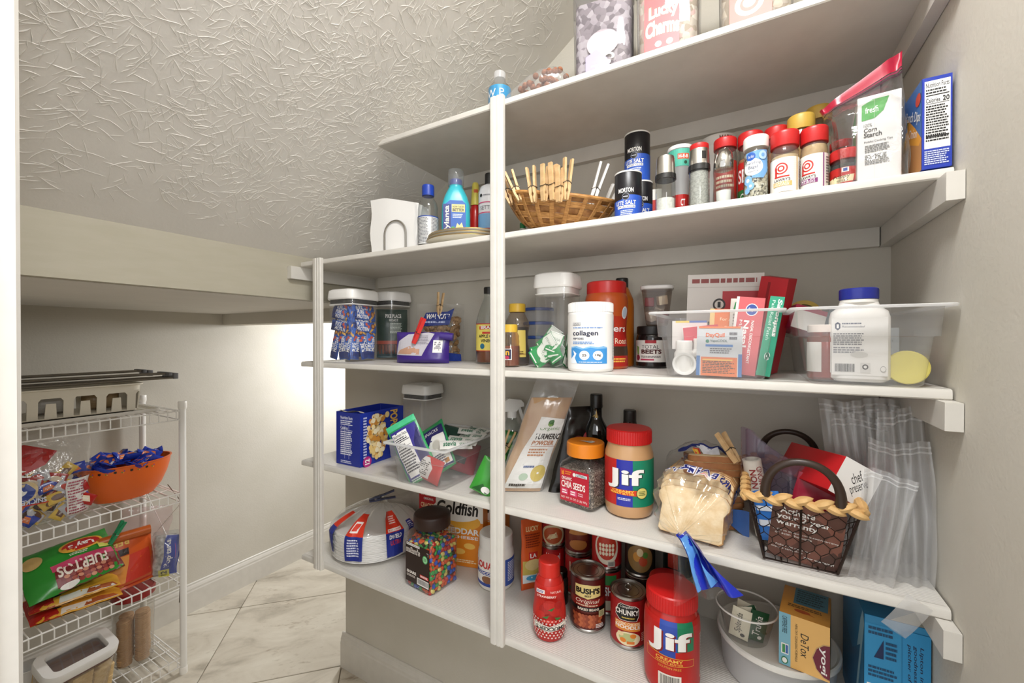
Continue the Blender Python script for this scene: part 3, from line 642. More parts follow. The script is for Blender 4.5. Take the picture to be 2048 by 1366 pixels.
# --- cans in two layers at the back, five more kinds
SOUP = [('r', 0, 0, 1, 1, '#a3141a'), ('e', .5, .25, .3, .3, '#d9c9a2'), ('e', .5, .25, .24, .24, '#b8552d')]
NOOD = SOUP + [('p', [(.35 + .02 * i, .12 + .04 * (i % 4)), (.62 - .01 * i, .2 + .035 * (i % 5)), (.61 - .01 * i, .22 + .035 * (i % 5)), (.34 + .02 * i, .14 + .04 * (i % 4))], '#e8d9ae') for i in range(8)]
stk = [(1082, 1131, 1.06, 'red can of noodle soup', NOOD + [('t', 'NOODLE', .32, .6, .68, .72, '#f0e4c4', {'b': .03})], '#a3141a', 'red tomato can', [('r', .3, .3, .7, .95, '#b21c1c'), ('t', 'Hormel', .33, .72, .67, .9, WHT, {'b': .02}), ('r', .3, .0, .7, .3, '#7c1014')], '#a3141a'),
       (1130, 1184, 1.055, 'brown red can picturing a saucy sandwich', [('r', 0, 0, 1, 1, '#6d1614'), ('e', .5, .45, .22, .24, '#c88a4a'), ('r', .28, .3, .72, .48, '#7c3420'), ('e', .5, .2, .2, .14, '#c07c40'), ('t', 'SLOPPY', .36, .78, .64, .9, '#f2dfae', {'b': .03})], '#6d1614', 'red can with a cream letter', [('t', "Hunt's", .3, .6, .7, .88, '#f0e3bd', {'b': .03}), ('r', .3, .1, .7, .2, '#2d7a3a')], '#b0161a'),
       (1181, 1247, 1.025, 'red and white can of pasta rings', [('r', 0, 0, 1, 1, '#b5181b'), ('e', .5, .48, .24, .42, '#e8ddc8'), ('e', .5, .52, .2, .34, '#c03a24')] + [('e', .38 + .06 * (i % 5), .34 + .11 * (i // 5), .025, .05, '#efe2c6') for i in range(15)] + [('r', .52, .02, .66, .16, '#d8d2c6'), ('b', .53, .04, .65, .14, BLK)], '#b5181b', 'red can with white lettering', [('r', .3, .7, .7, .95, '#2f7c3c'), ('t', "BUSH'S", .3, .42, .7, .66, WHT, {'b': .03}), ('r', .3, .05, .7, .3, '#e4d7bb')], '#a5171b'),
       (1250, 1312, 1.03, 'black can picturing chunky vegetables', [('r', 0, 0, 1, 1, '#1c1712'), ('t', 'FAGIOLI', .32, .76, .68, .88, '#e0c98a', {'b': .03}), ('e', .5, .4, .26, .34, '#8a6a3c'), ('e', .44, .44, .07, .12, '#c98a34'), ('e', .56, .34, .08, .12, '#b4482a'), ('e', .5, .56, .06, .1, '#d8c39a'), ('e', .6, .5, .05, .08, '#4c7c34')], '#1c1712', 'black can with a dark lower label', [('l', .35, .3, .65, .8, 5, '#b8a26a')], '#15120f'),
       (1326, 1388, 1.06, 'dark green can with a red square', [('r', .3, .2, .5, .8, '#b5372a'), ('t', 'O', .32, .75, .42, .9, WHT)], '#15201a', 'plain dark can', [('l', .35, .3, .65, .8, 5, '#b8a26a')], '#15201a')]
for uL, uR, yy, l1, i1, c1, l2, i2, c2 in stk:
    x, y, r = cylY(uL, uR, yy); r = min(r, .037)
    can('food_can', l2 + ', lower one of its stack by the wall', x, y, z, r, .110, i2, group='cans stacked by the wall', col=c2)
    can('food_can', l1 + ', upper one of its stack by the wall', x, y, z + .1101, r, .110, i1, group='cans stacked by the wall', col=c1)
# --- strawberry squeeze bottle standing on its wide end
x, y, r = cyl(1066, 1132, 1290, z); t = at('squeeze_bottle', 'red strawberry squeeze bottle with gingham print and red cap', 'bottle', x, y, z)
pr = [(.024, 0), (r * .84, .002), (r * .95, .016), (r, .038), (r * .985, .06), (r * .9, .083), (r * .87, .094), (r * .9, .104), (r * .86, .12), (r * .76, .131), (r * .62, .138)]
body(t, pr, M('#b5241d', .22)); lid(t, r * .66, .138, .032, M('#cf2a20', .35), 40)
its = [('r', 0, 0, 1, 1, '#c3271e')]
for i in range(15):
    for j in range(7):
        u0, v0 = .02 + i * .066 + (.033 if j % 2 else 0), .01 + j * .056
        its.append(('p', [(u0, v0), (u0 + .02, v0 + .022), (u0, v0 + .044), (u0 - .02, v0 + .022)], '#f0d8d2'))
its += [('p', [(.24, .24), (.5, .18), (.8, .26), (.8, .37), (.5, .29), (.24, .35)], '#efe9df'), ('p', [(.255, .25), (.5, .195), (.785, .27), (.785, .355), (.5, .275), (.255, .335)], '#2a2522'), ('p', [(.262, .257), (.5, .202), (.778, .277), (.778, .347), (.5, .268), (.262, .327)], '#e9e2d4'),
        ('t', "SMUCKER'S", .28, .225, .76, .30, '#231d1a', {'rot': 180, 'b': .03, 'arc': -.02}), ('t', 'Goober', .36, .335, .66, .415, '#e85a50', {'rot': 180, 's': .2}),
        ('e', .42, .60, .1, .09, '#a01812'), ('e', .6, .57, .1, .09, '#ad1d15'), ('e', .5, .69, .11, .09, '#b32017'), ('e', .35, .5, .08, .07, '#b32017'), ('e', .66, .68, .08, .07, '#a01812'), ('p', [(.47, .6), (.6, .65), (.54, .58)], '#2f6a2c'), ('p', [(.38, .46), (.5, .5), (.46, .44)], '#2f6a2c'), ('p', [(.58, .47), (.7, .45), (.62, .41)], '#2f6a2c'),
        ('t', 'STRAWBERRY', .28, .83, .62, .87, '#f2d6cc', {'b': .02}), ('r', .26, .9, .42, .97, '#e9dfd6'), ('l', .27, .91, .41, .96, 2, '#3a4a9a'), ('t', 'NATURAL', .52, .92, .72, .96, '#f2d6cc')]
band(t, pr, .012, .124, its, 0, 178, .004, vstep=.006)
x, y, r = cylY(1108, 1137, .985); t = at('spice_jar', 'small dark glass jar behind the strawberry bottle', 'jar', x, y, z)
body(t, [(r * .9, 0), (r, .004), (r, .06), (r * .8, .07)], M('#2b2622', .2)); lid(t, r * .9, .068, .016, M('#4a463f', .3, 1), knurl=False)
# --- two tall cans in front
x, y, r = cyl(1141, 1212, 1268, z)
can('bean_can', 'red and black can of baked beans with yellow banner', x, y, z, r, .128, [('r', 0, 0, 1, 1, '#55100d'), ('r', 0, .46, 1, .62, '#8e1f16'), ('p', [(.28, .655), (.46, .64), (.5, .62), (.55, .64), (.72, .67), (.72, .88), (.5, .915), (.28, .89)], '#e8d48a'), ('t', "BUSH'S", .295, .725, .705, .845, '#17120c', {'b': .05}), ('t', 'BEST', .45, .665, .56, .705, '#17120c', {'b': .03}), ('t', 'Original', .29, .515, .7, .61, '#f2e7d4', {'s': .25}), ('r', 0, .37, 1, .455, '#120d0a'), ('t', 'BAKED BEANS', .33, .385, .69, .435, '#f0e6d2', {'b': .03}), ('l', .3, .475, .72, .51, 1, '#e8cfae'), ('r', 0, .02, 1, .37, '#5a1c12')] +
    [('e', .27 + .052 * (i % 9) + (.026 if (i // 9) % 2 else 0), .07 + .055 * (i // 9), .028, .036, ('#a4502f', '#8b3c22', '#b9643c')[i % 3]) for i in range(45)] + [('r', .67, .27, .78, .4, '#d9cf9e'), ('l', .68, .28, .77, .39, 5, '#3a5a34'), ('l', .62, .05, .76, .14, 3, WHT)], col='#4a0e0c')
x, y, r = cyl(1221, 1294, 1302, z)
can('soup_can', 'red pull-top can of chicken noodle soup with orange panel', x, y, z, r, .113, [('r', 0, 0, 1, 1, '#9c1114'), ('p', [(.28, .66), (.33, .88), (.38, .94), (.62, .9), (.68, .84), (.68, .66), (.64, .56), (.36, .56)], '#e8e2d6'), ('p', [(.29, .665), (.34, .875), (.385, .93), (.615, .89), (.67, .83), (.67, .665), (.635, .57), (.365, .57)], '#16130f'), ('t', 'CHUNKY', .285, .69, .675, .81, '#f3efe6', {'b': .03}), ('t', "Campbell's", .37, .83, .62, .91, '#f3efe6', {'s': .3}), ('l', .4, .61, .62, .65, 1, '#e3c85a'), ('r', .28, .34, .7, .54, '#dd8a34'), ('t', 'CLASSIC CHICKEN', .3, .47, .69, .53, '#fbe9cc', {'b': .02}), ('t', 'NOODLE', .29, .385, .7, .465, '#f4eee2', {'b': .03}), ('e', .5, .17, .2, .155, '#e9d9b0'), ('e', .48, .19, .13, .1, '#b9bf82'), ('e', .42, .13, .05, .05, '#dd7f28'), ('e', .58, .24, .05, .05, '#dd7f28'), ('r', .48, .06, .6, .12, '#d9762a'), ('e', .38, .26, .05, .05, '#e8d0a0'), ('l', .72, .1, .8, .3, 5, '#e8b0a4')], tab=True, col='#9c1114')
# --- peanut butter with red sides
def pb_jar(name, label, x, y, z, r, h, mode, extra=0):
    t = at(name, label, 'jar', x, y, z, extra); hl = h * .16
    pr = [(r * .8, 0), (r * .93, .004), (r * .99, .016), (r, .03), (r, h - hl - .04), (r * .985, h - hl - .022), (r * .9, h - hl - .008), (r * .86, h - hl)]
    pb = M('#bf9468', .28, coat=.3); body(t, pr, pb if mode == 'creamy' else M('#b81a16', .25, coat=.3)); lid(t, r * .93, h - hl, hl, M('#c91a1a', .35), 60, dome=.0006)
    z0, z1 = (.028, h - hl - .03) if mode == 'creamy' else (.012, h - hl - .012)
    if mode == 'creamy':
        its = [('r', 0, 0, 1, 1, '#b9211c'), ('r', .36, 0, .57, 1, '#232c9c'), ('r', .57, 0, 1, 1, '#0f7d5e'), ('r', 0, 0, .2, 1, '#b9211c'), ('t', 'Jif', .232, .355, .728, .80, '#2b2a30', {'b': .035}), ('t', 'Jif', .22, .365, .715, .81, '#efece8', {'b': .03}), ('p', [(.26, .26), (.62, .24), (.62, .36), (.26, .36)], '#cf3d1c'), ('t', 'CREAMY', .3, .305, .59, .355, '#f2c14a', {'b': .03}), ('t', 'PEANUT BUTTER', .28, .255, .59, .3, '#f2c14a', {'b': .03}), ('l', .38, .13, .58, .19, 2, '#d9dcf0'), ('e', .69, .3, .078, .125, '#2b3a20'), ('e', .69, .3, .07, .112, '#d8cc74'), ('l', .645, .25, .735, .35, 3, '#38512a')]
        band(t, pr, z0, z1, its, 0, 180)
    else:
        its = [('r', 0, 0, 1, 1, '#b81a16'), ('p', [(.37, .62), (.56, .6), (.56, 1), (.37, 1)], '#2b49a4'), ('p', [(.56, .6), (.75, .62), (.75, 1), (.56, 1)], '#157a52'), ('r', .37, .5, .54, .66, '#26419a'), ('t', 'Jif', .24, .53, .74, .86, '#7a0f0e', {'b': .035}), ('t', 'Jif', .225, .54, .725, .87, '#efebe6', {'b': .03}), ('p', [(.2, .4), (.75, .4), (.75, .5), (.2, .54)], '#d8a23a'), ('p', [(.206, .407), (.744, .407), (.744, .493), (.206, .53)], '#b81a16'), ('t', 'CREAMY', .33, .45, .62, .495, '#e9b84a', {'b': .02}), ('t', 'PEANUT BUTTER', .33, .415, .62, .442, '#e9b84a', {'b': .01}), ('t', 'GLUTEN FREE', .36, .35, .6, .38, '#e0a844'), ('r', .36, .02, .6, .27, '#e7dfd4'), ('b', .38, .03, .58, .25, BLK)]
        band(t, pr, z0, z1, its, 0, 190, vstep=.008)
        band(t, pr, z0 + .02, z1 - .03, [('r', 0, 0, 1, 1, '#e9e4dc'), ('r', .06, .04, .94, .96, '#1c1a18'), ('r', .12, .06, .88, .94, '#eae6df'), ('l', .16, .1, .84, .9, 12, BLK)], 88, 30)
    return t
pb_jar('peanut_butter_jar', 'peanut butter jar with red body and barcode beside the soup can', -.128, .866, z, .0515, .187, 'red')
x, y, r = cylY(1300, 1376, .962); t = at('snack_jar', 'clear jar with wide red lid behind the red peanut butter jar', 'jar', x, y, z)
body(t, [(.033, 0), (.0385, .004), (.0385, .12), (.036, .13)], M('#8c3a20', .3)); lid(t, .0395, .128, .022, M('#b5151a', .35), knurl=False)
# --- white tub with flat lid, sweetener cup and tea box on it
t = at('storage_tub', 'round milky white plastic tub under the tea box', 'tub', .052, .992, z)
R1 = .106; body(t, [(R1 * .86, 0), (R1 * .9, .004), (R1 * .95, .068)], CL('#f1efea', .75, .3, .3), 56)
MB().lathe([(R1 * .97, .068), (R1, .069), (R1 * 1.005, .073), (R1, .077), (R1 * .97, .079), (R1 * .95, .0775), (R1 * .93, .076), (.002, .0775)], 64).build('lid', M('#dedcd5', .4), t, ang=30)
zl = z + .0785
x, y = .0, .957; t = at('sweetener_cup', 'clear round deli cup of sweetener packets on the white tub', 'cup', x, y, zl)
body(t, [(.036, 0), (.038, .001), (.051, .058), (.054, .0585), (.054, .062), (.0525, .063)], CL('#f6f6f4', .08, .8, .08), 44, cap1=False)
ring(t, [(.0545, .0575), (.0555, .058), (.0555, .0605), (.0545, .061), (.0535, .0605), (.0535, .058)], PL_W, 'rim_ring')
def packet(lbl, loc, rot, cols, word, wcol, w=.036, h=.062, grp='sweetener packets in the cup', name='sweetener_packet', wrd_rot=90):
    t = thing(name, lbl, 'packet', loc, rot=rot, group=grp)
    S = pouch(t, 'paper', w, h, .006, [M(cols, .5)], None, 'pillow', random.random() * 9, .0012, 8, 10)
    bagprint(t, S, w, h, word, step=.009); return t
c0 = Vector((x, y, zl + .003)); fz = face(x, y)
for i, (dx, dy, a, b, col, wd, fg) in enumerate([(-.014, -.022, -6, 8, '#ded8c2', 'Splenda', '#2a2a2a'), (.004, -.012, 10, -10, '#e3dcc6', 'Splenda', '#2a2a2a'), (.014, -.016, 22, 14, '#174a2c', 'Truvia', WHT), (-.004, .008, -18, 4, '#d9d2bb', 'Splenda', '#2a2a2a'), (.020, .002, 12, -22, '#1d5433', 'Truvia', WHT)]):
    p = c0 + Vector((math.cos(fz) * dx - math.sin(fz) * dy, math.sin(fz) * dx + math.cos(fz) * dy, .001))
    packet(('cream' if fg != WHT else 'dark green') + ' sweetener packet standing in the deli cup', p, (math.radians(-8 + i), math.radians(b), fz + math.radians(a)), col, [('t', wd, .25, .2, .65, .85, fg, {'rot': 90, 's': .15}), ('e', .7, .15, .12, .06, fg)], fg, .034, .056)
A, B = P(1558, 1222, .80), P(1660, 1257, .80); A.z = B.z = zl
c = Carton('tea_box', 'orange and pale blue tea box with maroon emblem lying on the white tub', A, B, .105, .80 - zl, '#dd9a45')
c.face('front', [('r', 0, 0, 1, 1, '#e9b76a'), ('r', 0, 0, .24, 1, '#7db4c8'), ('p', [(.66, .35), (.74, .55), (.88, .66), (1, .68), (1, .02), (.88, .04), (.74, .15)], '#c9a36a'), ('p', [(.68, .35), (.755, .535), (.89, .64), (1, .66), (1, .04), (.89, .06), (.755, .165)], '#6e1a33'), ('t', 'yogi', .8, .1, .95, .58, WHT, {'rot': -90, 'b': .02, 's': .1}), ('t', 'DeTox', .44, .28, .6, .72, '#1f1a14', {'rot': -90, 's': .15}), ('t', 'HEALTHY CLEANSING FORMULA', .33, .15, .38, .86, '#4a3c22', {'rot': -90}), ('t', 'CAFFEINE FREE', .07, .62, .17, .94, '#16323c', {'rot': -90}), ('r', .05, .22, .2, .42, WHT), ('r', .07, .24, .13, .4, '#3f8f52'), ('r', .14, .24, .19, .4, '#3a62a8'), ('e', .12, .1, .07, .07, '#2d7a4b'), ('e', .12, .1, .05, .05, WHT)])
c.face('top', [('r', .25, .42, .95, 1, '#4f7f91'), ('l', .3, .48, .9, .95, 6, '#244550'), ('e', .45, .2, .16, .05, '#c2541f'), ('p', [(.3, .16), (.5, .22), (.72, .14), (.5, .18)], '#c2541f'), ('l', .15, .27, .9, .37, 2, '#6a4a1c')])
c.face('right', [('r', 0, 0, 1, 1, '#c3a256'), ('r', .45, .1, .8, .9, '#2f6f9a'), ('l', .08, .08, .4, .9, 9, '#5a4a22')])
# --- iced tea carton
A, B = Vector((.1695, .878, z)), Vector((.2495, .878, z))
c = Carton('tea_carton', 'tall bright blue iced tea carton standing by the side wall', A, B, .17, .222, '#2c86b9')
c.face('front', [('r', 0, 0, .57, .94, '#2f90c6')] + nutri(.04, .0, .5, .5, '#1b1d3a') + [('l', .06, .55, .52, .64, 3, '#17456a'), ('l', .06, .86, .52, .93, 2, '#17456a'), ('p', [(.15, .7), (.3, .84), (.3, .7)], '#172a55'), ('l', .33, .7, .52, .84, 4, '#17456a'), ('r', .585, 0, 1, .95, '#2a8cc4'), ('t', 'Lipton infuses flavorful', .83, .2, .9, .86, '#12173a', {'rot': -90, 'b': .01, 's': .15}), ('t', 'goodness into each', .74, .33, .81, .86, '#12173a', {'rot': -90, 'b': .01, 's': .15}), ('t', 'pitcher of iced tea.', .65, .36, .72, .86, '#12173a', {'rot': -90, 'b': .01, 's': .15})])
c.face('left', [('r', 0, 0, 1, 1, '#256f9d'), ('p', [(.55, .3), (.75, .3), (1, .92), (.94, 1), (.85, .9)], '#8fb6c9'), ('p', [(0, .1), (.6, .1), (.85, .7), (.5, .5), (0, .6)], '#1d5c86')])
c.face('top', [('r', 0, 0, 1, 1, '#2577a8'), ('p', [(0.4, .0), (1, .0), (1, .3)], '#d8dbd2')])
x, y = .152, .862; t = thing('chip_bag', 'small dark green foil bag squeezed between the tea boxes', 'bag', (.148, .845, z + .001), rot=(math.radians(-10), math.radians(6), face(.148, .845)))
S = pouch(t, 'foil', .034, .062, .012, [M('#2d4a26', .3)], None, 'pillow', 3, .004, 10, 12); bagprint(t, S, .034, .062, [('r', .1, .72, .9, .8, '#6a9a4a')])
# ================================================================== second shelf
z = ZS[1]
# --- popcorn box, open on top, with sachets
c = Carton('popcorn_box', 'open blue microwave popcorn box with a picture of popcorn', P(673, 926, z), P(720.3, 936, z), .178, .158, '#1c2f96', open_top=True)
c.face('front', [('r', 0, 0, 1, 1, '#1a2c8c')] + nutri(.16, .1, .72, .95, '#e6e8f4', '#1a2c8c', n=12) + [('r', .36, .12, .37, .75, '#cfd4ee'), ('r', .54, .12, .55, .75, '#cfd4ee'), ('l', .2, .03, .68, .09, 2, '#cfd4ee')])
rnd = random.Random(2); its = [('r', 0, 0, 1, 1, '#1d34a0')]
for i in range(130):
    a, q = rnd.uniform(0, 6.28), rnd.random() ** .55; its.append(('e', .36 + .42 * q * math.cos(a) * .52, .52 + .41 * q * math.sin(a), .042, .05, rnd.choice(['#e9c983', '#f0dba6', '#dca858', '#c98a3a', '#f4e6c2'])))
its += [('e', .55, .9, .05, .06, '#e8cb8a'), ('t', 'POPCORN', .62, .28, .8, .97, '#e0b250', {'rot': -90, 'b': .03}), ('r', .78, .1, .84, .55, '#a31f4c'), ('t', 'BUTTER', .785, .14, .83, .5, WHT, {'rot': -90, 'b': .02}), ('l', .02, .1, .1, .94, 16, '#c9cfee'), ('e', .1, .09, .09, .1, '#b3287c'), ('t', '12', .05, .04, .15, .14, WHT, {'rot': 90, 'b': .04})]
c.face('right', its)
mb = MB(); mb.grid(lambda a, b: (-.002 - a * .1, .0008 + b * .02 + .004 * math.sin(a * 9), .158 + .004 - b * .006 + .003 * math.sin(a * 7)), 12, 3); mb.build('flap', M('#cfc8ba', .6), c.t)
for i in range(3):
    t = thing('popcorn_sachet', 'clear wrapped popcorn sachet inside the open blue box', 'packet', (c.t.location.x - .052, c.t.location.y + .04 + i * .045, z + .003), 0, 'sachets in the popcorn box')
    pouch(t, 'wrapper', .085, .13, .02, [M('#c9c5c0', .25)], None, 'pillow', i + 2, .004, 10, 12)
# --- clear container with white lid behind
popbox('storage_container', 'square clear storage container with white lid behind the open bin', -.927, 1.043, z, .118, .232, 0, lid_button=True, d=.1, group='white lidded storage containers')
# --- open clear bin full of snack pouches
def clear_bin(name, label, x0, x1, y0, y1, z, h, fl, rz=0, m=None, ledge=.62, lip=.008):
    """x0..x1, y0..y1: foot; fl: outward flare at the rim"""
    cx, cy = (x0 + x1) / 2, (y0 + y1) / 2; w, d = x1 - x0, y1 - y0
    t = thing(name, label, 'bin', (cx, cy, z + .0006), rz, 'clear plastic bins'); m = m or BINPL
    q = lambda f, zz, e=0: rr(w + 2 * fl * f + 2 * e, d + 2 * fl * f + 2 * e, .012, zz, 4)
    st = .006
    MB().loft([q(0, 0, -.004), q(0, .003), q(ledge, h * ledge - .001), q(ledge, h * ledge, st), q(1, h, st - .002)], cap1=False).build('tub_wall', m, t, ang=30)
    MB().loft([q(1, h - .004, st - .001), q(1, h - .004, st + lip), q(1, h - .001, st + lip + .001), q(1, h, st + lip), q(1, h, st - .002), q(1, h - .004, st - .001)], cap0=False, cap1=False).build('rim', CL('#fafafa', .75, .4, .15), t, ang=30)
    return t
B3 = clear_bin('storage_bin', 'open clear plastic bin overflowing with green and red snack pouches', -.808, -.655, .808, 1.035, z, .107, .014)
def leaning(name, label, cat, foot, W, H, T, col, rot, seed, items, prof='pillow', mf=None, mats=None, group=None, wr=.003, step=.008):
    foot = Vector(foot); foot.z += max(0, W / 2 * abs(math.sin(rot[1])) * .8 - (.004 if foot.z - z < .01 else .02)) if abs(rot[0]) < 1 else 0
    t = thing(name, label, cat, foot, rot=rot, group=group)
    S = pouch(t, 'pouch', W, H, T, mats or [M(col, .28)], mf, prof, seed, wr)
    if items: bagprint(t, S, W, H, items, step=step)
    return t
R = math.radians; NV = '#26235f'
leaning('snack_pouch', 'green edged snack pouch with nutrition panel sticking out of the bin', 'pouch', (-.735, .836, z + .012), .088, .168, .022, '#2f9a5a', (R(-14), R(-30), R(26)), 1,
        [('r', .06, .05, .94, .88, '#39338a')] + nutri(.1, .1, .62, .84, '#232032') + [('p', [(.62, .08), (.95, .08), (.95, .84), (.7, .6)], NV), ('r', .0, .9, 1, 1, '#4cc08a'), ('l', .12, .02, .6, .08, 2, '#d8e8da')], group='pouches in the snack bin')
leaning('snack_pouch', 'navy and white snack pouch with a round emblem lying in the bin', 'pouch', (-.69, .852, z + .03), .088, .15, .022, '#2f8f55', (R(-38), R(-34), R(22)), 2,
        [('p', [(.04, .04), (.96, .04), (.96, .9), (.04, .9)], NV), ('p', [(.25, .08), (.94, .08), (.94, .7), (.55, .72), (.3, .5)], '#e3e0da'), ('e', .62, .5, .16, .12, '#cfcac0'), ('e', .62, .5, .13, .1, '#b9b4aa'), ('t', 'SNACKS', .3, .78, .8, .85, WHT, {'s': .2}), ('l', .4, .14, .85, .32, 4, '#2b2a52'), ('r', .72, .1, .86, .18, '#b57f3a')] + [('e', .13 + .012 * (i % 2), .12 + .09 * i, .025, .018, WHT) for i in range(8)], group='pouches in the snack bin')
leaning('snack_pouch', 'red and white snack pouch lying low at the front of the bin', 'pouch', (-.742, .832, z + .008), .118, .062, .02, '#c23434', (R(-14), R(10), R(-6)), 3,
        [('p', [(.2, .1), (.72, .1), (.78, .6), (.6, .95), (.2, .9)], '#e0ddd8'), ('l', .26, .2, .7, .8, 8, '#2a2a2a'), ('e', .5, .5, .1, .2, '#f0eeea')], group='pouches in the snack bin')
leaning('snack_pouch', 'dark snack pouch with green stripe buried in the bin', 'pouch', (-.74, .93, z + .012), .11, .12, .05, '#24443a', (R(-30), R(8), R(8)), 4, [('r', .05, .4, .95, .55, '#3c8a4c'), ('r', .1, .1, .5, .3, '#b03a3a')], group='pouches in the snack bin')
leaning('snack_pouch', 'crimson snack pouch buried beside the white stick packs', 'pouch', (-.695, .925, z + .012), .085, .09, .04, '#a4283c', (R(-35), R(20), R(35)), 6, [('r', .1, .2, .6, .4, '#2c2c2c')], group='pouches in the snack bin')
bl = MB().rbox(.034, .03, .062, .002).build('snack_box', M('#2f5f9a', .4)); bl.location = (-.79, .87, z + .03); bl.rotation_euler = (0, 0, .3); tag(bl, 'small blue box standing in the snack bin', 'box')
for i, (dx, dy, dz, rx, ry, rz) in enumerate([(-.672, .905, .094, -70, 4, 20), (-.668, .935, .100, -74, -6, 5), (-.675, .965, .106, -76, 8, 30), (-.660, .872, .090, -66, 2, 42), (-.69, .99, .108, -80, 0, -10)]):
    t = thing('sweetener_packet', 'white and green sweetener packet piled on the snack bin', 'packet', (dx, dy, z + dz), rot=(R(rx), R(ry), R(rz)), group='sweetener packets on the bin')
    S = pouch(t, 'paper', .085, .036, .008, [M('#dcdad4', .45)], None, 'pillow', i, .001, 10, 8)
    bagprint(t, S, .085, .036, [('t', ('stevia', 'Truvia', 'sweet')[i % 3], .1, .25, .5, .75, '#1d6a48', {'b': .02, 's': .2}), ('t', 'stevia', .6, .25, .92, .7, '#1d6a48', {'s': .2})])
leaning('chip_bag', 'bright green foil bag tipped against the long upright', 'bag', (-.562, .832, z + .002), .055, .085, .025, '#3c9436', (R(-12), R(24), R(18)), 8, [('p', [(.1, .05), (.9, .05), (.5, .3)], '#1e5a22'), ('e', .7, .15, .2, .1, WHT)])
# --- spray bottle with white trigger
x, y, r = -.601, 1.062, .033; t = at('spray_bottle', 'clear spray bottle with white trigger head and green label', 'bottle', x, y, z, 10)
pr = [(r * .9, 0), (r, .004), (r, .105), (r * .9, .12), (r * .5, .138), (r * .42, .15)]; body(t, pr, GLASS, cap1=False); fill(t, pr, CL('#dfe8df', .1), .004, .1)
band(t, pr, .012, .102, [('r', 0, 0, 1, 1, '#1f5a3c'), ('r', 0, .62, 1, .68, '#7fae3a'), ('t', 'DAWN', .3, .36, .7, .52, WHT, {'b': .03}), ('e', .36, .8, .06, .08, '#d9e2d0')], 0, 190)
lid(t, .0145, .147, .02, PL_W, 20, 'collar')
mb = MB(); o = [(-.026, .166), (-.03, .176), (-.022, .196), (-.012, .204), (.026, .199), (.034, .19), (.034, .18), (.02, .178), (.013, .166)]
mb.loft([[(a, yy, b) for a, b in o] for yy in (.011, -.011)]); mb.build('trigger_head', PL_W, t)
mb = MB(); o = [(.016, .178), (.025, .178), (.034, .15), (.038, .132), (.031, .132), (.024, .152)]; mb.loft([[(a, yy, b) for a, b in o] for yy in (.005, -.005)]); mb.build('trigger', PL_W, t)
# --- turmeric bag, black pouch
t = thing('spice_bag', 'tall clear bag of tan turmeric powder with white label leaning sideways', 'bag', (-.492, .905, z + .001), rot=(R(-7), 0, R(28)))
S = pouch(t, 'clear_bag', .112, .285, .034, [FILM2, M('#c6a27c', .6)], None, lambda v: (.3 + .7 * min(1, v / .08)) * max(.05, 1 - v * 1.15) ** .5 if v < .86 else .05, 5, .005, lean=.36)
S2 = pouch(t, 'powder', .104, .23, .031, [MN('#b98f66', '#c8a47c', 25, .8)], None, lambda v: (.3 + .7 * min(1, v / .1)) * max(.1, 1 - v) ** .45, 5, .003, lean=.36)
bagprint(t, S, .112, .285, [('p', [(.12, .03), (.95, .03), (.95, .62), (.42, .64)], '#dcdad6'), ('e', .68, .585, .07, .03, '#3f6a34'), ('e', .66, .575, .05, .022, '#7a9c4a'), ('t', 'Organic', .46, .515, .9, .555, '#5b7f43', {}), ('t', 'TURMERIC', .42, .445, .97, .495, '#2d241f', {'b': .03}), ('t', 'POWDER', .42, .395, .9, .435, '#a8663a', {'b': .03}), ('r', .42, .385, .95, .388, '#a8663a'), ('l', .42, .3, .86, .37, 3, '#b07850'), ('e', .78, .16, .16, .07, '#c2ad62'), ('e', .48, .13, .1, .03, '#a9bba6'), ('l', .42, .2, .66, .23, 1, '#4a5a86'), ('l', .22, .04, .62, .08, 1, '#4a443c')], step=.01)
t = thing('foil_pouch', 'glossy black foil pouch leaning between turmeric bag and seed jar', 'pouch', (-.392, .968, z + .001), rot=(R(-6), 0, R(42)))
S = pouch(t, 'foil', .092, .205, .04, [M('#15120f', .22)], None, 'stand', 9, .005, lean=.30)
bagprint(t, S, .092, .205, [('e', .42, .55, .2, .1, '#5b2418'), ('e', .7, .62, .14, .08, '#8c1a1c')] + [('p', [(.7 + .03 * i, .68), (.71 + .03 * i, .68), (.74 + .04 * i, .86), (.725 + .04 * i, .86)], '#3f7f96') for i in range(5)] + [('e', .3, .2, .1, .05, '#5a1c18'), ('e', .75, .25, .12, .05, '#8a2220')])
leaning('herb_bag', 'dark green foil bag with lime edge behind the turmeric bag', 'bag', (-.585, .99, z + .001), .07, .12, .03, '#23642d', (R(-6), R(10), R(25)), 12, [('r', .1, .6, .9, .72, '#6aa83a'), ('e', .3, .4, .15, .1, '#79c53d'), ('e', .7, .3, .16, .1, '#a33a26')])
pin('pale wooden clothespin clamped upright on the dark green bag', Vector((-.578, .968, .985)), Vector((-.540, .955, 1.055)), (.85, .45, -.3), L=.08)
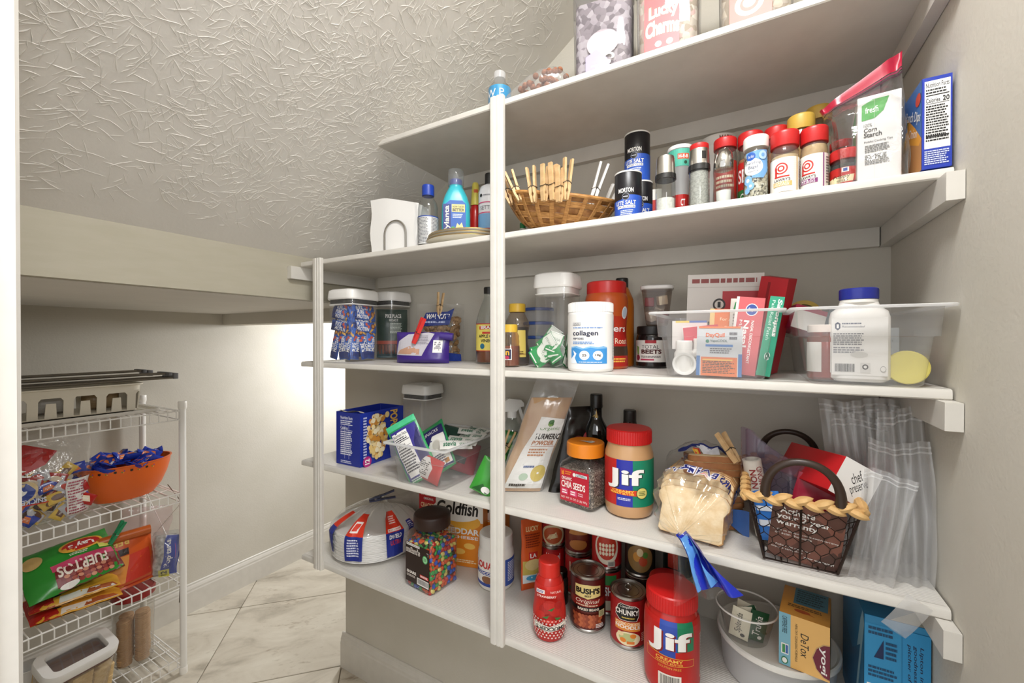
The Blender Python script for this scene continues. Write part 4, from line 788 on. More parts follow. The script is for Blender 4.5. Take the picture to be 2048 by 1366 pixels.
# --- dark bottles at the back
x, y, r = cylY(1168, 1218, 1.03); t = at('oil_bottle', 'black glass oil bottle with gold marked neck behind the seed jar', 'bottle', x, y, z)
gl = M('#0d0f0c', .08, coat=.6); pr = [(r * .9, 0), (r, .004), (r, .135), (r * .94, .15), (r * .55, .172), (r * .46, .18), (r * .46, .2), (r * .5, .203)]; body(t, pr, gl)
lid(t, r * .5, .203, .034, M('#141311', .3), knurl=False); band(t, [(r * .46, .17), (r * .46, .2)], .178, .202, [('p', [(.4, 0), (.5, .9), (.6, 0)], '#bb9a55'), ('p', [(.2, .1), (.45, .2), (.5, .5)], '#8f7840')], 0, 150); band(t, pr, .10, .12, [('t', 'tequila', .3, .2, .7, .8, '#cfcfcf')], 0, 140)
x, y, r = cylY(1247, 1273, 1.06); t = at('sauce_bottle', 'brown sauce bottle with ribbed black cap behind the peanut butter', 'bottle', x, y, z)
body(t, [(.024, 0), (.026, .004), (.026, .13), (.018, .155), (.016, .17)], M('#2a120c', .12)); lid(t, r, .17, .028, M('#231f1c', .4), 18)
# --- chia seeds
w = .092; rz = R(-13); Bc = P(1193, 1030, z); Bc = Vector((Bc.x - .010, max(Bc.y, .866), z))
ux, uy = Vector((math.cos(rz), math.sin(rz), 0)), Vector((-math.sin(rz), math.cos(rz), 0)); cc = Bc - ux * w * .48 + uy * w * .46
t = thing('seed_jar', 'square clear jar of chia seeds with orange lid and red label', 'jar', (cc.x, cc.y, z + .0006), rz)
sq_loft(t, [(w - .012, w - .012, .012, 0), (w, w, .014, .006), (w, w, .014, .088), (w - .004, w - .004, .018, .096), (w - .02, w - .02, .034, .106), (w - .026, w - .026, .032, .114)], CL('#f6f4f2', .03, .8, .03), 'clear_body', 5, cap1=False)
sq_loft(t, [(w - .016, w - .016, .01, .002), (w - .004, w - .004, .013, .008), (w - .004, w - .004, .013, .082), (w - .01, w - .01, .014, .083)], MV(['#3a342f', '#5b544c', '#8d8478', '#b3ab9f', '#4a433c', '#6e665c'], 420, .5, bump=.4), 'seeds', 5)
lid(t, .043, .112, .030, M('#e0821c', .35), 44); decal(t, 'sticker', flat((.008, -.004, .1425), (1, .1, 0), (-.1, 1, 0)), .035, .02, [('p', [(0, .3), (.9, 0), (1, .7), (.75, 1), (.5, .6)], '#dcd8ce'), ('l', .4, .2, .85, .6, 1, '#6a6052')], off=.0012)
decal(t, 'label', front(-w / 2, .048, 0), .076, .072, [('r', 0, 0, 1, 1, '#b81f33'), ('p', [(.05, .8), (.14, .8), (.14, .97), (.095, .9), (.05, .97)], '#dd8a2c'), ('l', .18, .82, .4, .95, 2, '#dd8a2c'), ('e', .5, .87, .05, .06, '#e8eee4'), ('r', .56, .83, .94, .92, '#d9dfe6'), ('l', .58, .84, .92, .91, 2, '#2a6a4a'), ('t', 'ORGANIC', .06, .66, .42, .76, '#f3e8e2', {'b': .02}), ('t', 'CHIA SEEDS', .05, .42, .88, .63, '#f6efe9', {'b': .02}), ('r', .06, .2, .28, .38, '#d2456f'), ('r', .36, .2, .6, .38, '#d2456f'), ('l', .08, .22, .26, .36, 2, '#f6efe9'), ('l', .38, .22, .58, .36, 2, '#f6efe9'), ('l', .64, .24, .84, .36, 2, '#e8b0b8'), ('t', 'NET WT 32 OZ (2 LB) 907g', .05, .06, .95, .14, '#f3e4e0')])
# --- big peanut butter
x, y, r = cyl(1210, 1308, 1042, z); pb_jar('peanut_butter_jar', 'creamy peanut butter jar with red, blue and green label', x, y, z, r, .184, 'creamy', -4)
# --- wrapped loaves
def slice_mesh(w, h, th):
    pts = [(-.44, 0), (.44, 0), (.49, .05), (.48, .55), (.55, .68), (.56, .8), (.49, .92), (.34, .985), (0, 1.0), (-.34, .985), (-.49, .92), (-.56, .8), (-.55, .68), (-.48, .55), (-.49, .05)]
    mb = MB(); L = lambda y, k: [(a * w * k, y, h * .5 + (b - .5) * h * k) for a, b in pts]
    mb.loft([L(th / 2, .93), L(th / 2, .965)], 0, mis=[0, 0]); mb = MB()
    mb.loft([L(th / 2, .94), L(th / 2 - .001, .985), L(th / 2 - .003, 1), L(-th / 2 + .003, 1), L(-th / 2 + .001, .985), L(-th / 2, .94)], 1, mis=[0, 1, 1, 1, 0, 0]); return mb
CRUMB = MN('#dcbd8e', '#ecd6b0', 45, .9, bump=.4, bscale=160, dist=.002); CRUST = MN('#b98552', '#cf9f68', 30, .7); BROWNC = MN('#8a5630', '#a06b3e', 30, .7)
sm = slice_mesh(.118, .105, .013).mesh('bread_slice', [CRUMB, CRUST])
LO = Vector((-.094, .842, z)); la = R(-9); ax = Vector((math.sin(-la) * -1, math.cos(la), 0)); ax = Vector((.16, .987, 0))
for i in range(11):
    o = bpy.data.objects.new('bread_slice', sm); COL.objects.link(o); o.location = LO + ax * (i * .0135) + Vector((0, 0, .004 + min(i, 3) * .0035))
    o.rotation_euler = (R(-26 + 4 * min(i, 5)), 0, R(-9)); o.scale = (1, 1, (.86 + .045 * min(i, 3))); tag(o, 'white bread slice in the clear bag at the shelf edge', 'bread', 'slices of the wrapped white loaf')
t = thing('bread_bag', 'clear bread bag with blue lettering and twisted blue tail hanging off the shelf', 'bag', (LO.x, LO.y, z + .0006), R(-9))
def breadbag(a, s, o=0):       # s from the knot in front (0) to the far end (1)
    k = min(1, s * 5) ** .6; yy = -.045 + s * .21 + (1 - k) * -.008; c_, s_ = math.cos(a), math.sin(a)
    ww, hh = .064 * k * (1 - .05 * s), .060 * k * (1 + .12 * s)
    e = 2 / 2.8; xx = ww * math.copysign(abs(c_) ** e, c_); zz = hh * math.copysign(abs(s_) ** e, s_)
    f = .004 * (1 - s) * math.sin(a * 15) + N(c_ * 3, s_ * 3, s * 6) * .006
    zc = .030 + .031 * k + .004 * s
    return Vector((xx + c_ * (f + o), yy, max(.0012, zc + zz + s_ * (f + o))))
MB().grid(lambda a, b: breadbag(a * 6.2832, b ** 1.6), 72, 30, 0, None, True).build('film', FILM, t, ang=80)
def bbS(x, y, o): return breadbag(R(78) - x / .06, .36 - y / .20, o + .0015)
decal(t, 'lettering', bbS, .13, .05, [('t', "BAIRD'S", .05, .25, .68, .8, '#e8e6f0', {'rot': 180, 'b': .06}), ('t', "BAIRD'S", .055, .27, .675, .78, '#1f2a72', {'rot': 180, 'b': .02}), ('t', "MRS", .72, .1, .98, .6, '#1f2a72', {'rot': 180, 'b': .02}), ('r', .42, .8, .62, 1.0, '#e7e3dc'), ('p', [(.52, .83), (.57, .95), (.46, .87), (.58, .87), (.47, .95)], '#c32c3a')], .006, .006, 0)
decal(t, 'lettering', lambda x, y, o: breadbag(R(2) + y / .06, .72 + x / .20, o + .0015), .08, .05, [('t', "BAIRD'S", .05, .2, .95, .8, '#e8e6f0', {'b': .05}), ('t', "BAIRD'S", .06, .22, .94, .78, '#22408c', {'b': .01})], .006, .006, 0)
def tail(w0, w1, pts, m, name, tw=0):
    n = len(pts) - 1
    def fn(a, b):
        k = b * n; i = min(int(k), n - 1); p = Vector(pts[i]).lerp(Vector(pts[i + 1]), k - i); w_ = w0 + (w1 - w0) * b; an = tw * b + .6
        return p + Vector((math.cos(an) * (a - .5) * w_, .012 * math.sin(a * 9 + b * 4) + .006 * (a - .5), math.sin(an) * (a - .5) * w_ * .55))
    return MB().grid(fn, 14, 14).build(name, m, t, ang=80)
tail(.018, .066, [(0, -.052, .03), (.02, -.063, .016), (.045, -.067, -.012), (.068, -.066, -.04)], M('#1f2fa8', .22), 'tail_printed', -.5)
tail(.016, .044, [(.004, -.055, .028), (.024, -.069, .012), (.036, -.073, -.012), (.05, -.072, -.036)], M('#5b93d2', .22), 'tail_printed', .3)
tail(.03, .11, [(0, -.05, .024), (.008, -.06, .0), (.022, -.063, -.04), (.034, -.062, -.068)], FILM, 'tail_clear', .2)
# second loaf, brown bread lying flat behind
sm2 = slice_mesh(.105, .1, .013).mesh('bread_slice', [CRUMB, BROWNC]); b2 = Vector((-.074, .955, z + .088))
plat = at('bread_bag', 'second bread bag with blue and red wave print propped behind the white loaf', 'bag', b2.x, b2.y, z + .002)
for i in range(4):
    o = bpy.data.objects.new('bread_slice', sm2); COL.objects.link(o); o.location = b2 + Vector((-.012 + .004 * i, .045, -.004 + i * .0135)); o.rotation_euler = (R(80), 0, R(14 + i * 2)); tag(o, 'brown bread slice lying flat in the second bag', 'bread', 'slices of the wrapped brown loaf')
for i in range(5):
    o = bpy.data.objects.new('bread_slice', sm2); COL.objects.link(o); o.location = b2 + Vector((-.01 + .002 * i, .052, -.083 + i * .0138)); o.rotation_euler = (R(88), 0, R(12)); tag(o, 'brown bread slice at the bottom of the second bag', 'bread', 'slices of the wrapped brown loaf')
def bag2(a, s, o=0):
    k = math.sin(math.pi * (.06 + .88 * s)) ** .5; c_, s_ = math.cos(a), math.sin(a)
    return Vector((-.080 + .145 * s, .018 + c_ * (.058 * k + o) + .01 * N(s * 9, a), .080 + s_ * (.076 * k + o) + N(c_ * 3, s_ * 3, s * 9) * .008))
MB().grid(lambda a, b: bag2(a * 6.2832, b), 48, 26, 0, None, True).build('film', FILM, plat, ang=80)
decal(plat, 'print', lambda x, y, o: bag2(R(130) - y / .08 * 1.0, .5 + x / .16, o + .0015), .13, .07, [('p', [(.1, .7), (.5, .86), (.95, .8), (.95, 1), (.1, 1)], '#25306f'), ('p', [(.35, .75), (.45, .7), (.5, .45), (.72, .3), (.9, .28), (.9, .2), (.66, .2), (.42, .4)], '#c2352c'), ('p', [(.33, .7), (.43, .65), (.48, .4), (.7, .25), (.7, .21), (.44, .34)], '#e2b23c'), ('p', [(.4, .9), (.75, .9), (.8, .5), (.55, .45)], '#dfe0e6'), ('t', 'WHEAT', .2, .25, .45, .5, '#27324f', {'tilt': -20})], .006, .006, 0)
MB().grid(lambda a, b: (-.075 + a * .15, -.045 - .01 * math.sin(a * 7), .03 + b * .04 - .03 * a + .006 * math.sin(a * 11 + b * 3)), 16, 5).build('printed_fold', M('#3f66a8', .25), plat, ang=80)
mb = MB(); rnd = random.Random(4); mb.grid(lambda a, b: (.075 + b * .035 * (1 + .3 * math.sin(a * 19)), .0 + .04 * b * math.cos(a * 6.28) * (1 + .3 * math.sin(a * 31)), .10 + .045 * b * math.sin(a * 6.28) + .02 * b), 40, 5, 0, None, True); mb.build('ruffled_end', FILM, plat, ang=80)
pin('pale wooden clothespin clamped across the brown bread bag', PY(1475, 925, .905), PY(1440, 866, .93), (.5, .75, .2))
# --- wire basket with braided rim
t = thing('wire_basket', 'brown wire basket with braided straw rim and two curved handles', 'basket', (.0765, .93, z + .001), 0)
WIRE = M('#2e211a', .45, .6); bh = .116; tw, td, bw, bd = .150, .250, .100, .205
def corner(sx, sy, k): return Vector((sx * (bw + (tw - bw) * k) / 2, sy * (bd + (td - bd) * k) / 2, .004 + (bh - .004) * k))
mb = MB()
for k in (0, 1):
    mb.tube([corner(-1, -1, k), corner(1, -1, k), corner(1, 1, k), corner(-1, 1, k)], .0022, 6, closed=True)
for sx, sy in ((-1, -1), (1, -1), (1, 1), (-1, 1)): mb.tube([corner(sx, sy, 0), corner(sx, sy, 1)], .0022, 6)
mb.tube([(0, -bd / 2, .004), (0, -td / 2, bh)], .0018, 6); mb.tube([(0, bd / 2, .004), (0, td / 2, bh)], .0018, 6)
for s in (-.25, .25): mb.tube([(s * bw, -bd / 2, .004), (s * bw, bd / 2, .004)], .0014, 5)
mb.build('frame', WIRE, t)
def net(pa, pb, pc, pd, nx, ny):          # hexagonal chicken wire between four corners
    P4 = lambda u, v: pa.lerp(pb, u).lerp(pd.lerp(pc, u), v)
    for j in range(ny):
        for i in range(nx):
            u0 = (i + (.5 if j % 2 else 0)) / nx; v0 = j / ny; w_, h_ = .5 / nx, 1 / ny
            for q in ([(u0, v0), (u0, v0 + h_ * .5)], [(u0, v0 + h_ * .5), (u0 + w_, v0 + h_)], [(u0, v0 + h_ * .5), (u0 - w_, v0 + h_)]):
                if all(-.001 <= a <= 1.001 for a, _ in q): nb.tube([P4(*q[0]), P4(*q[1])], .0007, 4)
nb = MB(); C_ = corner
for (a, b) in (((-1, -1), (1, -1)), ((1, -1), (1, 1)), ((1, 1), (-1, 1)), ((-1, 1), (-1, -1))):
    net(C_(*a, 0), C_(*b, 0), C_(*b, 1), C_(*a, 1), 6 if a[1] == b[1] else 9, 7)
nb.build('wire_mesh', WIRE, t)
# braided rim: each plait leaf a piece of its own
RAFF = MN('#b78a50', '#d5ae74', 90, .7, stretch=(.3, 1, 1), bump=.5, bscale=120)
lv = MB(); lv.grid(lambda a, b: ((a - .5) * .030, math.sin(math.pi * a) * .0062 * math.cos(b * 6.2832), math.sin(math.pi * a) ** .7 * .0052 * math.sin(b * 6.2832)), 10, 8); lme = lv.mesh('plait_strand', RAFF)
loop = [(-1, -1), (1, -1), (1, 1), (-1, 1)]
for k in range(4):
    a, b = corner(*loop[k], 1), corner(*loop[(k + 1) % 4], 1); n = max(2, round((b - a).length / .0135)); d_ = (b - a).normalized(); nrm = Vector((d_.y, -d_.x, 0))
    for i in range(n):
        o = bpy.data.objects.new('plait_strand', lme); COL.objects.link(o); o.parent = t; s = 1 if i % 2 else -1
        o.scale = (1.15, 1.45, 1.45); o.location = a.lerp(b, (i + .5) / n) + nrm * .003 + Vector((0, 0, s * .0028)); o.rotation_euler = (0, R(-22) * s, math.atan2(d_.y, d_.x) + R(6) * s)
def handle(y, lean):
    pts = []
    for i in range(25):
        a = math.pi * i / 24; pts.append((-.050 * math.cos(a), y - lean * math.sin(a), bh + .004 + .064 * math.sin(a) ** .8))
    return MB().tube(pts, .0062, 10, rf=lambda q: 1.25 - .35 * math.sin(math.pi * q)).build('handle', M('#33241b', .4), t)
handle(-td / 2 - .004, .012); handle(td / 2 + .002, .02)
# things in the basket
def brick_mat():
    m, n, l, b = _new('rocks', 'rock print'); tc = n.new('ShaderNodeTexCoord'); v = n.new('ShaderNodeTexVoronoi'); v.inputs['Scale'].default_value = 34; l.new(tc.outputs['Object'], v.inputs['Vector'])
    s = n.new('ShaderNodeSeparateColor'); l.new(v.outputs['Color'], s.inputs[0]); r = n.new('ShaderNodeValToRGB'); r.color_ramp.elements[0].color = lin('#4a3028'); r.color_ramp.elements[1].color = lin('#8a5646'); l.new(s.outputs[0], r.inputs[0]); l.new(r.outputs[0], b.inputs['Base Color']); return m
card = MB(); card.rbox(.098, .0012, .104, .0005, (0, 0, 0), 0, .0002, 1); o = card.build('warranty_card', M('#5a3c30', .45))
o.location = (.0795, .8375, z + .006); o.rotation_euler = (R(12), R(5), R(-2)); tag(o, 'brown rock patterned warranty card inside the wire basket front', 'card')
decal(o, 'print', front(-.0006, .052), .098, .104, [('r', 0, 0, 1, 1, brick_mat()), ('t', 'Activate', .12, .8, .6, .91, WHT, {'b': .02}), ('t', 'your 2 year', .08, .68, .82, .79, WHT, {'b': .02}), ('t', 'warranty', .08, .57, .66, .67, WHT, {'b': .02}), ('t', '1. Go to shelper.sowe.com/warranty', .05, .47, .95, .51, WHT), ('t', 'or scan the code', .08, .42, .6, .46, WHT), ('t', '2. Follow the steps and', .05, .2, .6, .24, WHT), ('t', 'enjoy a carry-free', .05, .15, .5, .19, WHT), ('t', 'your warranty!', .52, .09, .93, .135, WHT, {'b': .01})], off=.0002)
t = thing('gift_box', 'white ended red chef box tilted on top of the basket', 'box', (.128, .862, z + .118), rot=(R(-6), R(30), R(22)))
MB().rbox(.062, .15, .062, .001, (0, .05, 0)).build('carton', M('#b81a1f', .4), t); decal(t, 'end_panel', front(-.025, .031), .062, .062, [('r', 0, 0, 1, 1, '#e8e5e1'), ('t', 'chef', .3, .52, .62, .78, '#2a2624', {'s': .3, 'tilt': 52}), ('t', 'preserve', .4, .3, .88, .52, '#2a2624', {'s': .3, 'tilt': 52})])
t = thing('plastic_sleeve', 'lilac tinted clear plastic sleeve curling out of the basket', 'sleeve', (.045, .935, z + .09))
def slv(a, b):
    an = R(205) - a * R(230) if a < .45 else R(205) - .45 * R(230); q = max(0, a - .45)
    return (-.035 + .020 * math.cos(an) + q * .19, -.03 + .024 * math.sin(an) - q * .05 + .006 * math.sin(q * 14), -.02 + b * .135 * (1 - .75 * q ** .7) + .004 * math.sin(a * 8))
MB().grid(slv, 30, 12).build('sheet', CL('#e6dcec', .16, .8, .1, hcol='#d9cfe4'), t, ang=80)
MB().grid(lambda a, b: tuple(Vector(slv(a, b)) * .93 + Vector((.004, .006, .004))), 30, 12).build('inner_sheet', CL('#e6dcec', .12, .8, .1, hcol='#d9cfe4'), t, ang=80)
t = thing('wrap_roll', 'white paper roll with dark red lettering standing in the basket corner', 'roll', (.031, .915, z + .008), rot=(R(-6), R(-8), R(60)))
MB().lathe([(.004, 0), (.016, .001), (.016, .145), (.012, .146), (.011, .12)], 24).build('roll', M('#cfc8bd', .6), t); decal(t, 'lettering', wrap(.016, .11, -40), .03, .05, [('t', 'DIAMOND', .5, 0, .85, 1, '#8a2a2a', {'rot': 90}), ('t', 'NON', .1, .2, .45, .9, '#8a2a2a', {'rot': 90, 'b': .02})], .003)
leaning('seasoning_packet', 'blue and white striped packet bent inside the basket', 'packet', (.046, .868, z + .02), .05, .085, .012, '#2f73c4', (R(-4), R(-16), R(-30)), 21, [('r', .0, .3, 1, .42, '#dfe6ee'), ('r', 0, .6, 1, .7, '#dfe6ee')])
leaning('seasoning_packet', 'crimson packet leaning inside the basket behind the card', 'packet', (.095, .888, z + .012), .075, .125, .012, '#a5203a', (R(-5), R(10), R(-8)), 23, [('r', .1, .1, .9, .3, '#7c142a')])
# --- clear slider bags leaning by the side wall
for i, (x, y, w_, h_, rz, ln, ph) in enumerate([(.186, .915, .085, .240, 8, -.05, .3), (.190, .945, .105, .262, 14, -.06, 1.7), (.212, .858, .070, .215, -6, -.02, 3.1), (.214, .880, .066, .262, 4, .02, 4.4), (.192, .925, .1, .268, 10, .0, 5.2), (.168, .838, .060, .165, -6, .16, .9)]):
    t = thing('zipper_bag', 'empty clear zipper bag standing beside the wire basket', 'bag', (x, y, z + .001), R(rz), 'clear zipper bags by the wall')
    def zs(a, b, s, w_=w_, h_=h_, ph=ph, ln=ln, i=i):
        xx = (a - .5) * w_; fold = .0075 * math.sin(xx * 150 + ph + b * 2.5 + 1.6 * N(xx * 30, b * 3, i)) * (.35 + .65 * math.sin(math.pi * min(1, b * 1.05))) + .004 * math.sin(xx * 330 + ph * 2)
        return (xx * (1 - .12 * math.sin(b * 3 + ph)) + ln * b * h_, fold + s * (.0012 + .006 * math.sin(math.pi * b) * math.sin(math.pi * a)) + .022 * b * b, b * h_ + .006 * math.sin(a * 4 + ph) * b)
    mb = MB()
    for s_ in (-1, 1): mb.grid(lambda a, b: zs(a, b, s_), 30, 16)
    mb.build('film', FILM2, t, ang=85)
    mb = MB()
    for b0 in (.92, .955): mb.grid(lambda a, b: tuple(Vector(zs(a, b0 + b * .012, -1)) + Vector((0, -.001, 0))), 30, 1)
    mb.build('zip_strip', CL('#ffffff', .55, .4), t, ang=85)
t = thing('zipper_bag', 'small crumpled clear bag corner hanging below the shelf edge', 'bag', (.186, .7985, z - .046), rot=(R(4), R(28), R(-6)), group='clear zipper bags by the wall')
pouch(t, 'film', .03, .06, .004, [FILM2], None, 'pillow', 44, .004, 8, 8)
# ================================================================== middle shelf
z = ZS[2]
# --- clear container of protein bars
Bc = PY(700, 683, .838); w = .122
t = popbox('storage_container', 'square clear container stuffed with blue protein bars', Bc.x - w / 2 + .004, .838 + w / 2, z, w, .222, 0, group='white lidded storage containers')
cx, cy = t.location.x, t.location.y
bar_its = lambda k: [('r', 0, 0, 1, 1, ('#2a5bb0', '#234f9f', '#3468bd')[k % 3]), ('p', [(.0, .0), (.35, .0), (.2, 1), (0, 1)], '#1e2f6e'), ('t', 'PURE', .22, .52, .5, .92, WHT, {'b': .03}), ('t', 'PROTEIN', .22, .1, .7, .48, WHT, {'b': .03}), ('p', [(.72, 0), (.8, 0), (1, .8), (1, 1), (.95, 1)], '#d9a84c'), ('e', .86, .62, .09, .26, '#6b3a1c'), ('e', .86, .62, .05, .15, '#c98a3f'), ('e', .6, .78, .045, .16, '#d2532c'), ('e', .68, .55, .045, .16, '#d2532c')]
bars = []
rnd = random.Random(31)
for lv, (dz, n) in enumerate(((.054, 3), (.104, 3), (.142, 2))):
    for j in range(n):                    # bars pressed against the two visible sides, more behind
        q = (-.03 + .03 * j) if n == 3 else (-.012 + .03 * j); sp = rnd.choice((78, 96, 104, 70)) if lv == 0 else rnd.choice((8, -10, 170, 14))
        if lv and j == 0: q = 0
        bars.append((q if lv == 0 else rnd.uniform(-.002, .002), -.0405 + .005 * (lv and j), dz + (.018 * j if lv else 0), sp, rnd.uniform(-4, 4), j + lv)); bars.append((.0405 - .005 * (lv and j), q if lv == 0 else rnd.uniform(-.002, .002), dz + (.018 * j if lv else 0), sp + 6, 90 + rnd.uniform(-4, 4), j))
bars += [(-.01, -.005, .055, 85, 30, 0), (.005, .015, .06, 95, 60, 1), (-.02, .02, .06, 80, 10, 2), (0, .01, .15, 10, 40, 1), (-.005, 0, .125, 170, 20, 2)]
for i, (dx, dy, dz, sp, yaw, k) in enumerate(bars):
    b = thing('protein_bar', 'blue wrapped protein bar inside the clear container', 'snack bar', (cx + dx, cy + dy, z + .003 + dz), rot=(R(-4), 0, R(yaw)), group='protein bars in the container')
    T = Matrix.Rotation(R(-sp), 4, 'Y'); ln, hh = .100, .033
    st = MB(); mf = None
    def S(x, y, o, s=-1): 
        u, v = 2 * x / ln, 2 * y / hh; th = .0055 * max(0, 1 - abs(v) ** 3) ** .6 * max(.08, 1 - abs(u) ** 10) + .0006 + .0008 * N(x * 160, y * 160, i)
        return T @ Vector((x, s * (th + o), y))
    for s in (-1, 1):
        f0 = len(st.f); st.grid(lambda a, c_: S((a - .5) * ln, (c_ - .5) * hh, 0, s), 16, 8)
        if s > 0: st.f[f0:] = [q[::-1] for q in st.f[f0:]]
    st.build('wrapper', M('#2c59ad', .22), b, ang=80); decal(b, 'print', S, ln * .94, hh * .96, bar_its(k), .008, .006, .0004)
# --- second container with a coffee bag
Bc = PY(782, 683, .985); w2 = .108
t = popbox('storage_container', 'square clear container holding a dark green coffee bag', Bc.x - w2 / 2, .985 + w2 / 2 + .002, z, w2, .228, 0, group='white lidded storage containers')
cb = thing('coffee_bag', 'dark green coffee bag with red stripe inside the clear container', 'bag', (t.location.x, t.location.y, z + .006), R(46))
S = pouch(cb, 'foil', .104, .165, .06, [M('#16352a', .35)], None, 'stand', 61, .003)
bagprint(cb, S, .104, .165, [('r', 0, .28, 1, .35, '#a8432a'), ('r', .0, .0, 1, .28, '#4a2c22'), ('p', [(0, 0), (1, 0), (1, .12), (.7, .2), (.4, .1), (.2, .18), (0, .1)], '#2a4a52'), ('t', 'PIKE PLACE', .3, .82, .8, .9, WHT, {'b': .02}), ('t', 'ROAST', .42, .75, .7, .8, WHT), ('l', .45, .5, .85, .72, 8, '#c9d2c8')] + [('r', .1 + .1 * i, .08, .16 + .1 * i, .26, ('#6a3a2a', '#7c4a36')[i % 2]) for i in range(8)])
# --- walnuts
t = thing('nut_bag', 'clear bag of walnut halves with blue header label', 'bag', (-.835, 1.02, z + .001), R(32))
S = pouch(t, 'clear_bag', .148, .178, .07, [FILM], None, lambda v: (.35 + .65 * min(1, v / .15)) * max(.08, 1 - max(0, v - .5) * 1.9) ** .6, 71, .005)
bagprint(t, S, .148, .178, [('p', [(.05, 0), (.95, 0), (.95, .12), (.7, .15), (.4, .11), (.05, .15)], '#1f3fa0')], 'bottom_band', .01)
bagprint(t, S, .148, .178, [('p', [(.12, .60), (.72, .63), (.8, .92), (.66, .86), (.22, .84)], '#1b3280'), ('t', 'WALNUTS', .24, .73, .72, .82, WHT, {'b': .04, 's': .2}), ('l', .22, .65, .68, .7, 1, '#b9c3e6')], step=.01)
nb = MB(); rnd = random.Random(8)
for i in range(150):
    a, v = rnd.uniform(-.9, .9), rnd.uniform(.04, .74); th = .03 * (1 - abs(a) ** 2.5) ** .5 * (1 if v < .5 else max(.25, 1 - (v - .5) * 2))
    st = len(nb.v); nb.ball((0, 0, 0), rnd.uniform(.008, .012), 7, 5, rnd.choice((0, 0, 1)), .6); T = Matrix.Translation((a * .064, -th * rnd.uniform(.45, .98) + .002, .008 + v * .17)) @ Matrix.Rotation(rnd.random() * 6, 4, Vector((rnd.random(), rnd.random(), rnd.random() + .1)).normalized()); nb.xf(T, st)
    for q in range(st, len(nb.v)):
        p = Vector(nb.v[q]); nb.v[q] = tuple(p + Vector((N(p.x * 260, p.y * 260, p.z * 260), N(p.x * 250, p.z * 250, i), N(p.y * 240, p.z * 240, i))) * .0035)
o = nb.build('walnuts', [MN('#8c6a44', '#b08d62', 160, .7), MN('#77552f', '#9c7849', 160, .7)], ang=40); o.location = t.location; o.rotation_euler = t.rotation_euler
tag(o, 'tan walnut halves filling the clear bag', 'walnuts', None, 'stuff')
ux, uy = Vector((math.cos(R(32)), math.sin(R(32)), 0)), Vector((-math.sin(R(32)), math.cos(R(32)), 0)); q = t.location
pin('tan wooden clothespin clipped to the top of the walnut bag', q + ux * -.002 - uy * .018 + Vector((0, 0, .142)), q + ux * .004 - uy * .014 + Vector((0, 0, .212)), ux * .8 + uy * .4)
# --- purple pouch with red pin
t = thing('snack_pouch', 'rolled over purple pouch with clear window clamped by a red clothespin', 'pouch', (-.815, .915, z + .001), R(20))
PUR = '#3a2377'
S = pouch(t, 'pouch', .158, .088, .062, [M(PUR, .3)], None, lambda v: (.5 + .5 * min(1, v / .1)) * max(.05, 1 - v) ** .5, 75, .004)
bagprint(t, S, .158, .088, [('p', [(.03, .26), (.55, .24), (.74, .95), (.62, .99), (.25, .93), (.06, .7)], '#b9b6bd'), ('p', [(.06, .3), (.5, .28), (.5, .45), (.3, .55), (.1, .42)], '#b58c74'), ('l', .42, .6, .66, .9, 6, '#77737d'), ('r', .74, .34, .9, .74, '#e2e0dc'), ('l', .76, .4, .88, .7, 5, '#55505a')], step=.008)
mb = MB(); mb.tube([(.058, -.012, .078), (.095, -.008, .074)], .011, 12); mb.build('rolled_top', M(PUR, .28), t)
ux, uy = Vector((math.cos(R(20)), math.sin(R(20)), 0)), Vector((-math.sin(R(20)), math.cos(R(20)), 0)); q = t.location
pin('bright red clothespin on the purple pouch', q - ux * .016 - uy * .026 + Vector((0, 0, .056)), q + ux * .012 - uy * .02 + Vector((0, 0, .128)), ux * .7 - uy * .7, 'clothespin', M('#cf2f2a', .35), None)
# --- bottles either side of the long upright
x, y, r = cylY(952, 1004, 1.0); t = at('vinegar_bottle', 'clear cider vinegar bottle with yellow label behind the long upright', 'bottle', x, y, z)
pr = [(r * .9, 0), (r, .005), (r, .115), (r * .85, .14), (r * .4, .185), (r * .36, .2)]; body(t, pr, GLASS, cap1=False); fill(t, pr, M('#7a3d17', .15), .004, .1); lid(t, r * .4, .198, .018, M('#1d1a17', .4), 18)
band(t, pr, .035, .112, [('r', 0, 0, 1, 1, '#c8281c'), ('r', .0, .03, 1, .97, '#e7d768'), ('p', [(.2, .78), (.8, .82), (.8, .94), (.2, .9)], '#c8281c'), ('t', 'BRAGG', .25, .8, .75, .92, WHT, {'b': .03}), ('t', 'APPLE CIDER', .18, .48, .82, .6, '#1d1a12', {'b': .03}), ('t', 'VINEGAR', .25, .32, .75, .44, '#1d1a12', {'b': .03}), ('r', .3, .63, .7, .7, '#c8281c'), ('e', .3, .18, .07, .1, '#2b6d8a')], 0, 150)
x, y, r = cylY(1003, 1037, .905); t = at('honey_bottle', 'small squat honey bottle with yellow cap beside the long upright', 'bottle', x, y, z)
HON = M('#7c3a0f', .1, coat=.5); r = .025; pr = [(r * .85, 0), (r, .004), (r, .05), (r * .9, .056), (r * .95, .062), (r * .88, .07), (r * .93, .076), (r * .7, .088)]; body(t, pr, CL('#f3dcae', .1, .8, .05)); fill(t, pr, HON, .003, .052); lid(t, .019, .086, .019, M('#e3b93e', .4), 30)
band(t, pr, .018, .045, [('r', 0, 0, 1, 1, WHT), ('r', .05, .06, .95, .94, '#24264a'), ('t', 'en', .2, .4, .8, .8, '#e7b23a', {'b': .03}), ('e', .6, .2, .2, .16, '#c2345a')], -25, 70)
x, y, r = cylY(1012, 1057, .968); t = at('honey_bottle', 'tall dark honey bottle with yellow cap and flame badge', 'bottle', x, y, z)
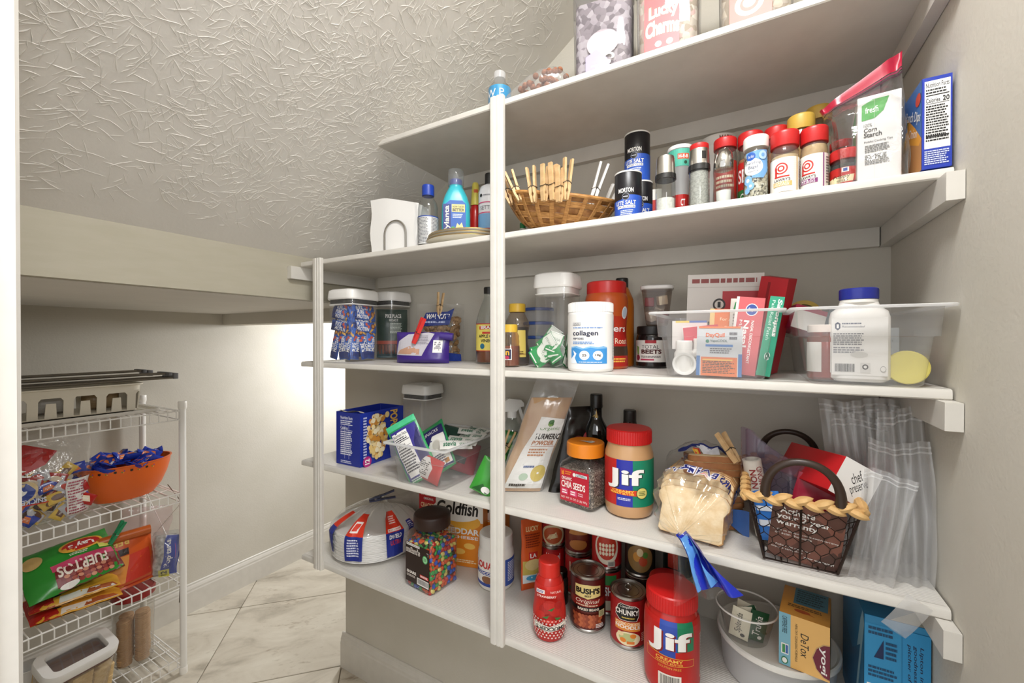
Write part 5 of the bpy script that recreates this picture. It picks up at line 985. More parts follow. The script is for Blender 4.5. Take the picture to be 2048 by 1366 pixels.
r = .033; pr = [(r * .8, 0), (r * .95, .004), (r, .03), (r * .86, .06), (r * .9, .085), (r, .105), (r * .9, .118), (r * .55, .14)]; body(t, pr, CL('#e9dccb', .1, .8, .05)); fill(t, pr, M('#2d1509', .08, coat=.5), .003, .1); lid(t, .022, .14, .022, M('#e3b93e', .4), 30)
band(t, pr, .022, .092, [('r', 0, 0, 1, 1, '#d9c264'), ('e', .55, .75, .3, .2, '#c93f22'), ('e', .55, .75, .22, .15, '#e9d56a'), ('e', .55, .75, .12, .1, '#c93f22'), ('l', .15, .1, .9, .45, 5, '#6a4a1c')], 8, 70)
# white tubs with blue bands behind
x, y, r = cylY(1046, 1108, 1.064); zz = z
for i in range(4):
    t = at('deli_tub', 'white plastic tub with blue lid in the stack behind the honey', 'tub', x, y, zz, group='blue lidded tubs in a stack')
    body(t, [(r * .86, 0), (r * .88, .002), (r * .95, .03)], CL('#eef0f4', .55, .4, .2)); MB().lathe([(r * .97, .03), (r, .031), (r, .037), (r * .96, .0385), (.002, .038)], 40).build('lid', M('#33539f', .35), t); zz += .0392
# --- tall container with green packets
Bc = PY(1139, 683, .898); w3 = .102
t = popbox('storage_container', 'tall clear container half filled with green sweetener packets', Bc.x - w3 / 2, .898 + w3 / 2, z, w3, .228, 0, lid_h=.036, group='white lidded storage containers')
t.children[1].data.materials[0] = M('#e7e5e1', .4)
rnd = random.Random(13); cx, cy = t.location.x, t.location.y
for i in range(26):
    edge = i % 3
    px_, py_ = (rnd.uniform(-.03, .03), -.036) if edge == 0 else ((.036, rnd.uniform(-.03, .03)) if edge == 1 else (rnd.uniform(-.025, .025), rnd.uniform(-.022, .03)))
    hz = .012 + .062 * rnd.random() * (1 if edge else 1)
    b = thing('sweetener_packet', 'green and white sweetener packet inside the tall clear container', 'packet', (cx + px_, cy + py_, z + .004 + hz), rot=(R(rnd.uniform(-14, 4)), R(rnd.uniform(-80, 80)), R((0 if edge != 1 else 90) + rnd.uniform(-14, 14))), group='green packets in the container')
    T = pouch(b, 'paper', .036, .05, .005, [M('#2c8a4c', .45)], None, 'pillow', i, .001, 8, 8)
    for ch in b.children: ch.location.z = -.025
    dd = bagprint(b, T, .036, .05, [('p', [(.06, .5), (.94, .5), (.94, .95), (.06, .95)], '#d9dcd2'), ('e', .5, .5, .38, .14, '#d9dcd2'), ('t', 'STEVIA', .15, .62, .85, .74, '#7c8f7c'), ('r', .0, .96, 1, 1, '#e6e8e0'), ('r', .1, .06, .9, .12, '#d9dcd2')], step=.01); dd.location.z = -.025
# --- collagen tub
x, y, r = cyl(1136, 1227, 745, z); t = at('supplement_tub', 'white ribbed lid tub of collagen with blue wave label', 'tub', x, y, z, 0); h = .147
pr = [(r * .93, 0), (r * .98, .003), (r, .008), (r, h - .028), (r * .985, h - .022), (r * .96, h - .02)]; body(t, pr, M('#eceae6', .3), 56); lid(t, r * 1.0, h - .021, .021, M('#efede9', .3), 70)
band(t, pr, .006, h - .026, [('r', 0, 0, 1, 1, '#eceae6'), ('p', [(.2, .10), (.74, .10), (.74, .40), (.68, .42), (.6, .4), (.5, .42), (.4, .38), (.3, .42), (.2, .40)], '#7fb4dd'), ('p', [(.2, .10), (.74, .10), (.74, .38), (.6, .37), (.5, .39), (.38, .355), (.28, .39), (.2, .37)], '#3f8fcf'), ('p', [(.2, .1), (.31, .1), (.27, .2), (.3, .28), (.24, .34), (.26, .26), (.2, .18)], '#e8eef4'), ('e', .415, .25, .07, .085, WHT), ('e', .415, .25, .055, .066, '#3f8fcf'), ('e', .415, .25, .052, .062, WHT), ('t', '25', .385, .23, .445, .275, BLK, {'b': .03}), ('e', .6, .25, .07, .085, WHT), ('e', .6, .25, .055, .066, '#3f8fcf'), ('e', .6, .25, .052, .062, WHT), ('t', '10g', .562, .228, .64, .278, BLK, {'b': .03}),
    ('t', 'collagen', .24, .585, .6, .70, '#1c2140', {'b': .015}), ('t', 'PEPTIDES', .245, .535, .41, .57, '#1c2140', {'b': .02}), ('r', .24, .80, .365, .845, '#1c2140'), ('r', .243, .804, .362, .841, '#eceae6'), ('t', 'NUTRAFLEX', .25, .81, .355, .835, '#1c2140', {'b': .02}), ('l', .245, .74, .66, .765, 1, '#4a7fc0'), ('l', .245, .45, .56, .505, 2, '#5a8ac4'), ('l', .34, .115, .68, .14, 1, '#d8e6f2')], 0, 180, vstep=.02)
band(t, pr, .02, h - .032, [('b', .3, .05, .7, .1, BLK)] + [('r', .2, .1 + .022 * i, .2 + .3 * (.5 + .5 * math.sin(i * 2.3)) + .2, .108 + .022 * i, '#2a2a2a') for i in range(38)], 72, 16)
# --- orange coffee jar and second orange bottle
x, y, r = cyl(1170, 1256, 738, z); y = .995; x, y, r = cylY(1170, 1256, .980); t = at('coffee_jar', 'orange and red plastic coffee jar with ribbed red lid', 'jar', x, y, z, 0); h = .205
pr = [(r * .94, 0), (r, .004), (r, .02), (r * .96, .05), (r * .9, .085), (r * .93, .11), (r, .135), (r, .16), (r * .95, .172), (r * .88, .178)]
body(t, pr, M('#b8501c', .3), 48); lid(t, r * .92, .176, .028, M('#c2201c', .35), 40)
band(t, pr, .006, .15, [('r', 0, 0, 1, .62, '#a81f17'), ('r', 0, .62, 1, .8, '#b23118'), ('r', 0, .17, 1, .32, '#3c2a1e'), ('t', 'Folgers', .18, .52, .82, .66, WHT, {'b': .01}), ('t', 'Classic Roast', .2, .36, .84, .45, '#efdcc0', {}), ('e', .76, .86, .07, .1, '#dfe3e6'), ('e', .76, .86, .055, .08, '#b9c6d6'), ('l', .5, .06, .8, .14, 2, '#e8b04a')], 12, 170, vstep=.008)
x, y, r = cylY(1220, 1268, 1.066); t = at('sauce_bottle', 'orange bottle with black cap behind the coffee jar', 'bottle', x, y, z)
body(t, [(r * .92, 0), (r, .004), (r, .15), (r * .94, .17), (r * .6, .195), (r * .5, .2)], M('#b8651a', .25)); lid(t, r * .52, .2, .024, M('#1b1a19', .4), 20)
# --- beet jar with cup on top
x, y, r = cylY(1273, 1334, 1.05); r = .036; t = at('supplement_jar', 'black jar of beet chews with white label', 'jar', x, y, z); h = .1
pr = [(r * .9, 0), (r, .004), (r, .07), (r * .95, .078), (r * .88, .082)]; body(t, pr, M('#1d1817', .15)); lid(t, r * .96, .081, .019, M('#191716', .4), 40)
band(t, pr, .014, .066, [('r', 0, 0, 1, 1, '#e4e1dc'), ('r', .36, .86, .6, 1, '#a8202c'), ('t', 'TOTAL', .28, .62, .66, .78, '#2b2422', {}), ('t', 'BEETS', .27, .38, .72, .58, '#4a1a1a', {'b': .04}), ('l', .26, .2, .74, .3, 2, '#5a5450'), ('r', .25, .08, .55, .15, '#b03050'), ('e', .17, .2, .06, .14, '#8a1f36'), ('p', [(.15, .35), (.12, .75), (.2, .7), (.2, .35)], '#7ba04a')], 0, 170)
x, y, _ = cylY(1281, 1347, 1.05); t = at('snack_cup', 'clear tapered cup with white lid standing on the beet jar', 'cup', x, y, z + .1005)
sq_loft(t, [(.044, .044, .012, 0), (.05, .05, .014, .003), (.070, .070, .016, .088)], CL('#e9e2dd', .06, .8, .04), 'clear_body', 5, cap1=False); sq_loft(t, [(.072, .072, .016, .086), (.076, .076, .017, .088), (.076, .076, .017, .094), (.066, .066, .016, .097)], M('#dcdad6', .35), 'lid', 5)
for i, (dx, dy, dz, cc) in enumerate([(-.014, -.016, .044, '#8a1f2c'), (.016, -.016, .048, '#cfc2ab'), (-.008, -.012, .012, '#d8d0c2'), (.014, -.006, .01, '#7a1d28'), (.0, .012, .03, '#c9bfae')]):
    o = MB().rbox(.021, .021, .021, .002).build('wrapped_cube', M(cc, .4)); o.parent = None; o.location = (x + dx, y + dy, z + .1035 + dz); o.rotation_euler = (R(8 * i), R(-10 * i), face(x, y) + R(17 * i)); tag(o, ('dark red' if cc[1] in '78' else 'cream') + ' wrapped cube inside the tapered cup', 'candy cube', 'cubes in the cup')
# --- first medicine bin
t = clear_bin('storage_bin', 'clear plastic bin packed with medicine boxes and sachets', -.129, .026, .806, 1.03, z, .118, .014, m=CL('#f8f8f8', .13, .4, .1))
def slab(name, label, cat, loc, rot, w, d, h, col, items, group=None, side=None, rough=.42):
    t = thing(name, label, cat, loc, rot=rot, group=group); MB().rbox(w, d, h, .0008, (0, d / 2, 0), 0, .0004, 1).build('carton', M(side or col, rough), t)
    decal(t, 'print', front(0, h / 2), w, h, [('r', 0, 0, 1, 1, col)] + items, off=.0002, rough=rough); return t
slab('test_box', 'large white and red medicine box rising above the bin', 'box', (-.048, .985, z + .006), (R(3), R(2), R(2)), .142, .028, .20, '#d6d2cc', [('r', .48, .05, 1, .82, '#b0202a'), ('r', 0, .86, 1, .865, '#b9b4ac'), ('l', .06, .89, .96, .97, 1, '#8a3a34'), ('e', .44, .68, .085, .065, '#2b2320'), ('e', .44, .68, .06, .045, '#cfcac2'), ('t', '1', .42, .65, .46, .71, BLK, {'b': .03}), ('l', .06, .3, .3, .5, 1, '#8a3a34')] + [('r', .08 + .055 * i, .2, .1 + .055 * i, .5, ('#5a5450', '#a8383a')[i % 2]) for i in range(5)])
slab('medicine_box', 'red flapped medicine box leaning at the back of the bin', 'box', (.016, .96, z + .006), (R(6), R(14), R(-30)), .05, .03, .185, '#b3202a', [('r', .3, .05, .4, .95, '#8a161e')])
slab('medicine_box', 'orange childrens medicine box with pale side in the bin', 'box', (-.038, .885, z + .006), (R(-6), R(3), R(4)), .06, .03, .122, '#d5702f', [('r', 0, 0, .14, 1, '#d6b878'), ('t', 'For Ages 4', .3, .8, .95, .86, '#f3e2c0'), ('t', 'Cherry', .4, .66, .9, .73, '#fbe9cc', {'s': .2}), ('t', 'Motrin', .28, .45, .98, .6, '#1c1a50', {'b': .03, 's': .2}), ('t', 'Infants', .28, .34, .9, .42, '#1c1a50', {'s': .2})])
slab('medicine_box', 'pink decongestant box with blue round emblem in the bin', 'box', (-.010, .838, z + .007), (R(-5), R(7), R(2)), .044, .026, .138, '#cc5a5e', [('e', .58, .84, .22, .08, WHT), ('e', .58, .84, .19, .07, '#2c4a9a'), ('t', 'Kroger', .46, .81, .7, .87, WHT, {'s': .2}), ('t', 'NASAL DECONGESTANT', .62, .15, .72, .7, WHT, {'rot': -90, 'b': .02}), ('t', 'Nasal', .36, .35, .55, .7, WHT, {'rot': -90, 'b': .03}), ('t', 'Maximum', .2, .3, .3, .7, WHT, {'rot': -90}), ('r', 0, 0, .1, 1, '#ded8d2')])
slab('medicine_box', 'tall green pain patch box standing in the corner of the bin', 'box', (.0235, .836, z + .006), (R(-3), R(9), R(-4)), .021, .05, .138, '#2a9a78', [('t', 'Salonpas', .5, .5, .9, .97, WHT, {'rot': -90, 'b': .03, 's': .15}), ('t', 'Pain Relief Patch', .2, .45, .42, .95, '#d8efe6', {'rot': -90}), ('e', .55, .25, .2, .05, '#e8f2ee'), ('t', '6', .4, .2, .75, .3, '#1c6a54', {'rot': -90, 'b': .04})])
slab('medicine_sachet', 'silver and orange cold medicine sachet at the front of the bin', 'packet', (-.044, .816, z + .004), (R(-4), R(1), R(1)), .072, .004, .088, '#c3c6c8', [('r', .1, .0, .9, .38, '#d9743a'), ('l', .14, .05, .86, .34, 9, '#4a3a30'), ('r', .14, .31, .8, .34, '#e3b45a'), ('r', 0, 0, .08, .4, '#3a6ea8'), ('r', .92, 0, 1, .45, '#3a6ea8'), ('t', 'DayQuil', .2, .76, .62, .87, '#d9672f', {'b': .03}), ('e', .24, .7, .04, .035, '#1f7a5c'), ('t', 'VapoCOOL', .3, .67, .68, .735, '#1c4a44', {'b': .01}), ('r', .2, .59, .8, .635, '#2f6fb4'), ('l', .3, .45, .8, .57, 3, '#5a5a60'), ('l', .72, .72, .92, .9, 2, '#5a5a60'), ('r', .04, .96, .96, 1, '#d9743a')])
slab('medicine_box', 'small red strip box lying among the white bottles', 'box', (-.074, .85, z + .068), (R(-8), R(-6), R(4)), .06, .03, .026, '#b92f40', [])
slab('medicine_box', 'white carton with yellow edge behind the red strip box', 'box', (-.098, .875, z + .05), (R(0), R(0), R(8)), .062, .04, .055, '#d9d5cf', [('r', .1, .93, .5, 1, '#d9c25a'), ('r', .5, .93, 1, 1, '#4a6aa8'), ('r', .3, .1, .7, .8, '#e6e3de')])
for i, (dx, dy, rr0, hh, lb) in enumerate([(-.103, .838, .017, .062, 'white plastic pill bottle with ribbed cap in the bin'), (-.072, .85, .019, .066, 'white pill bottle with red side label in the bin')]):
    t = at('pill_bottle', lb, 'bottle', dx, dy, z + .004); body(t, [(rr0 * .92, 0), (rr0, .003), (rr0, hh * .62), (rr0 * .8, hh * .72)], M('#e6e3dd', .3)); lid(t, rr0 * .86, hh * .7, hh * .3, PL_W, 26)
    if i: band(t, [(rr0, 0), (rr0, hh)], .006, hh * .6, [('r', 0, 0, 1, 1, '#ddd9d2'), ('r', .82, 0, .92, 1, '#b92f40'), ('l', .2, .1, .75, .8, 8, '#8a8680')], 0, 150)
t = thing('measuring_cup', 'round white dosing cup lying against the front of the bin', 'cup', (-.1, .8195, z + .024), rot=(R(94), 0, 0)); body(t, [(.010, -.012), (.014, -.0115), (.018, .0), (.0205, .001), (.0205, .003), (.017, .002), (.012, -.008)], M('#e2e0db', .3), cap1=True)
leaning('medicine_sachet', 'torn green and white paper sachet sticking out of the bin', 'packet', (-.006, .885, z + .075), .05, .07, .006, '#cfcabf', (R(-6), R(4), R(6)), 81, [('p', [(.1, .7), (.6, .75), (.55, .95), (.15, .9)], '#2f8a4a'), ('l', .1, .1, .9, .6, 6, '#8a8478')])
# --- second medicine bin
t = clear_bin('storage_bin', 'clear plastic bin with orange pill bottle and big white bottle', .085, .2225, .803, 1.05, z, .118, .0125, m=CL('#f8f8f8', .17, .4, .1))
x, y = .1115, .846; t = at('pill_bottle', 'large amber pharmacy pill bottle with white label in the bin', 'bottle', x, y, z + .004, -8); r = .0245
pr = [(r * .9, 0), (r, .003), (r, .066), (r * .86, .071), (r * .86, .078)]; body(t, pr, CL('#e07a35', .25, .7, .05, hcol='#d8652a')); body(t, [(r * .8, .003), (r * .8, .06)], M('#b5491c', .4), name='contents'); lid(t, r * .98, .076, .012, M('#e6d9cf', .35), 40)
band(t, pr, .012, .06, [('r', 0, 0, .42, 1, '#d9d5ce'), ('r', .58, 0, 1, 1, '#e3e0da'), ('r', .74, .15, .96, .9, '#d9cf7a'), ('l', .62, .1, .72, .9, 9, '#6a665e')], 10, 160)
x, y = .152, .835; t = thing('pill_bottle', 'big white square pill bottle with blue cap standing in the bin', 'bottle', (x, y, z + .004), R(-4)); w = .073
sq_loft(t, [(w - .012, .044, .014, 0), (w, .052, .016, .005), (w, .052, .016, .098), (w - .004, .05, .02, .108), (w - .022, .04, .019, .116), (w - .026, .038, .019, .125)], M('#e4e1dc', .3), 'body', 6); MB().lathe([(.0225, .121), (.0235, .122), (.0235, .126), (.0225, .127)], 40).build('neck_ring', PL_W, t)
lid(t, .0245, .127, .017, M('#1f2a86', .3), 50); decal(t, 'label', front(-.026, .054, -.002), .066, .088, [('r', 0, 0, 1, 1, '#e3e0db'), ('p', [(.06, .82), (.11, .78), (.16, .82), (.16, .9), (.11, .93), (.06, .9)], '#26304f'), ('t', '1', .09, .82, .13, .89, WHT), ('t', 'Recommended', .19, .83, .6, .865, '#3a4258', {'s': .2}), ('l', .19, .88, .6, .92, 1, '#5a6276'), ('l', .03, .52, .62, .74, 6, '#6a6a70'), ('l', .03, .38, .6, .5, 3, '#7a7a80'), ('e', .5, .36, .16, .05, '#c8c5bf'), ('b', .06, .06, .42, .2, BLK), ('r', .52, .05, .7, .22, '#d0cdc8'), ('e', .61, .15, .055, .045, '#2a2a2a'), ('e', .61, .15, .03, .025, '#e3e0db'), ('e', .92, .12, .05, .05, '#8a8a8a'), ('e', .92, .12, .042, .042, '#e3e0db')])
t = thing('spice_jar', 'jar with pale yellow lid lying on its side in the bin', 'jar', (.2085, .832, z + .0275), rot=(R(90), 0, R(-12))); body(t, [(.019, -.075), (.0215, -.073), (.0215, -.008), (.02, -.001)], CL('#e9dca8', .2)); lid(t, .0248, -.001, .017, M('#ddd06a', .4), 40); body(t, [(.02, -.07), (.02, -.01)], M('#c58a2c', .5), name='contents')
slab('medicine_box', 'crimson and white medicine box tipped at the back of the second bin', 'box', (.095, .94, z + .085), (R(-8), R(18), R(20)), .055, .05, .045, '#e0dcd6', [('r', 0, .8, 1, 1, '#a62a4a')], side='#a62a4a')
slab('medicine_box', 'grey blue medicine box behind the blue capped bottle', 'box', (.142, .96, z + .085), (R(-4), R(22), R(8)), .045, .05, .04, '#5d6a72', [])
x, y = .075, .99; t = thing('tape_roll', 'yellow tape roll standing behind the second bin', 'tape roll', (.098, 1.012, z + .116), rot=(R(86), 0, R(4))); ring(t, [(.022, -.008), (.03, -.008), (.03, .008), (.022, .008)], M('#cfae3c', .4), 'roll')
slab('manual', 'folded grey leaflet standing at the back of the second bin', 'leaflet', (.19, .95, z + .004), (R(-3), 0, R(-6)), .075, .004, .085, '#8a8f90', [('l', .1, .1, .9, .9, 12, '#6a6f70')])
# ================================================================== spice shelf
z = ZS[3]
# --- napkins in a wire holder
t = thing('napkin_holder', 'bent steel wire napkin holder with arched sides', 'napkin holder', (-.842, .868, z + .0006), R(6))
mb = MB()
for yy in (-.036, .036):
    mb.tube([(-.036, yy, .002)] + [(-.036 * math.cos(a * math.pi / 14), yy, .046 + .036 * math.sin(a * math.pi / 14)) for a in range(15)] + [(.036, yy, .002)], .0026, 8)
for xx in (-.036, .036): mb.tube([(xx, -.036, .003), (xx, .036, .003)], .0026, 8)
mb.build('wire_loop', STEEL, t)
NAP = M('#e6e4e0', .8); rnd = random.Random(3); hold = t
for i in range(14):
    q = thing('paper_napkin', 'folded white paper napkin standing in the steel holder', 'napkin', (-.872, .868, z + .0012), R(6), 'napkins in the holder'); q.location = hold.location
    y0 = -.031 + i * .0046; ph = rnd.random() * 6; tp = .15 + rnd.uniform(-.004, .004)
    mb = MB(); o = [(-.086, 0), (.07, 0), (.07, tp * .78), (-.03, tp), (-.086, tp * .96)]
    def fn(a, b, s): 
        xx = -.088 + a * .15 + .003 * math.sin(b * 9 + ph); hh = tp * (1 - .25 * max(0, a - .35)) ; return (xx, y0 + s * .0016 + .0012 * math.sin(b * 7 + ph) * b + .0008 * math.sin(a * 8 + ph), b * hh)
    for s in (-1, 1):
        f0 = len(mb.f); mb.grid(lambda a, b: fn(a, b, s), 10, 8)
        if s > 0: mb.f[f0:] = [k[::-1] for k in mb.f[f0:]]
    mb.build('sheet', NAP, q, ang=80)
# --- bottles at the low end
x, y, r = cylY(836, 877, .872); h = Hgt(x, y, 365, -r) - z; t = at('water_bottle', 'empty clear soda bottle with blue cap beside the napkins', 'bottle', x, y, z); R0 = r
pr = [(r * .8, 0), (r * .95, .004), (r, .012), (r, h * .5), (r * .94, h * .56), (r * .98, h * .64), (r * .9, h * .72), (r * .6, h * .8), (r * .5, h * .84)]; body(t, pr, CL('#f3f5f5', .03, .9, .04), cap1=False); lid(t, r * .60, h * .835, h * .165, M('#1f3fa2', .35), 40)
band(t, pr, .012, h * .5, [('r', 0, 0, 1, 1, '#d8d8d6'), ('r', 0, .96, 1, 1, '#2b4a9a'), ('l', .08, .04, .46, .94, 18, '#6c6c72'), ('l', .54, .04, .92, .94, 18, '#6c6c72')], 10, 200)
zp = z + .0008 + .0136 + .0036; x, y, r = cylY(882, 942, .918); h = Hgt(x, y, 330, -r) - zp; t = at('antacid_bottle', 'turquoise antacid bottle with clear dosing cup on its cap', 'bottle', x, y, zp, 0); TQ = M('#3fb9c6', .3)
w_ = r * 1.9; d_ = r * 1.2
sq_loft(t, [(w_ * .9, d_ * .9, .012, 0), (w_, d_, .016, .004), (w_ * 1.0, d_, .018, h * .38), (w_ * .97, d_, .018, h * .52), (w_ * .8, d_ * .92, .02, h * .64), (w_ * .56, d_ * .8, .02, h * .74), (w_ * .48, d_ * .72, .0185, h * .76), (w_ * .48, d_ * .72, .0185, h * .79)], TQ, 'body', 6)
lid(t, r * .42, h * .79, h * .08, M('#34439a', .35), 30, 'cap'); body(t, [(r * .5, h * .785), (r * .52, h * .79), (r * .53, h * .985), (r * .5, h)], CL('#eef4f6', .22, .8, .06), name='dosing_cup', cap1=True)
decal(t, 'label', front(-d_ / 2 - .0006, h * .3, -.004), w_ * .78, h * .52, [('p', [(0, 0), (1, 0), (1, .92), (.85, 1), (.3, 1), (0, .85)], '#2a5fb4'), ('r', 0, 0, .34, .9, '#1c2a78'), ('t', 'Mylanta', .05, .1, .32, .86, '#efe9d2', {'rot': 90, 'b': .02}), ('r', .38, .7, .96, .9, '#e2d48a'), ('t', 'BETTER', .42, .72, .93, .79, '#20223a', {'b': .03}), ('t', 'NOW TASTES', .42, .81, .93, .86, '#20223a', {'b': .02}), ('l', .42, .54, .9, .66, 3, '#dfe8f4'), ('p', [(.5, .2), (.62, .42), (.72, .36), (.82, .44), (.95, .2)], '#e9dc9a'), ('e', .44, .26, .1, .07, '#4f9a4a'), ('r', .34, 0, 1, .14, '#2f9a78'), ('t', 'Citrus', .48, .04, .84, .1, WHT, {})], off=.0003)
def plate_stack():
    me = MB().lathe([(.002, .002), (.07, 0), (.085, .001), (.118, .014), (.120, .0155), (.118, .0165), (.084, .0035), (.07, .0025), (.002, .0035)], 56).mesh('plate', M('#d8d2c2', .3))
    rim = MB().lathe([(.1185, .0163), (.1205, .0157), (.1203, .0172), (.1185, .0172)], 56).mesh('gold_rim', M('#a98a4c', .35, .6))
    for i in range(3):
        o = bpy.data.objects.new('dinner_plate', me); COL.objects.link(o); o.location = (-.660 + .004 * i, .935, z + .0008 + i * .0068); tag(o, ('lowest', 'middle', 'topmost')[i] + ' cream dinner plate with gold rim in the stack below the bottles', 'plate', 'cream plates with gold rims')
        q = bpy.data.objects.new('gold_rim', rim); COL.objects.link(q); q.parent = o
plate_stack(); zp = z + .0008 + .0136 + .0036
for nm_, lb, uL, uR, vt, yy, kind in (('sauce_bottle', 'red sauce bottle with yellow flip cap on the plates', 938, 964, 362, .985, 0), ('lotion_bottle', 'white and pink bottle with black cap standing on the plates', 957, 1001, 340, .945, 1)):
    x, y, r = cylY(uL, uR, yy); h = Hgt(x, y, vt, -r) - zp; t = at(nm_, lb, 'bottle', x, y, zp)
    if kind == 0:
        pr = [(r * .9, 0), (r, .004), (r, h * .5), (r * .8, h * .6), (r * .6, h * .66)]; body(t, pr, M('#b3221d', .25)); body(t, [(r * .75, h * .65), (r * .72, h * .7), (r * .5, h * .98), (r * .4, h)], M('#d8c95a', .4), name='cap'); band(t, [(r * .62, h * .8), (r * .62, h * .9)], h * .82, h * .9, [('r', .3, .2, .8, .8, '#c8551f')], 0, 120)
    else:
        pr = [(r * .92, 0), (r, .004), (r, h * .72), (r * .8, h * .8), (r * .4, h * .84)]; body(t, pr, M('#d4d5d8', .3)); lid(t, r * .42, h * .83, h * .17, M('#171515', .4), knurl=False)
        band(t, pr, .004, h * .72, [('r', 0, 0, 1, .22, '#9c2560'), ('r', 0, .22, 1, .52, '#6d9cc4'), ('r', 0, .53, 1, .55, '#c23a6a'), ('r', 0, .74, 1, .76, '#c23a6a'), ('t', 'SETTING', .2, .6, .75, .68, '#5a5a62', {}), ('e', .22, .9, .05, .035, '#2a2a2a'), ('l', .3, .88, .6, .92, 1, '#8a8a90')], 0, 170)
x, y, r = cylY(1002, 1017, 1.0); t = at('medicine_bottle', 'small red and white medicine bottle between upright and wicker bowl', 'bottle', x - .02, y, z); body(t, [(.017, 0), (.019, .003), (.019, .05), (.012, .062)], M('#b8221f', .3)); lid(t, .011, .06, .018, PL_W, 18)
x, y = -.528, .992; t = at('eyedrop_bottle', 'slim white bottle with green stripe behind the wicker bowl', 'bottle', x, y, z); body(t, [(.011, 0), (.013, .003), (.013, .045), (.008, .056)], M('#e2e2de', .3)); lid(t, .008, .055, .016, M('#2f8a4c', .4), 14); band(t, [(.013, 0), (.013, .05)], .008, .04, [('l', 0, .1, 1, .9, 6, '#8a8a8a')], 0, 140)
# --- wicker bowl with clothespins
bc = Vector((-.405, .940, z + .019)); t = thing('wicker_bowl', 'shallow woven wicker bowl tilted on the spice shelf', 'bowl', bc, rot=(R(13), R(7), R(24)))
WCK = MN('#9c6a34', '#c08e50', 70, .55, stretch=(1, 1, 6)); WCD = MN('#7a4c22', '#a0703a', 70, .55)
def bowl_r(v): return .045 + .082 * (v ** .62)
def bowl_z(v): return .078 * v ** 1.25
NS = 22
for k in range(7):
    v = .08 + k * .145; mb = MB(); n = NS * 6
    def rb(a, b, v=v, k=k):
        an = a * 2 * math.pi; vv = v + (b - .5) * .13; rr_ = bowl_r(max(vv, .01)) + .0032 * math.sin(an * NS / 2 + k * math.pi); return (rr_ * 1.06 * math.cos(an), rr_ * .86 * math.sin(an), bowl_z(max(vv, .01)))
    mb.grid(rb, n, 4, 0, None, True); mb.grid(lambda a, b: tuple(Vector(rb(1 - a, b)) + Vector((-.0016 * math.cos(2 * math.pi * (1 - a)), -.0016 * math.sin(2 * math.pi * (1 - a)), .0004))), n, 4, 0, None, True)
    mb.build('weave_strip', WCK if k % 2 else WCD, t, ang=60)
for i in range(NS):
    an0 = 2 * math.pi * i / NS; mb = MB(); cvs = []
    for j in range(9):
        v = j / 8; rr_ = bowl_r(max(v, .01)) + .001; cvs.append((rr_ * 1.06 * math.cos(an0), rr_ * .86 * math.sin(an0), bowl_z(max(v, .01))))
    d_ = Vector((-math.sin(an0), math.cos(an0), 0)); rd = Vector((math.cos(an0), math.sin(an0), 0))
    mb.loft([[tuple(Vector(c) + d_ * a + rd * b) for a, b in ((.0055, 0), (.004, .0018), (-.004, .0018), (-.0055, 0), (-.004, -.0012), (.004, -.0012))] for c in cvs]); mb.build('stake', WCK, t)
mb = MB(); mb.tube([(bowl_r(1) * 1.07 * math.cos(a * math.pi / 30), bowl_r(1) * .87 * math.sin(a * math.pi / 30), .0785) for a in range(60)], .0042, 8, closed=True); mb.build('rim', WCK, t)
mb = MB(); mb.lathe([(.002, .0005), (.052, .0005), (.052, .003), (.002, .003)], 32); mb.build('bowl_base', WCD, t)
bpy.context.view_layer.update(); TW = t.matrix_world.copy()
def rimpt(deg, dz=0): a = R(deg); return TW @ Vector((bowl_r(1) * 1.07 * math.cos(a), bowl_r(1) * .87 * math.sin(a), .0785 + dz))
for i, (uj, vj, ut, vt_, dg, wd) in enumerate([(1022, 408, 999, 345, 205, (.9, .45, .2)), (1040, 402, 1017, 343, 214, (.8, .5, .2)), (1068, 405, 1061, 334, 236, (1, .1, 0)), (1088, 402, 1091, 330, 248, (.35, .9, 0)), (1106, 400, 1106, 327, 258, (.3, .9, 0)), (1118, 404, 1121, 333, 264, (.35, .9, 0)), (1131, 400, 1137, 317, 275, (.6, .7, 0))]):
    yy = rimpt(dg).y - .004; a, b = PY(uj, vj, yy), PY(ut, vt_, yy - .002)
    pin(('weathered' if i < 2 else 'pale') + ' wooden clothespin clipped to the rim of the wicker bowl', a, b, wd, group='clothespins on the wicker bowl')
yy = rimpt(318).y - .004; WP = M('#dedcd6', .4)
pin('white plastic clothespin standing on the wicker bowl rim', PY(1180, 415, yy), PY(1209, 326, yy), (1, .5, .3), 'clothespin', WP, None)
yy = rimpt(345).y; pin('white plastic clothespin lying low beside the salt can', PY(1203, 432, yy), PY(1232, 372, yy + .01), (.8, .6, .2), 'clothespin', WP, None)
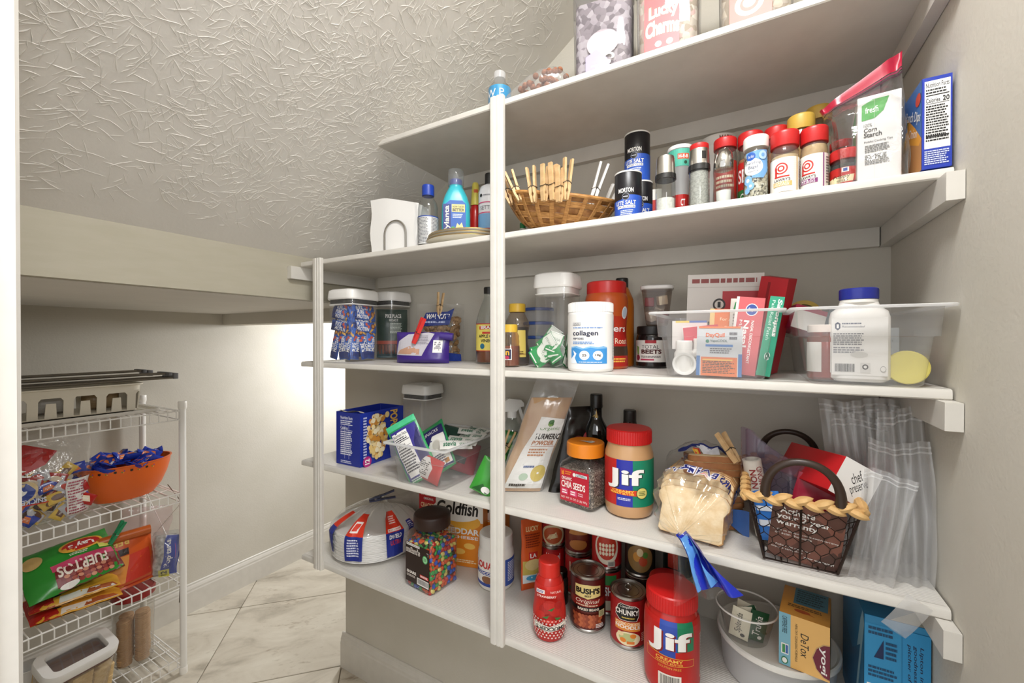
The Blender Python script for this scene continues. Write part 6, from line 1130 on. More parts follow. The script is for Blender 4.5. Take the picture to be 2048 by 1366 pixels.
# --- salt canisters
def salt(lb, x, y, zz, r, h, ex):
    t = at('salt_canister', lb, 'canister', x, y, zz, ex, 'black and blue salt canisters'); body(t, [(r * .97, 0), (r, .001), (r, h - .002), (r * .98, h - .001)], M('#141318', .35)); ring(t, [(r * .97, h - .003), (r * 1.015, h - .003), (r * 1.015, h), (r * .96, h)], M('#e4e2dc', .45), 'rim_band'); MB().lathe([(r * .97, h - .0025), (.002, h - .0025)], 40).build('lid', M('#dcd9d2', .5), t)
    band(t, [(r, 0), (r, h)], .001, h - .004, [('r', 0, 0, 1, .46, '#2a54b4'), ('p', [(0, .46), (1, .46), (1, .55), (.42, .55), (.3, .47)], '#2a54b4'), ('t', 'MORTON', .22, .60, .58, .69, WHT, {'b': .02}), ('e', .40, .52, .085, .07, '#8a8f9a'), ('e', .40, .52, .075, .062, '#17161c'), ('l', .34, .505, .46, .535, 1, '#cfd2da'), ('t', 'LITE SALT', .16, .36, .64, .44, '#f2eedd', {'b': .02}), ('r', .2, .29, .62, .345, WHT), ('t', '50% LESS SODIUM', .22, .3, .6, .335, '#25366f', {'b': .02}), ('l', .28, .16, .58, .26, 3, '#d3dcf2')], 0, 180)
x, y, r = cylY(1229, 1283, .90); h = Hgt(x, y, 340, -r) - z; salt('black and blue salt canister standing nearest the shelf edge', x, y, z, r, h, 8)
x, y, _ = cylY(1249, 1299, .968); salt('black and blue salt canister with another stacked on it', x + .006, y, z, r, h, 20); salt('black and blue salt canister on top of another one', x, y, z + h + .0006, r, h, 4)
# --- spices and shakers
def spice(name, lb, uL, uR, vt, yy, cap_h, cap, glass, fillm=None, lab=None, fill_to=.8, neck=.86, knurl=False, ex=0, group='spice jars', capname='lid', sq=False, capr=1.0):
    x, y, r = cylY(uL, uR, yy); h = Hgt(x, y, vt, -r) - z; t = at(name, lb, 'jar', x, y, z, ex, group); hb = h - cap_h
    pr = [(r * .9, 0), (r * .97, .003), (r * .97, hb - .014), (r * .95, hb - .008), (r * neck, hb - .002), (r * neck, hb + .002)]
    body(t, pr, glass, 36, cap1=False)
    if fillm: fill(t, pr, fillm, .003, hb * fill_to, .0012)
    lid(t, r * capr, hb, cap_h, cap, 30, capname, knurl=knurl)
    if lab: band(t, pr, lab[0] * hb, lab[1] * hb, lab[2], lab[3] if len(lab) > 3 else 0, lab[4] if len(lab) > 4 else 170, .003)
    return t, r, h, pr, hb
REDL, YEL = M('#bf2222', .35), M('#c9a545', .4); GB = CL('#eff1ee', .04, .85, .04); POW = MN('#c9b28c', '#d8c4a2', 60, .8)
BR = M('#bdb9b2', .3, 1)
def grinder(lb, uL, uR, vt, yy, salt_to, redtop=False):
    x, y, r = cylY(uL, uR, yy); h = Hgt(x, y, vt, -r) - z; t = at('salt_grinder', lb, 'grinder', x, y, z, 0, 'salt grinders'); body(t, [(r * .9, 0), (r * .95, .002), (r * .93, h * .62)], GB, cap1=False)
    fill(t, [(r * .9, 0), (r * .95, .002), (r * .93, h * .62)], MN('#d9d8d4', '#efeeea', 200, .7) if salt_to < .5 else MN('#9a9a96', '#c4c3be', 300, .6), .003, h * salt_to, .002); ring(t, [(r * .9, h * .62), (r, h * .62), (r * .98, h * .70), (r * .86, h * .70)], M('#1c1b1a', .4), 'black_collar')
    body(t, [(r * .93, h * .70), (r * .9, h * .82), (r * .84, h * .97), (r * .8, h), (r * .02, h)] if not redtop else [(r * .96, h * .70), (r * .9, h * .86), (r * .84, h * .93)], BR, name='steel_cap')
    if redtop:
        lid(t, r * .86, h * .925, h * .075, REDL, knurl=False, name='red_button'); band(t, [(r * .95, h * .72), (r * .88, h * .9)], h * .76, h * .87, [('r', .42, 0, .62, 1, '#23211f')], 25, 120)
    return t
grinder('clear salt grinder with steel cap and black collar', 1309, 1352, 308, .872, .30)
grinder('clear salt grinder with steel head and red button', 1375, 1420, 283, .885, .60, True)
x, y, r = cylY(1298, 1316, .9); c_ = slab('spice_box', 'slim red and white spice box beside the steel capped grinder', 'box', (x + .004, .915, z + .0006), (0, 0, face(x, .91)), .018, .03, .075, '#b5271f', [('r', 0, .7, 1, 1, '#e2dfd8'), ('r', 0, 0, 1, .12, '#e2dfd8')])
# tapered tub with mint label
x, y, r = cylY(1335, 1385, .935); h = Hgt(x, y, 288, -r) - z; t = at('snack_cup', 'tapered plastic cup with mint green top label and red band', 'cup', x, y, z)
pr = [(r * .62, 0), (r * .66, .003), (r * .7, h * .3), (r * .72, h * .55), (r * .9, h * .7), (r, h * .95)]; body(t, pr, CL('#dcdedd', .5, .5, .15)); MB().lathe([(r, h * .945), (r * 1.04, h * .95), (r * 1.04, h * .985), (r, h), (.002, h * .995)], 36).build('lid', M('#d3d5d2', .4), t)
band(t, pr, h * .72, h * .94, [('r', 0, 0, 1, 1, '#4fae98'), ('r', .36, .4, .7, .72, '#d0512c'), ('t', 'H-E-B', .39, .46, .67, .66, WHT, {'b': .03}), ('e', .6, .2, .05, .1, '#274a3a')], 10, 160); band(t, pr, .01, h * .36, [('r', 0, .0, 1, .3, '#d9d6cf'), ('r', 0, .3, 1, 1, '#b5231f'), ('t', 'CT', .46, .5, .64, .8, WHT, {'b': .02})], 10, 160)
# glass shaker with chrome dome
x, y, r = cylY(1424, 1469, .875); h = Hgt(x, y, 290, -r) - z; t = at('salt_shaker', 'clear glass salt shaker with domed chrome top', 'shaker', x, y, z)
body(t, [(r * .9, 0), (r, .003), (r * .92, h * .35), (r * .9, h * .5), (r * .96, h * .66), (r * .8, h * .69)], GLASS, cap1=False); body(t, [(r * .5, .008), (r * .62, .012), (r * .68, h * .3)], M('#eceae6', .7), name='salt'); body(t, [(r * .86, h * .66), (r * .92, h * .68), (r * .9, h * .78), (r * .78, h * .9), (r * .45, h * .98), (r * .02, h)], M('#c9c7c3', .12, 1), name='chrome_dome')
spice('spice_jar', 'red lidded spice jar right behind the glass shaker', 1426, 1473, 272, .945, .02, REDL, GB, MN('#7a4a2c', '#935f3a', 80, .8), (.15, .8, [('r', 0, 0, 1, 1, '#a82a22'), ('l', .2, .3, .8, .7, 4, '#e8d4b4')]))
x, y, r = cylY(1398, 1474, 1.03); h = Hgt(x, y, 266, -r) - z; t = at('cottage_tub', 'round white lidded tub with red letters behind the shakers', 'tub', x, y, z); body(t, [(r * .8, 0), (r * .85, .003), (r * .98, h - .02)], M('#d9d6d0', .4)); MB().lathe([(r * .98, h - .022), (r, h - .02), (r * .99, h - .003), (r * .94, h), (.002, h - .002)], 44).build('lid', M('#d6d4ce', .35), t); band(t, [(r, h - .02), (r * .99, h - .003)], h - .019, h - .004, [('t', 'MARY', .52, .1, .75, .9, '#7a2a2a', {'b': .02})], 0, 180)
spice('spice_jar', 'red lidded spice jar with green and red label behind the white lidded one', 1474, 1526, 260, .945, .024, REDL, GB, MN('#a9744a', '#bd8858', 80, .8), (.1, .75, [('r', 0, 0, 1, .4, '#2f7a3c'), ('r', 0, .4, 1, 1, '#b5241f'), ('t', 'SE', .1, .55, .4, .85, WHT, {'b': .02}), ('t', 'O', .2, .1, .36, .32, WHT)]))
spice('spice_jar', 'everything bagel seasoning jar with white lid and blue label', 1485, 1537, 268, .872, .021, PL_W, GB, MV(['#d8d2c2', '#b9b2a0', '#4a463e', '#e6e1d4', '#8a8476', '#c9c1ac'], 330, .6), (.08, .95, [('p', [(.2, .95), (.85, .98), (.85, .55), (.7, .4), (.4, .42)], '#6fa0d2'), ('e', .42, .64, .27, .17, WHT), ('e', .36, .86, .13, .085, '#2a5cb0'), ('t', 'Great Value', .28, .83, .44, .89, WHT, {'s': .2}), ('t', 'Everything', .22, .68, .62, .75, '#2a3f6a', {}), ('t', 'Bagel', .3, .59, .54, .67, '#2a3f6a', {}), ('t', 'seasoning', .3, .53, .56, .57, '#2a3f6a'), ('e', .28, .38, .12, .1, '#7fb0dc'), ('e', .28, .38, .05, .04, '#d8e4f0'), ('e', .36, .26, .1, .08, '#7fb0dc'), ('e', .36, .26, .04, .03, '#d8e4f0'), ('e', .26, .17, .08, .06, '#7fb0dc'), ('e', .68, .86, .11, .09, '#a9c8e8'), ('e', .68, .86, .045, .04, '#6fa0d2')]), fill_to=.92)
spice('spice_jar', 'plain red lidded spice jar between the seasoning jars', 1526, 1577, 250, .95, .022, REDL, GB, MN('#8a5a34', '#a06f44', 80, .8))
LAW = lambda c, w1, w2: [('r', 0, 0, 1, 1, '#e8e4dc'), ('e', .42, .68, .15, .17, '#bf2a22'), ('e', .42, .68, .115, .13, '#e8e4dc'), ('e', .42, .68, .08, .09, '#bf2a22'), ('e', .42, .68, .045, .05, '#e8e4dc'), ('p', [(.28, .45), (.33, .45), (.33, .72), (.28, .72)], '#bf2a22'), ('r', .27, .42, .6, .46, '#bf2a22'), ('t', "LAWRY'S", .26, .31, .62, .39, '#2a2220', {'b': .01}), ('r', .24, .16, .66, .29, c), ('t', w1, .27, .225, .6, .275, WHT, {'b': .01}), ('t', w2, .27, .17, .6, .215, WHT, {'b': .01}), ('r', .78, 0, .81, 1, c)] + [('r', .55, .3 + .055 * i, .76, .303 + .055 * i, '#b9b4aa') for i in range(12)] + [('l', .85, .1, .98, .9, 10, '#5a5450')]
spice('spice_jar', 'garlic powder jar with red lid and swirl label', 1539, 1598, 258, .868, .026, REDL, CL('#f0eee8', .08), POW, (.12, .76, LAW('#cfae6a', 'GARLIC', 'POWDER'), 0, 180), fill_to=.82)
spice('spice_jar', 'yellow lidded spice jar behind the garlic powder', 1572, 1629, 225, .935, .027, YEL, GB, MN('#a9824a', '#bd9860', 80, .8))
spice('spice_jar', 'mixed spice jar with red lid and purple striped label', 1598, 1656, 250, .872, .026, REDL, CL('#f0eee8', .08), MN('#b99a70', '#cdb186', 90, .8), (.12, .76, LAW('#7a2a6a', 'MILD', 'ONION'), -14, 180), fill_to=.95)
spice('spice_jar', 'tall yellow lidded spice jar with red label by the wall', 1608, 1663, 208, 1.0, .026, YEL, GB, MN('#8a7a52', '#a3936a', 80, .8), (.3, .8, [('r', 0, 0, 1, 1, '#a5a18c'), ('r', .1, .6, .6, .9, '#a8201f'), ('t', 'MS', .2, .65, .5, .85, WHT, {'b': .02})]))
spice('spice_jar', 'short poppy seed jar with red lid', 1657, 1720, 295, .872, .017, REDL, GB, M('#2a2826', .8), (.12, .72, [('r', 0, 0, 1, 1, '#b3211c'), ('p', [(.1, .2), (.66, .25), (.7, .6), (.1, .5)], '#e3d6ae'), ('t', 'Poppy', .26, .4, .6, .62, '#2a2220', {'s': .1}), ('t', 'SEED', .34, .26, .56, .36, '#2a2220', {}), ('r', .44, .74, .58, .98, '#e6e4e0'), ('r', .47, .78, .55, .94, '#2a4a9a'), ('e', .78, .5, .1, .2, '#c8322a'), ('p', [(.64, .2), (.9, .15), (.88, .45)], '#2b2320')], 0, 190), fill_to=.85)
spice('spice_jar', 'second short red lidded jar hidden behind the poppy seeds', 1657, 1707, 278, .945, .014, REDL, GB, M('#3a2a24', .8))
# --- corn starch in a zipper bag, dip mix box
cs = Carton('starch_box', 'white corn starch box with green leaf logo inside a zipper bag', Vector((.150, .838, z + .002)), Vector((.2015, .833, z + .002)), .085, .134, '#dddbd8')
cs.face('front', [('p', [(.1, .72), (.1, .9), (.35, .95), (.72, .95), (.6, .8), (.4, .73)], '#3f9a3c'), ('t', 'fresh', .18, .8, .48, .87, WHT, {'b': .01}), ('t', '100%', .15, .64, .34, .68, '#4a4a48'), ('t', 'Corn', .15, .58, .45, .63, '#2a2826', {'b': .02}), ('t', 'Starch', .15, .52, .56, .575, '#2a2826', {'b': .02}), ('t', 'Helpful Cooking Tips', .16, .45, .8, .48, '#2a2826'), ('l', .18, .34, .78, .43, 5, '#6a6a68'), ('l', .18, .2, .74, .32, 6, '#6a6a68'), ('r', .395, 0, .4, .95, '#c8c6c2')])
cs.face('left', [('r', 0, 0, 1, 1, '#cfcdca'), ('r', .2, .3, .8, .9, '#3f9a3c')])
t = thing('zipper_bag', 'clear zipper bag with red closure strip wrapped round the starch box', 'bag', (.172, .874, z + .0006), R(-4))
def zb(a, v):
    c_, s_ = math.cos(a), math.sin(a); e = .35; k = 1 if v < .62 else max(.06, 1 - (v - .62) / .34); wx = .042 + .020 * max(0, v - .55); dy = .052 * k + .003
    xx = wx * math.copysign(abs(c_) ** e, c_); yy = dy * math.copysign(abs(s_) ** e, s_); f = N(c_ * 2.2, s_ * 2.2, v * 5) * .010
    hgt = v * .172 + (.028 * (xx / .05) if v > .6 else 0) * max(0, (v - .6) / .4)
    return Vector((xx * (1 + f * 6) - .018 * max(0, v - .3), yy + f, max(.0012, hgt)))
MB().grid(lambda a, b: zb(a * 6.2832, b), 64, 30, 0, None, True).build('film', CL('#fbfbfb', .05, .9, .08, bump=.4, bscale=50), t, ang=80)
MB().grid(lambda a, b: tuple(zb(math.pi + a * math.pi, .93 + b * .1) + Vector((0, -.002, 0))), 24, 3, 0, lambda a, b: 0).build('red_strip', M('#a8203a', .3), t, ang=80)
MB().grid(lambda a, b: tuple(zb(math.pi + a * math.pi, .875 + b * .015) + Vector((0, -.002, 0))), 24, 1).build('zip_track', M('#3a2430', .4), t, ang=80)
MB().grid(lambda a, b: tuple(zb(math.pi + a * math.pi, .905 + b * .015) + Vector((0, -.002, 0))), 24, 1).build('zip_track', M('#7a2a44', .4), t, ang=80)
c = Carton('dip_mix_box', 'blue dip mix box with nutrition panel leaning on the side wall', Vector((.2165, .806, z)), Vector((.2475, .806, z)), .105, .129, '#2038a0')
c.face('front', [('r', 0, 0, 1, 1, '#2038a0')] + nutri(.08, .22, .94, .96, n=14) + [('t', '20', .68, .72, .9, .775, '#1a1a1a', {'b': .02}), ('l', .08, .04, .9, .2, 7, '#c9d0ee')])
c.face('left', [('r', 0, 0, 1, 1, '#3f6aa8'), ('p', [(0, .0), (1, 0), (1, .35), (.4, .5), (0, .3)], '#b57f4c'), ('p', [(.3, .85), (.75, .55), (1, .35), (.9, .3), (.3, .5)], '#dd9a3a'), ('e', .1, .2, .0, .0, WHT), ('e', .3, .3, .28, .26, '#d8d2c6'), ('e', .3, .34, .24, .2, '#ece8de'), ('p', [(.25, .4), (.4, .75), (.46, .7), (.34, .4)], '#7a9a4a'), ('t', 'Ranch Dips', .35, .62, .98, .76, WHT, {'tilt': -22, 'b': .01}), ('t', 'Onion', .5, .46, .85, .56, WHT, {'tilt': -18}), ('e', .88, .82, .1, .07, '#c8452c')])
# ================================================================== topmost shelf
z = ZS[4]
x, y, r = cylY(976, 1023, .9); h = Hgt(x, y, 147) - z; t = at('water_bottle', 'small water bottle with bright blue label behind the upright top', 'bottle', x, y, z, -6)
pr = [(r * .9, 0), (r, .004), (r, h * .62), (r * .9, h * .7), (r * .52, h * .8), (r * .48, h * .88)]; body(t, pr, CL('#f4f6f6', .04, .9, .04), cap1=False); lid(t, r * .5, h * .87, h * .13, CL('#f0eef0', .7, .4, .2), 24); band(t, pr, .01, h * .66, [('r', 0, 0, 1, 1, '#2f9fd8'), ('t', 'W P', .2, .62, .62, .86, WHT, {}), ('l', .2, .3, .7, .5, 2, WHT)], 0, 220)
t = thing('snack_bag', 'clear bag of brown chocolate cereal puffs lying on the top shelf', 'bag', (-.415, .853, z + .0006), R(8))
def sb(a, s): 
    c_, s_ = math.cos(a), math.sin(a); k = math.sin(math.pi * (.03 + .94 * s)) ** .5; hh = .014 + .034 * s; return Vector((-.085 + .16 * s, c_ * .034 * k + .004 * N(s * 9, a), max(.001, hh * k * (1 + s_) * .95 + N(c_ * 3, s_ * 3, s * 8) * .004)))
MB().grid(lambda a, b: sb(a * 6.2832, b), 36, 26, 0, None, True).build('film', CL('#fdfdfd', .14, .7, .12, bump=.4, bscale=60), t, ang=80); rnd = random.Random(6)
pme = MB().ball((0, 0, 0), .0068, 10, 7).mesh('cereal_puff', MN('#7a4a30', '#966042', 200, .8, bump=.5, bscale=400))
bpy.context.view_layer.update(); TW = t.matrix_world.copy()
for i in range(34):
    s = rnd.uniform(.28, .93); hh = (.014 + .034 * s) * 1.7; o = bpy.data.objects.new('cereal_puff', pme); COL.objects.link(o); o.location = TW @ Vector((-.085 + .16 * s, rnd.uniform(-.022, .018), .008 + rnd.random() * max(.0, hh - .016))); tag(o, 'round brown cereal puff in the clear bag', 'cereal', 'cereal puffs in the bag')
for i, (lb, x0, x1, y0, fm, col, its) in enumerate([('tall clear cereal keeper with faded purple cutout label', -.348, -.212, .862, MV(['#8a7f86', '#a79da4', '#6f646c', '#b9b0b6'], 90, .8), None, [('e', .52, .42, .3, .14, '#b9a9b0'), ('p', [(.2, 0), (.2, .3), (.4, .36), (.6, .25), (.7, .1), (.75, 0)], '#a79fc0'), ('t', 'Cocoa', .52, .03, .74, .3, '#efe6d4', {'rot': -90, 'b': .04}), ('t', 'Puffs', .3, .0, .5, .2, '#efe6d4', {'rot': -90, 'b': .04})]),
        ('tall clear cereal keeper with red cutout label and yellow letters', -.208, -.080, .862, MV(['#b9ae9e', '#d6ccbc', '#a3947f', '#c9a9a0'], 90, .8), '#cf4a4c', [('r', .1, .02, .72, .7, '#cf4a4c'), ('t', 'Lucky', .18, .42, .7, .58, '#f0e2b0', {'b': .05, 'arc': .02}), ('t', 'Charms', .12, .26, .72, .42, '#f0e2b0', {'b': .05, 'arc': .03}), ('e', .35, .2, .06, .03, '#f2d6cc'), ('e', .55, .2, .06, .03, '#e6e2b8'), ('p', [(.2, .05), (.3, .12), (.36, .04)], '#5a9ac8')]),
        ('tall clear cereal keeper with orange red label and oat ring', -.052, .076, .862, MV(['#b9ae9e', '#cfc3ae', '#a3947f'], 90, .8), '#d2503c', [('r', .12, .02, .75, .7, '#d2503c'), ('e', .42, .3, .22, .11, '#e6d2a6'), ('e', .42, .3, .14, .07, '#d2503c'), ('e', .42, .31, .1, .05, '#d8bc84'), ('t', 'WHOLE GRAIN', .2, .1, .62, .14, '#f2dcc8')])]):
    w_ = x1 - x0 - .004; t = thing('cereal_keeper', lb, 'container', ((x0 + x1) / 2, y0 + .06, z + .0006), R((8, 4, -2)[i]), 'tall cereal keepers'); d_ = .105
    sq_loft(t, [(w_ - .016, d_ - .016, .016, 0), (w_ - .008, d_ - .008, .02, .005), (w_ - .004, d_ - .004, .02, .1), (w_, d_, .02, .235)], CL('#f1f1f2', .10, .8, .05), 'clear_body', 5, cap1=False)
    sq_loft(t, [(w_ - .02, d_ - .02, .016, .004), (w_ - .014, d_ - .014, .016, .01), (w_ - .012, d_ - .012, .016, .19)], fm, 'cereal', 5)
    sq_loft(t, [(w_, d_, .02, .232), (w_ + .005, d_ + .005, .021, .234), (w_ + .005, d_ + .005, .021, .25), (w_ - .01, d_ - .01, .02, .258)], PL_W, 'lid', 5)
    decal(t, 'label', front(-d_ / 2 + .0022, .11, 0), w_ * .86, .2, its)
# ================================================================== white wire rack along the far wall
RX0, RX1, RY0, RY1 = -2.268, -1.908, .135, .772; TZ = [1.022, .703, .382, .065]
rack = thing('wire_rack', 'white four tier wire shelving rack standing against the beige wall', 'rack', (0, 0, 0)); rack.location = ((RX0 + RX1) / 2, (RY0 + RY1) / 2, 0)
ox, oy = rack.location.x, rack.location.y; WW = M('#eceae6', .35); hx, hy = (RX1 - RX0) / 2, (RY1 - RY0) / 2
for sx, sy in ((1, 1), (-1, 1), (1, -1), (-1, -1)):
    p = MB().lathe([(.0115, .001), (.0115, 1.03), (.0115, 1.034)], 18, 0, (sx * hx, sy * hy, 0)).build('post', WW, rack)
    MB().lathe([(.0125, 1.028), (.0145, 1.036), (.0145, 1.056), (.0125, 1.059)], 18, 0, (sx * hx, sy * hy, 0)).build('post_cap', PL_W, p); MB().lathe([(.0135, 0), (.0135, .022), (.012, .026)], 18, 0, (sx * hx, sy * hy, 0)).build('foot', PL_W, p)
cw = MB(); cw.tube([(-hx + .004, 0, 0), (hx - .001, 0, 0), (hx + .001, 0, -.002), (hx + .001, 0, -.034)], .0019, 6); cwm = cw.mesh('cross_wire', WW)
for zt in TZ:
    mb = MB()
    for xx, zz, rr_ in ((hx, 0, .0028), (hx, -.034, .0026), (-hx, 0, .0028), (-hx, -.034, .0026), (0, -.003, .0024), (hx * .5, -.003, .002), (-hx * .5, -.003, .002)): mb.tube([(xx, -hy + .01, zt + zz), (xx, hy - .01, zt + zz)], rr_, 6)
    for yy in (-hy + .006, hy - .006):
        for zz in (0, -.034): mb.tube([(-hx, yy, zt + zz), (hx, yy, zt + zz)], .0026, 6)
    tier = mb.build('wire_shelf', WW, rack)
    n = 23
    for i in range(n):
        o = bpy.data.objects.new('cross_wire', cwm); COL.objects.link(o); o.parent = tier; o.location = (0, -hy + .02 + (2 * hy - .04) * i / (n - 1), zt + .003)
mb = MB(); mb.tube([(-hx, hy, .67), (hx, hy, .40)], .0016, 5); mb.tube([(hx, hy, .67), (-hx, hy, .40)], .0016, 5); mb.build('cross_brace', WW, rack)
mb = MB(); mb.tube([(hx, hy - .01, .345), (hx - .002, hy - .012, .28)], .0016, 5); mb.tube([(hx - .1, hy - .01, .72), (hx, hy - .005, .67)], .0016, 5); mb.build('hook', DARKSTEEL, rack)
# --- top tier: tray, basket, roll-up drying rack
zt = TZ[0] + .006
t = thing('serving_tray', 'flat white ribbed plastic tray lying under the basket', 'tray', (-2.07, .46, zt)); sq_loft(t, [(.28, .50, .02, 0), (.285, .505, .02, .003), (.29, .51, .02, .012), (.282, .502, .02, .012), (.276, .496, .02, .004)], M('#dcd9d2', .45), 'tray')
mb = MB()
for i in range(20): mb.bar((-.135, -.24 + i * .0255, .006), (.137, -.24 + i * .0255, .006), .010, .004)
o = mb.build('ribs', M('#c9c4ba', .5), t); o['kind'] = 'stuff'
zb_ = zt + .013; t = thing('plastic_basket', 'ivory plastic basket with arched openings under the drying rack', 'basket', (-2.045, .43, zb_)); IV = M('#d9d2c2', .45)
W_, Dp, Hh = .21, .46, .098
sq_loft(t, [(W_ - .02, Dp - .02, .02, 0), (W_ - .016, Dp - .016, .02, .001), (W_ - .016, Dp - .016, .02, .004), (W_ - .02, Dp - .02, .02, .005)], IV, 'base')
mb = MB(); q = lambda e, zz: rr(W_ + e, Dp + e, .026, zz, 5); mb.loft([q(0, Hh - .03), q(.004, Hh - .006), q(.016, Hh - .004), q(.016, Hh), q(-.004, Hh), q(-.008, Hh - .03), q(0, Hh - .03)], cap0=False, cap1=False); mb.build('rim', IV, t)
mb = MB()
for i in range(6):
    yy = -Dp / 2 + .03 + i * (Dp - .06) / 5
    for sx in (1, -1):
        mb.loft([[(sx * (W_ / 2 - .009), yy - .012, .002), (sx * (W_ / 2 - .005), yy - .012, .002), (sx * (W_ / 2 - .005), yy + .012, .002), (sx * (W_ / 2 - .009), yy + .012, .002)][::sx], [(sx * (W_ / 2 - .004), yy - .012, Hh * .6), (sx * W_ / 2, yy - .012, Hh * .6), (sx * W_ / 2, yy + .012, Hh * .6), (sx * (W_ / 2 - .004), yy + .012, Hh * .6)][::sx], [(sx * (W_ / 2 - .004), yy - .022, Hh * .75), (sx * W_ / 2, yy - .022, Hh * .75), (sx * W_ / 2, yy + .022, Hh * .75), (sx * (W_ / 2 - .004), yy + .022, Hh * .75)][::sx]])
        if i < 5:
            y2 = yy + (Dp - .06) / 10; mb.loft([[(sx * (W_ / 2 - .009), y2 - .014, .002), (sx * (W_ / 2 - .005), y2 - .014, .002), (sx * (W_ / 2 - .005), y2 + .014, .002), (sx * (W_ / 2 - .009), y2 + .014, .002)][::sx], [(sx * (W_ / 2 - .006), y2 - .011, Hh * .52), (sx * (W_ / 2 - .002), y2 - .011, Hh * .52), (sx * (W_ / 2 - .002), y2 + .011, Hh * .52), (sx * (W_ / 2 - .006), y2 + .011, Hh * .52)][::sx]])
for sy in (1, -1): mb.loft([[(-W_ / 2 + .02, sy * (Dp / 2 - .009), .002), (W_ / 2 - .02, sy * (Dp / 2 - .009), .002), (W_ / 2 - .02, sy * (Dp / 2 - .005), .002), (-W_ / 2 + .02, sy * (Dp / 2 - .005), .002)], [(-W_ / 2 + .015, sy * (Dp / 2 - .004), Hh * .75), (W_ / 2 - .015, sy * (Dp / 2 - .004), Hh * .75), (W_ / 2 - .015, sy * Dp / 2, Hh * .75), (-W_ / 2 + .015, sy * Dp / 2, Hh * .75)]])
mb.build('slotted_side', IV, t)
for i, (yy, lb, col) in enumerate([(.32, 'clear bag with dark grain inside the ivory basket', '#5a544c'), (.45, 'grey crinkled snack bag inside the ivory basket', '#8a867e'), (.575, 'brown paper snack bag inside the ivory basket', '#8f7754')]):
    leaning('snack_bag', lb, 'bag', (-2.035, yy, zb_ + .007), .10, .07, .05, col, (0, 0, R(88)), 90 + i, [('r', .1, .1, .9, .9, (MV(['#3c362f', '#6a6258', '#2c2722'], 160), '#b9b6b0', '#9c8462')[i])])
zr = zb_ + Hh + .004
t = thing('drying_rack', 'roll-up steel drying rack with grey end caps resting on the basket', 'drying rack', (-2.03, .42, zr)); CAPM = M('#6e6e70', .5)
for i in range(9):
    xx, zz, y1 = -.085 + i * .021, .006 + (.016 if i % 2 else 0) + (.010 if i < 4 else 0), (.345 if i >= 4 else .30)
    a = MB().tube([(xx, -.29, zz), (xx, y1, zz)], .0036, 8).build('rod', M('#8a857e', .3, 1), t)
for (xa, xb, y1, zz) in ((-.092, -.005, .30, .018), (-.012, .092, .345, .008)):
    MB().rbox(xb - xa, .016, .022, .004, ((xa + xb) / 2, y1, zz - .006)).build('end_cap', CAPM, t); MB().rbox(xb - xa, .012, .012, .003, ((xa + xb) / 2, y1 - .018, zz + .008)).build('end_cap', CAPM, t)
leaning('snack_bag', 'blue and red foil snack bag on the drying rack', 'bag', (-2.10, .345, zr + .036), .10, .028, .03, '#23308c', (R(-10), 0, R(70)), 95, [('e', .3, .7, .2, .3, '#c23a2a'), ('e', .6, .5, .1, .2, WHT)])
# --- second tier: candy bag and orange bowl
zt = TZ[1] + .006
t = thing('candy_bowl', 'oval orange bowl with black bat and spider border full of candy', 'bowl', (-2.035, .640, zt)); OR = M('#d9611c', .35)
ov = lambda k, zz, e=0: [((.098 * k + e) * math.cos(a * math.pi / 24), (.138 * k + e) * math.sin(a * math.pi / 24), zz) for a in range(48)]
MB().loft([ov(.5, 0), ov(.62, .002), ov(.8, .035), ov(.92, .075), ov(.98, .106), ov(1.0, .128), ov(1.03, .132), ov(1.03, .135), ov(.985, .135), ov(.96, .106), ov(.78, .036), ov(.5, .004)]).build('bowl', OR, t, ang=30)
def bS2(x, y, o): a = -.55 + x / .125; k = .98 + .02 * (y + .011) / .022; return Vector(((.098 * k + o) * math.cos(a), (.138 * k + o) * math.sin(a), .117 + y))
its = []
for i in range(13):
    u = .03 + i * .077
    its += [('p', [(u - .016, .35), (u, .5), (u + .016, .35), (u + .012, .75), (u + .004, .6), (u - .004, .6), (u - .012, .75)], '#1d1512'), ('e', u, .5, .008, .2, '#1d1512')] if i % 2 else [('e', u - .014, .4, .007, .12, '#5a8a3a'), ('e', u + .008, .6, .007, .12, '#7a4a8a'), ('e', u, .3, .006, .1, '#e9a24a')]
decal(t, 'border_print', bS2, .26, .022, its, .006, None, .0004)
rnd = random.Random(17); bm_ = None
def candy(i, loc, rot, kind, grp, lb):
    b = thing('candy_packet', lb, 'candy', loc, rot=rot, group=grp); cols = {'blue': ('#1f3aa6', '#d9702c'), 'red': ('#a8201c', '#e9d9c0'), 'brown': ('#3a2018', '#c23a2a'), 'yellow': ('#d9b54a', '#5a3018'), 'silver': ('#b9bac0', '#c23a2a')}[kind]
    S = pouch(b, 'wrapper', .052, .034, .012, [M(cols[0], .22)], None, 'pillow', i, .003, 10, 8, power=6)
    bagprint(b, S, .052, .034, [('e', .5, .5, .3, .28, cols[1]), ('r', .72, .15, .9, .85, '#c9cad2')] if i % 2 else [('p', [(.2, .2), (.8, .3), (.6, .8), (.25, .7)], cols[1]), ('t', 'mini', .32, .42, .62, .62, WHT)], step=.009); return b
for i in range(44):
    a, q = rnd.uniform(0, 6.283), math.sqrt(rnd.random()); x_, y_ = .082 * q * math.cos(a), .120 * q * math.sin(a)
    candy(i, (-2.035 + x_, .640 + y_, zt + .112 + .036 * (1 - q) + rnd.uniform(0, .014)), (R(rnd.uniform(-85, -30)), R(rnd.uniform(-40, 40)), rnd.uniform(0, 6.28) if i % 3 else R(90 + rnd.uniform(-40, 40))), 'blue', 'blue candy packets in the bowl', 'blue and orange candy packet heaped in the orange bowl')
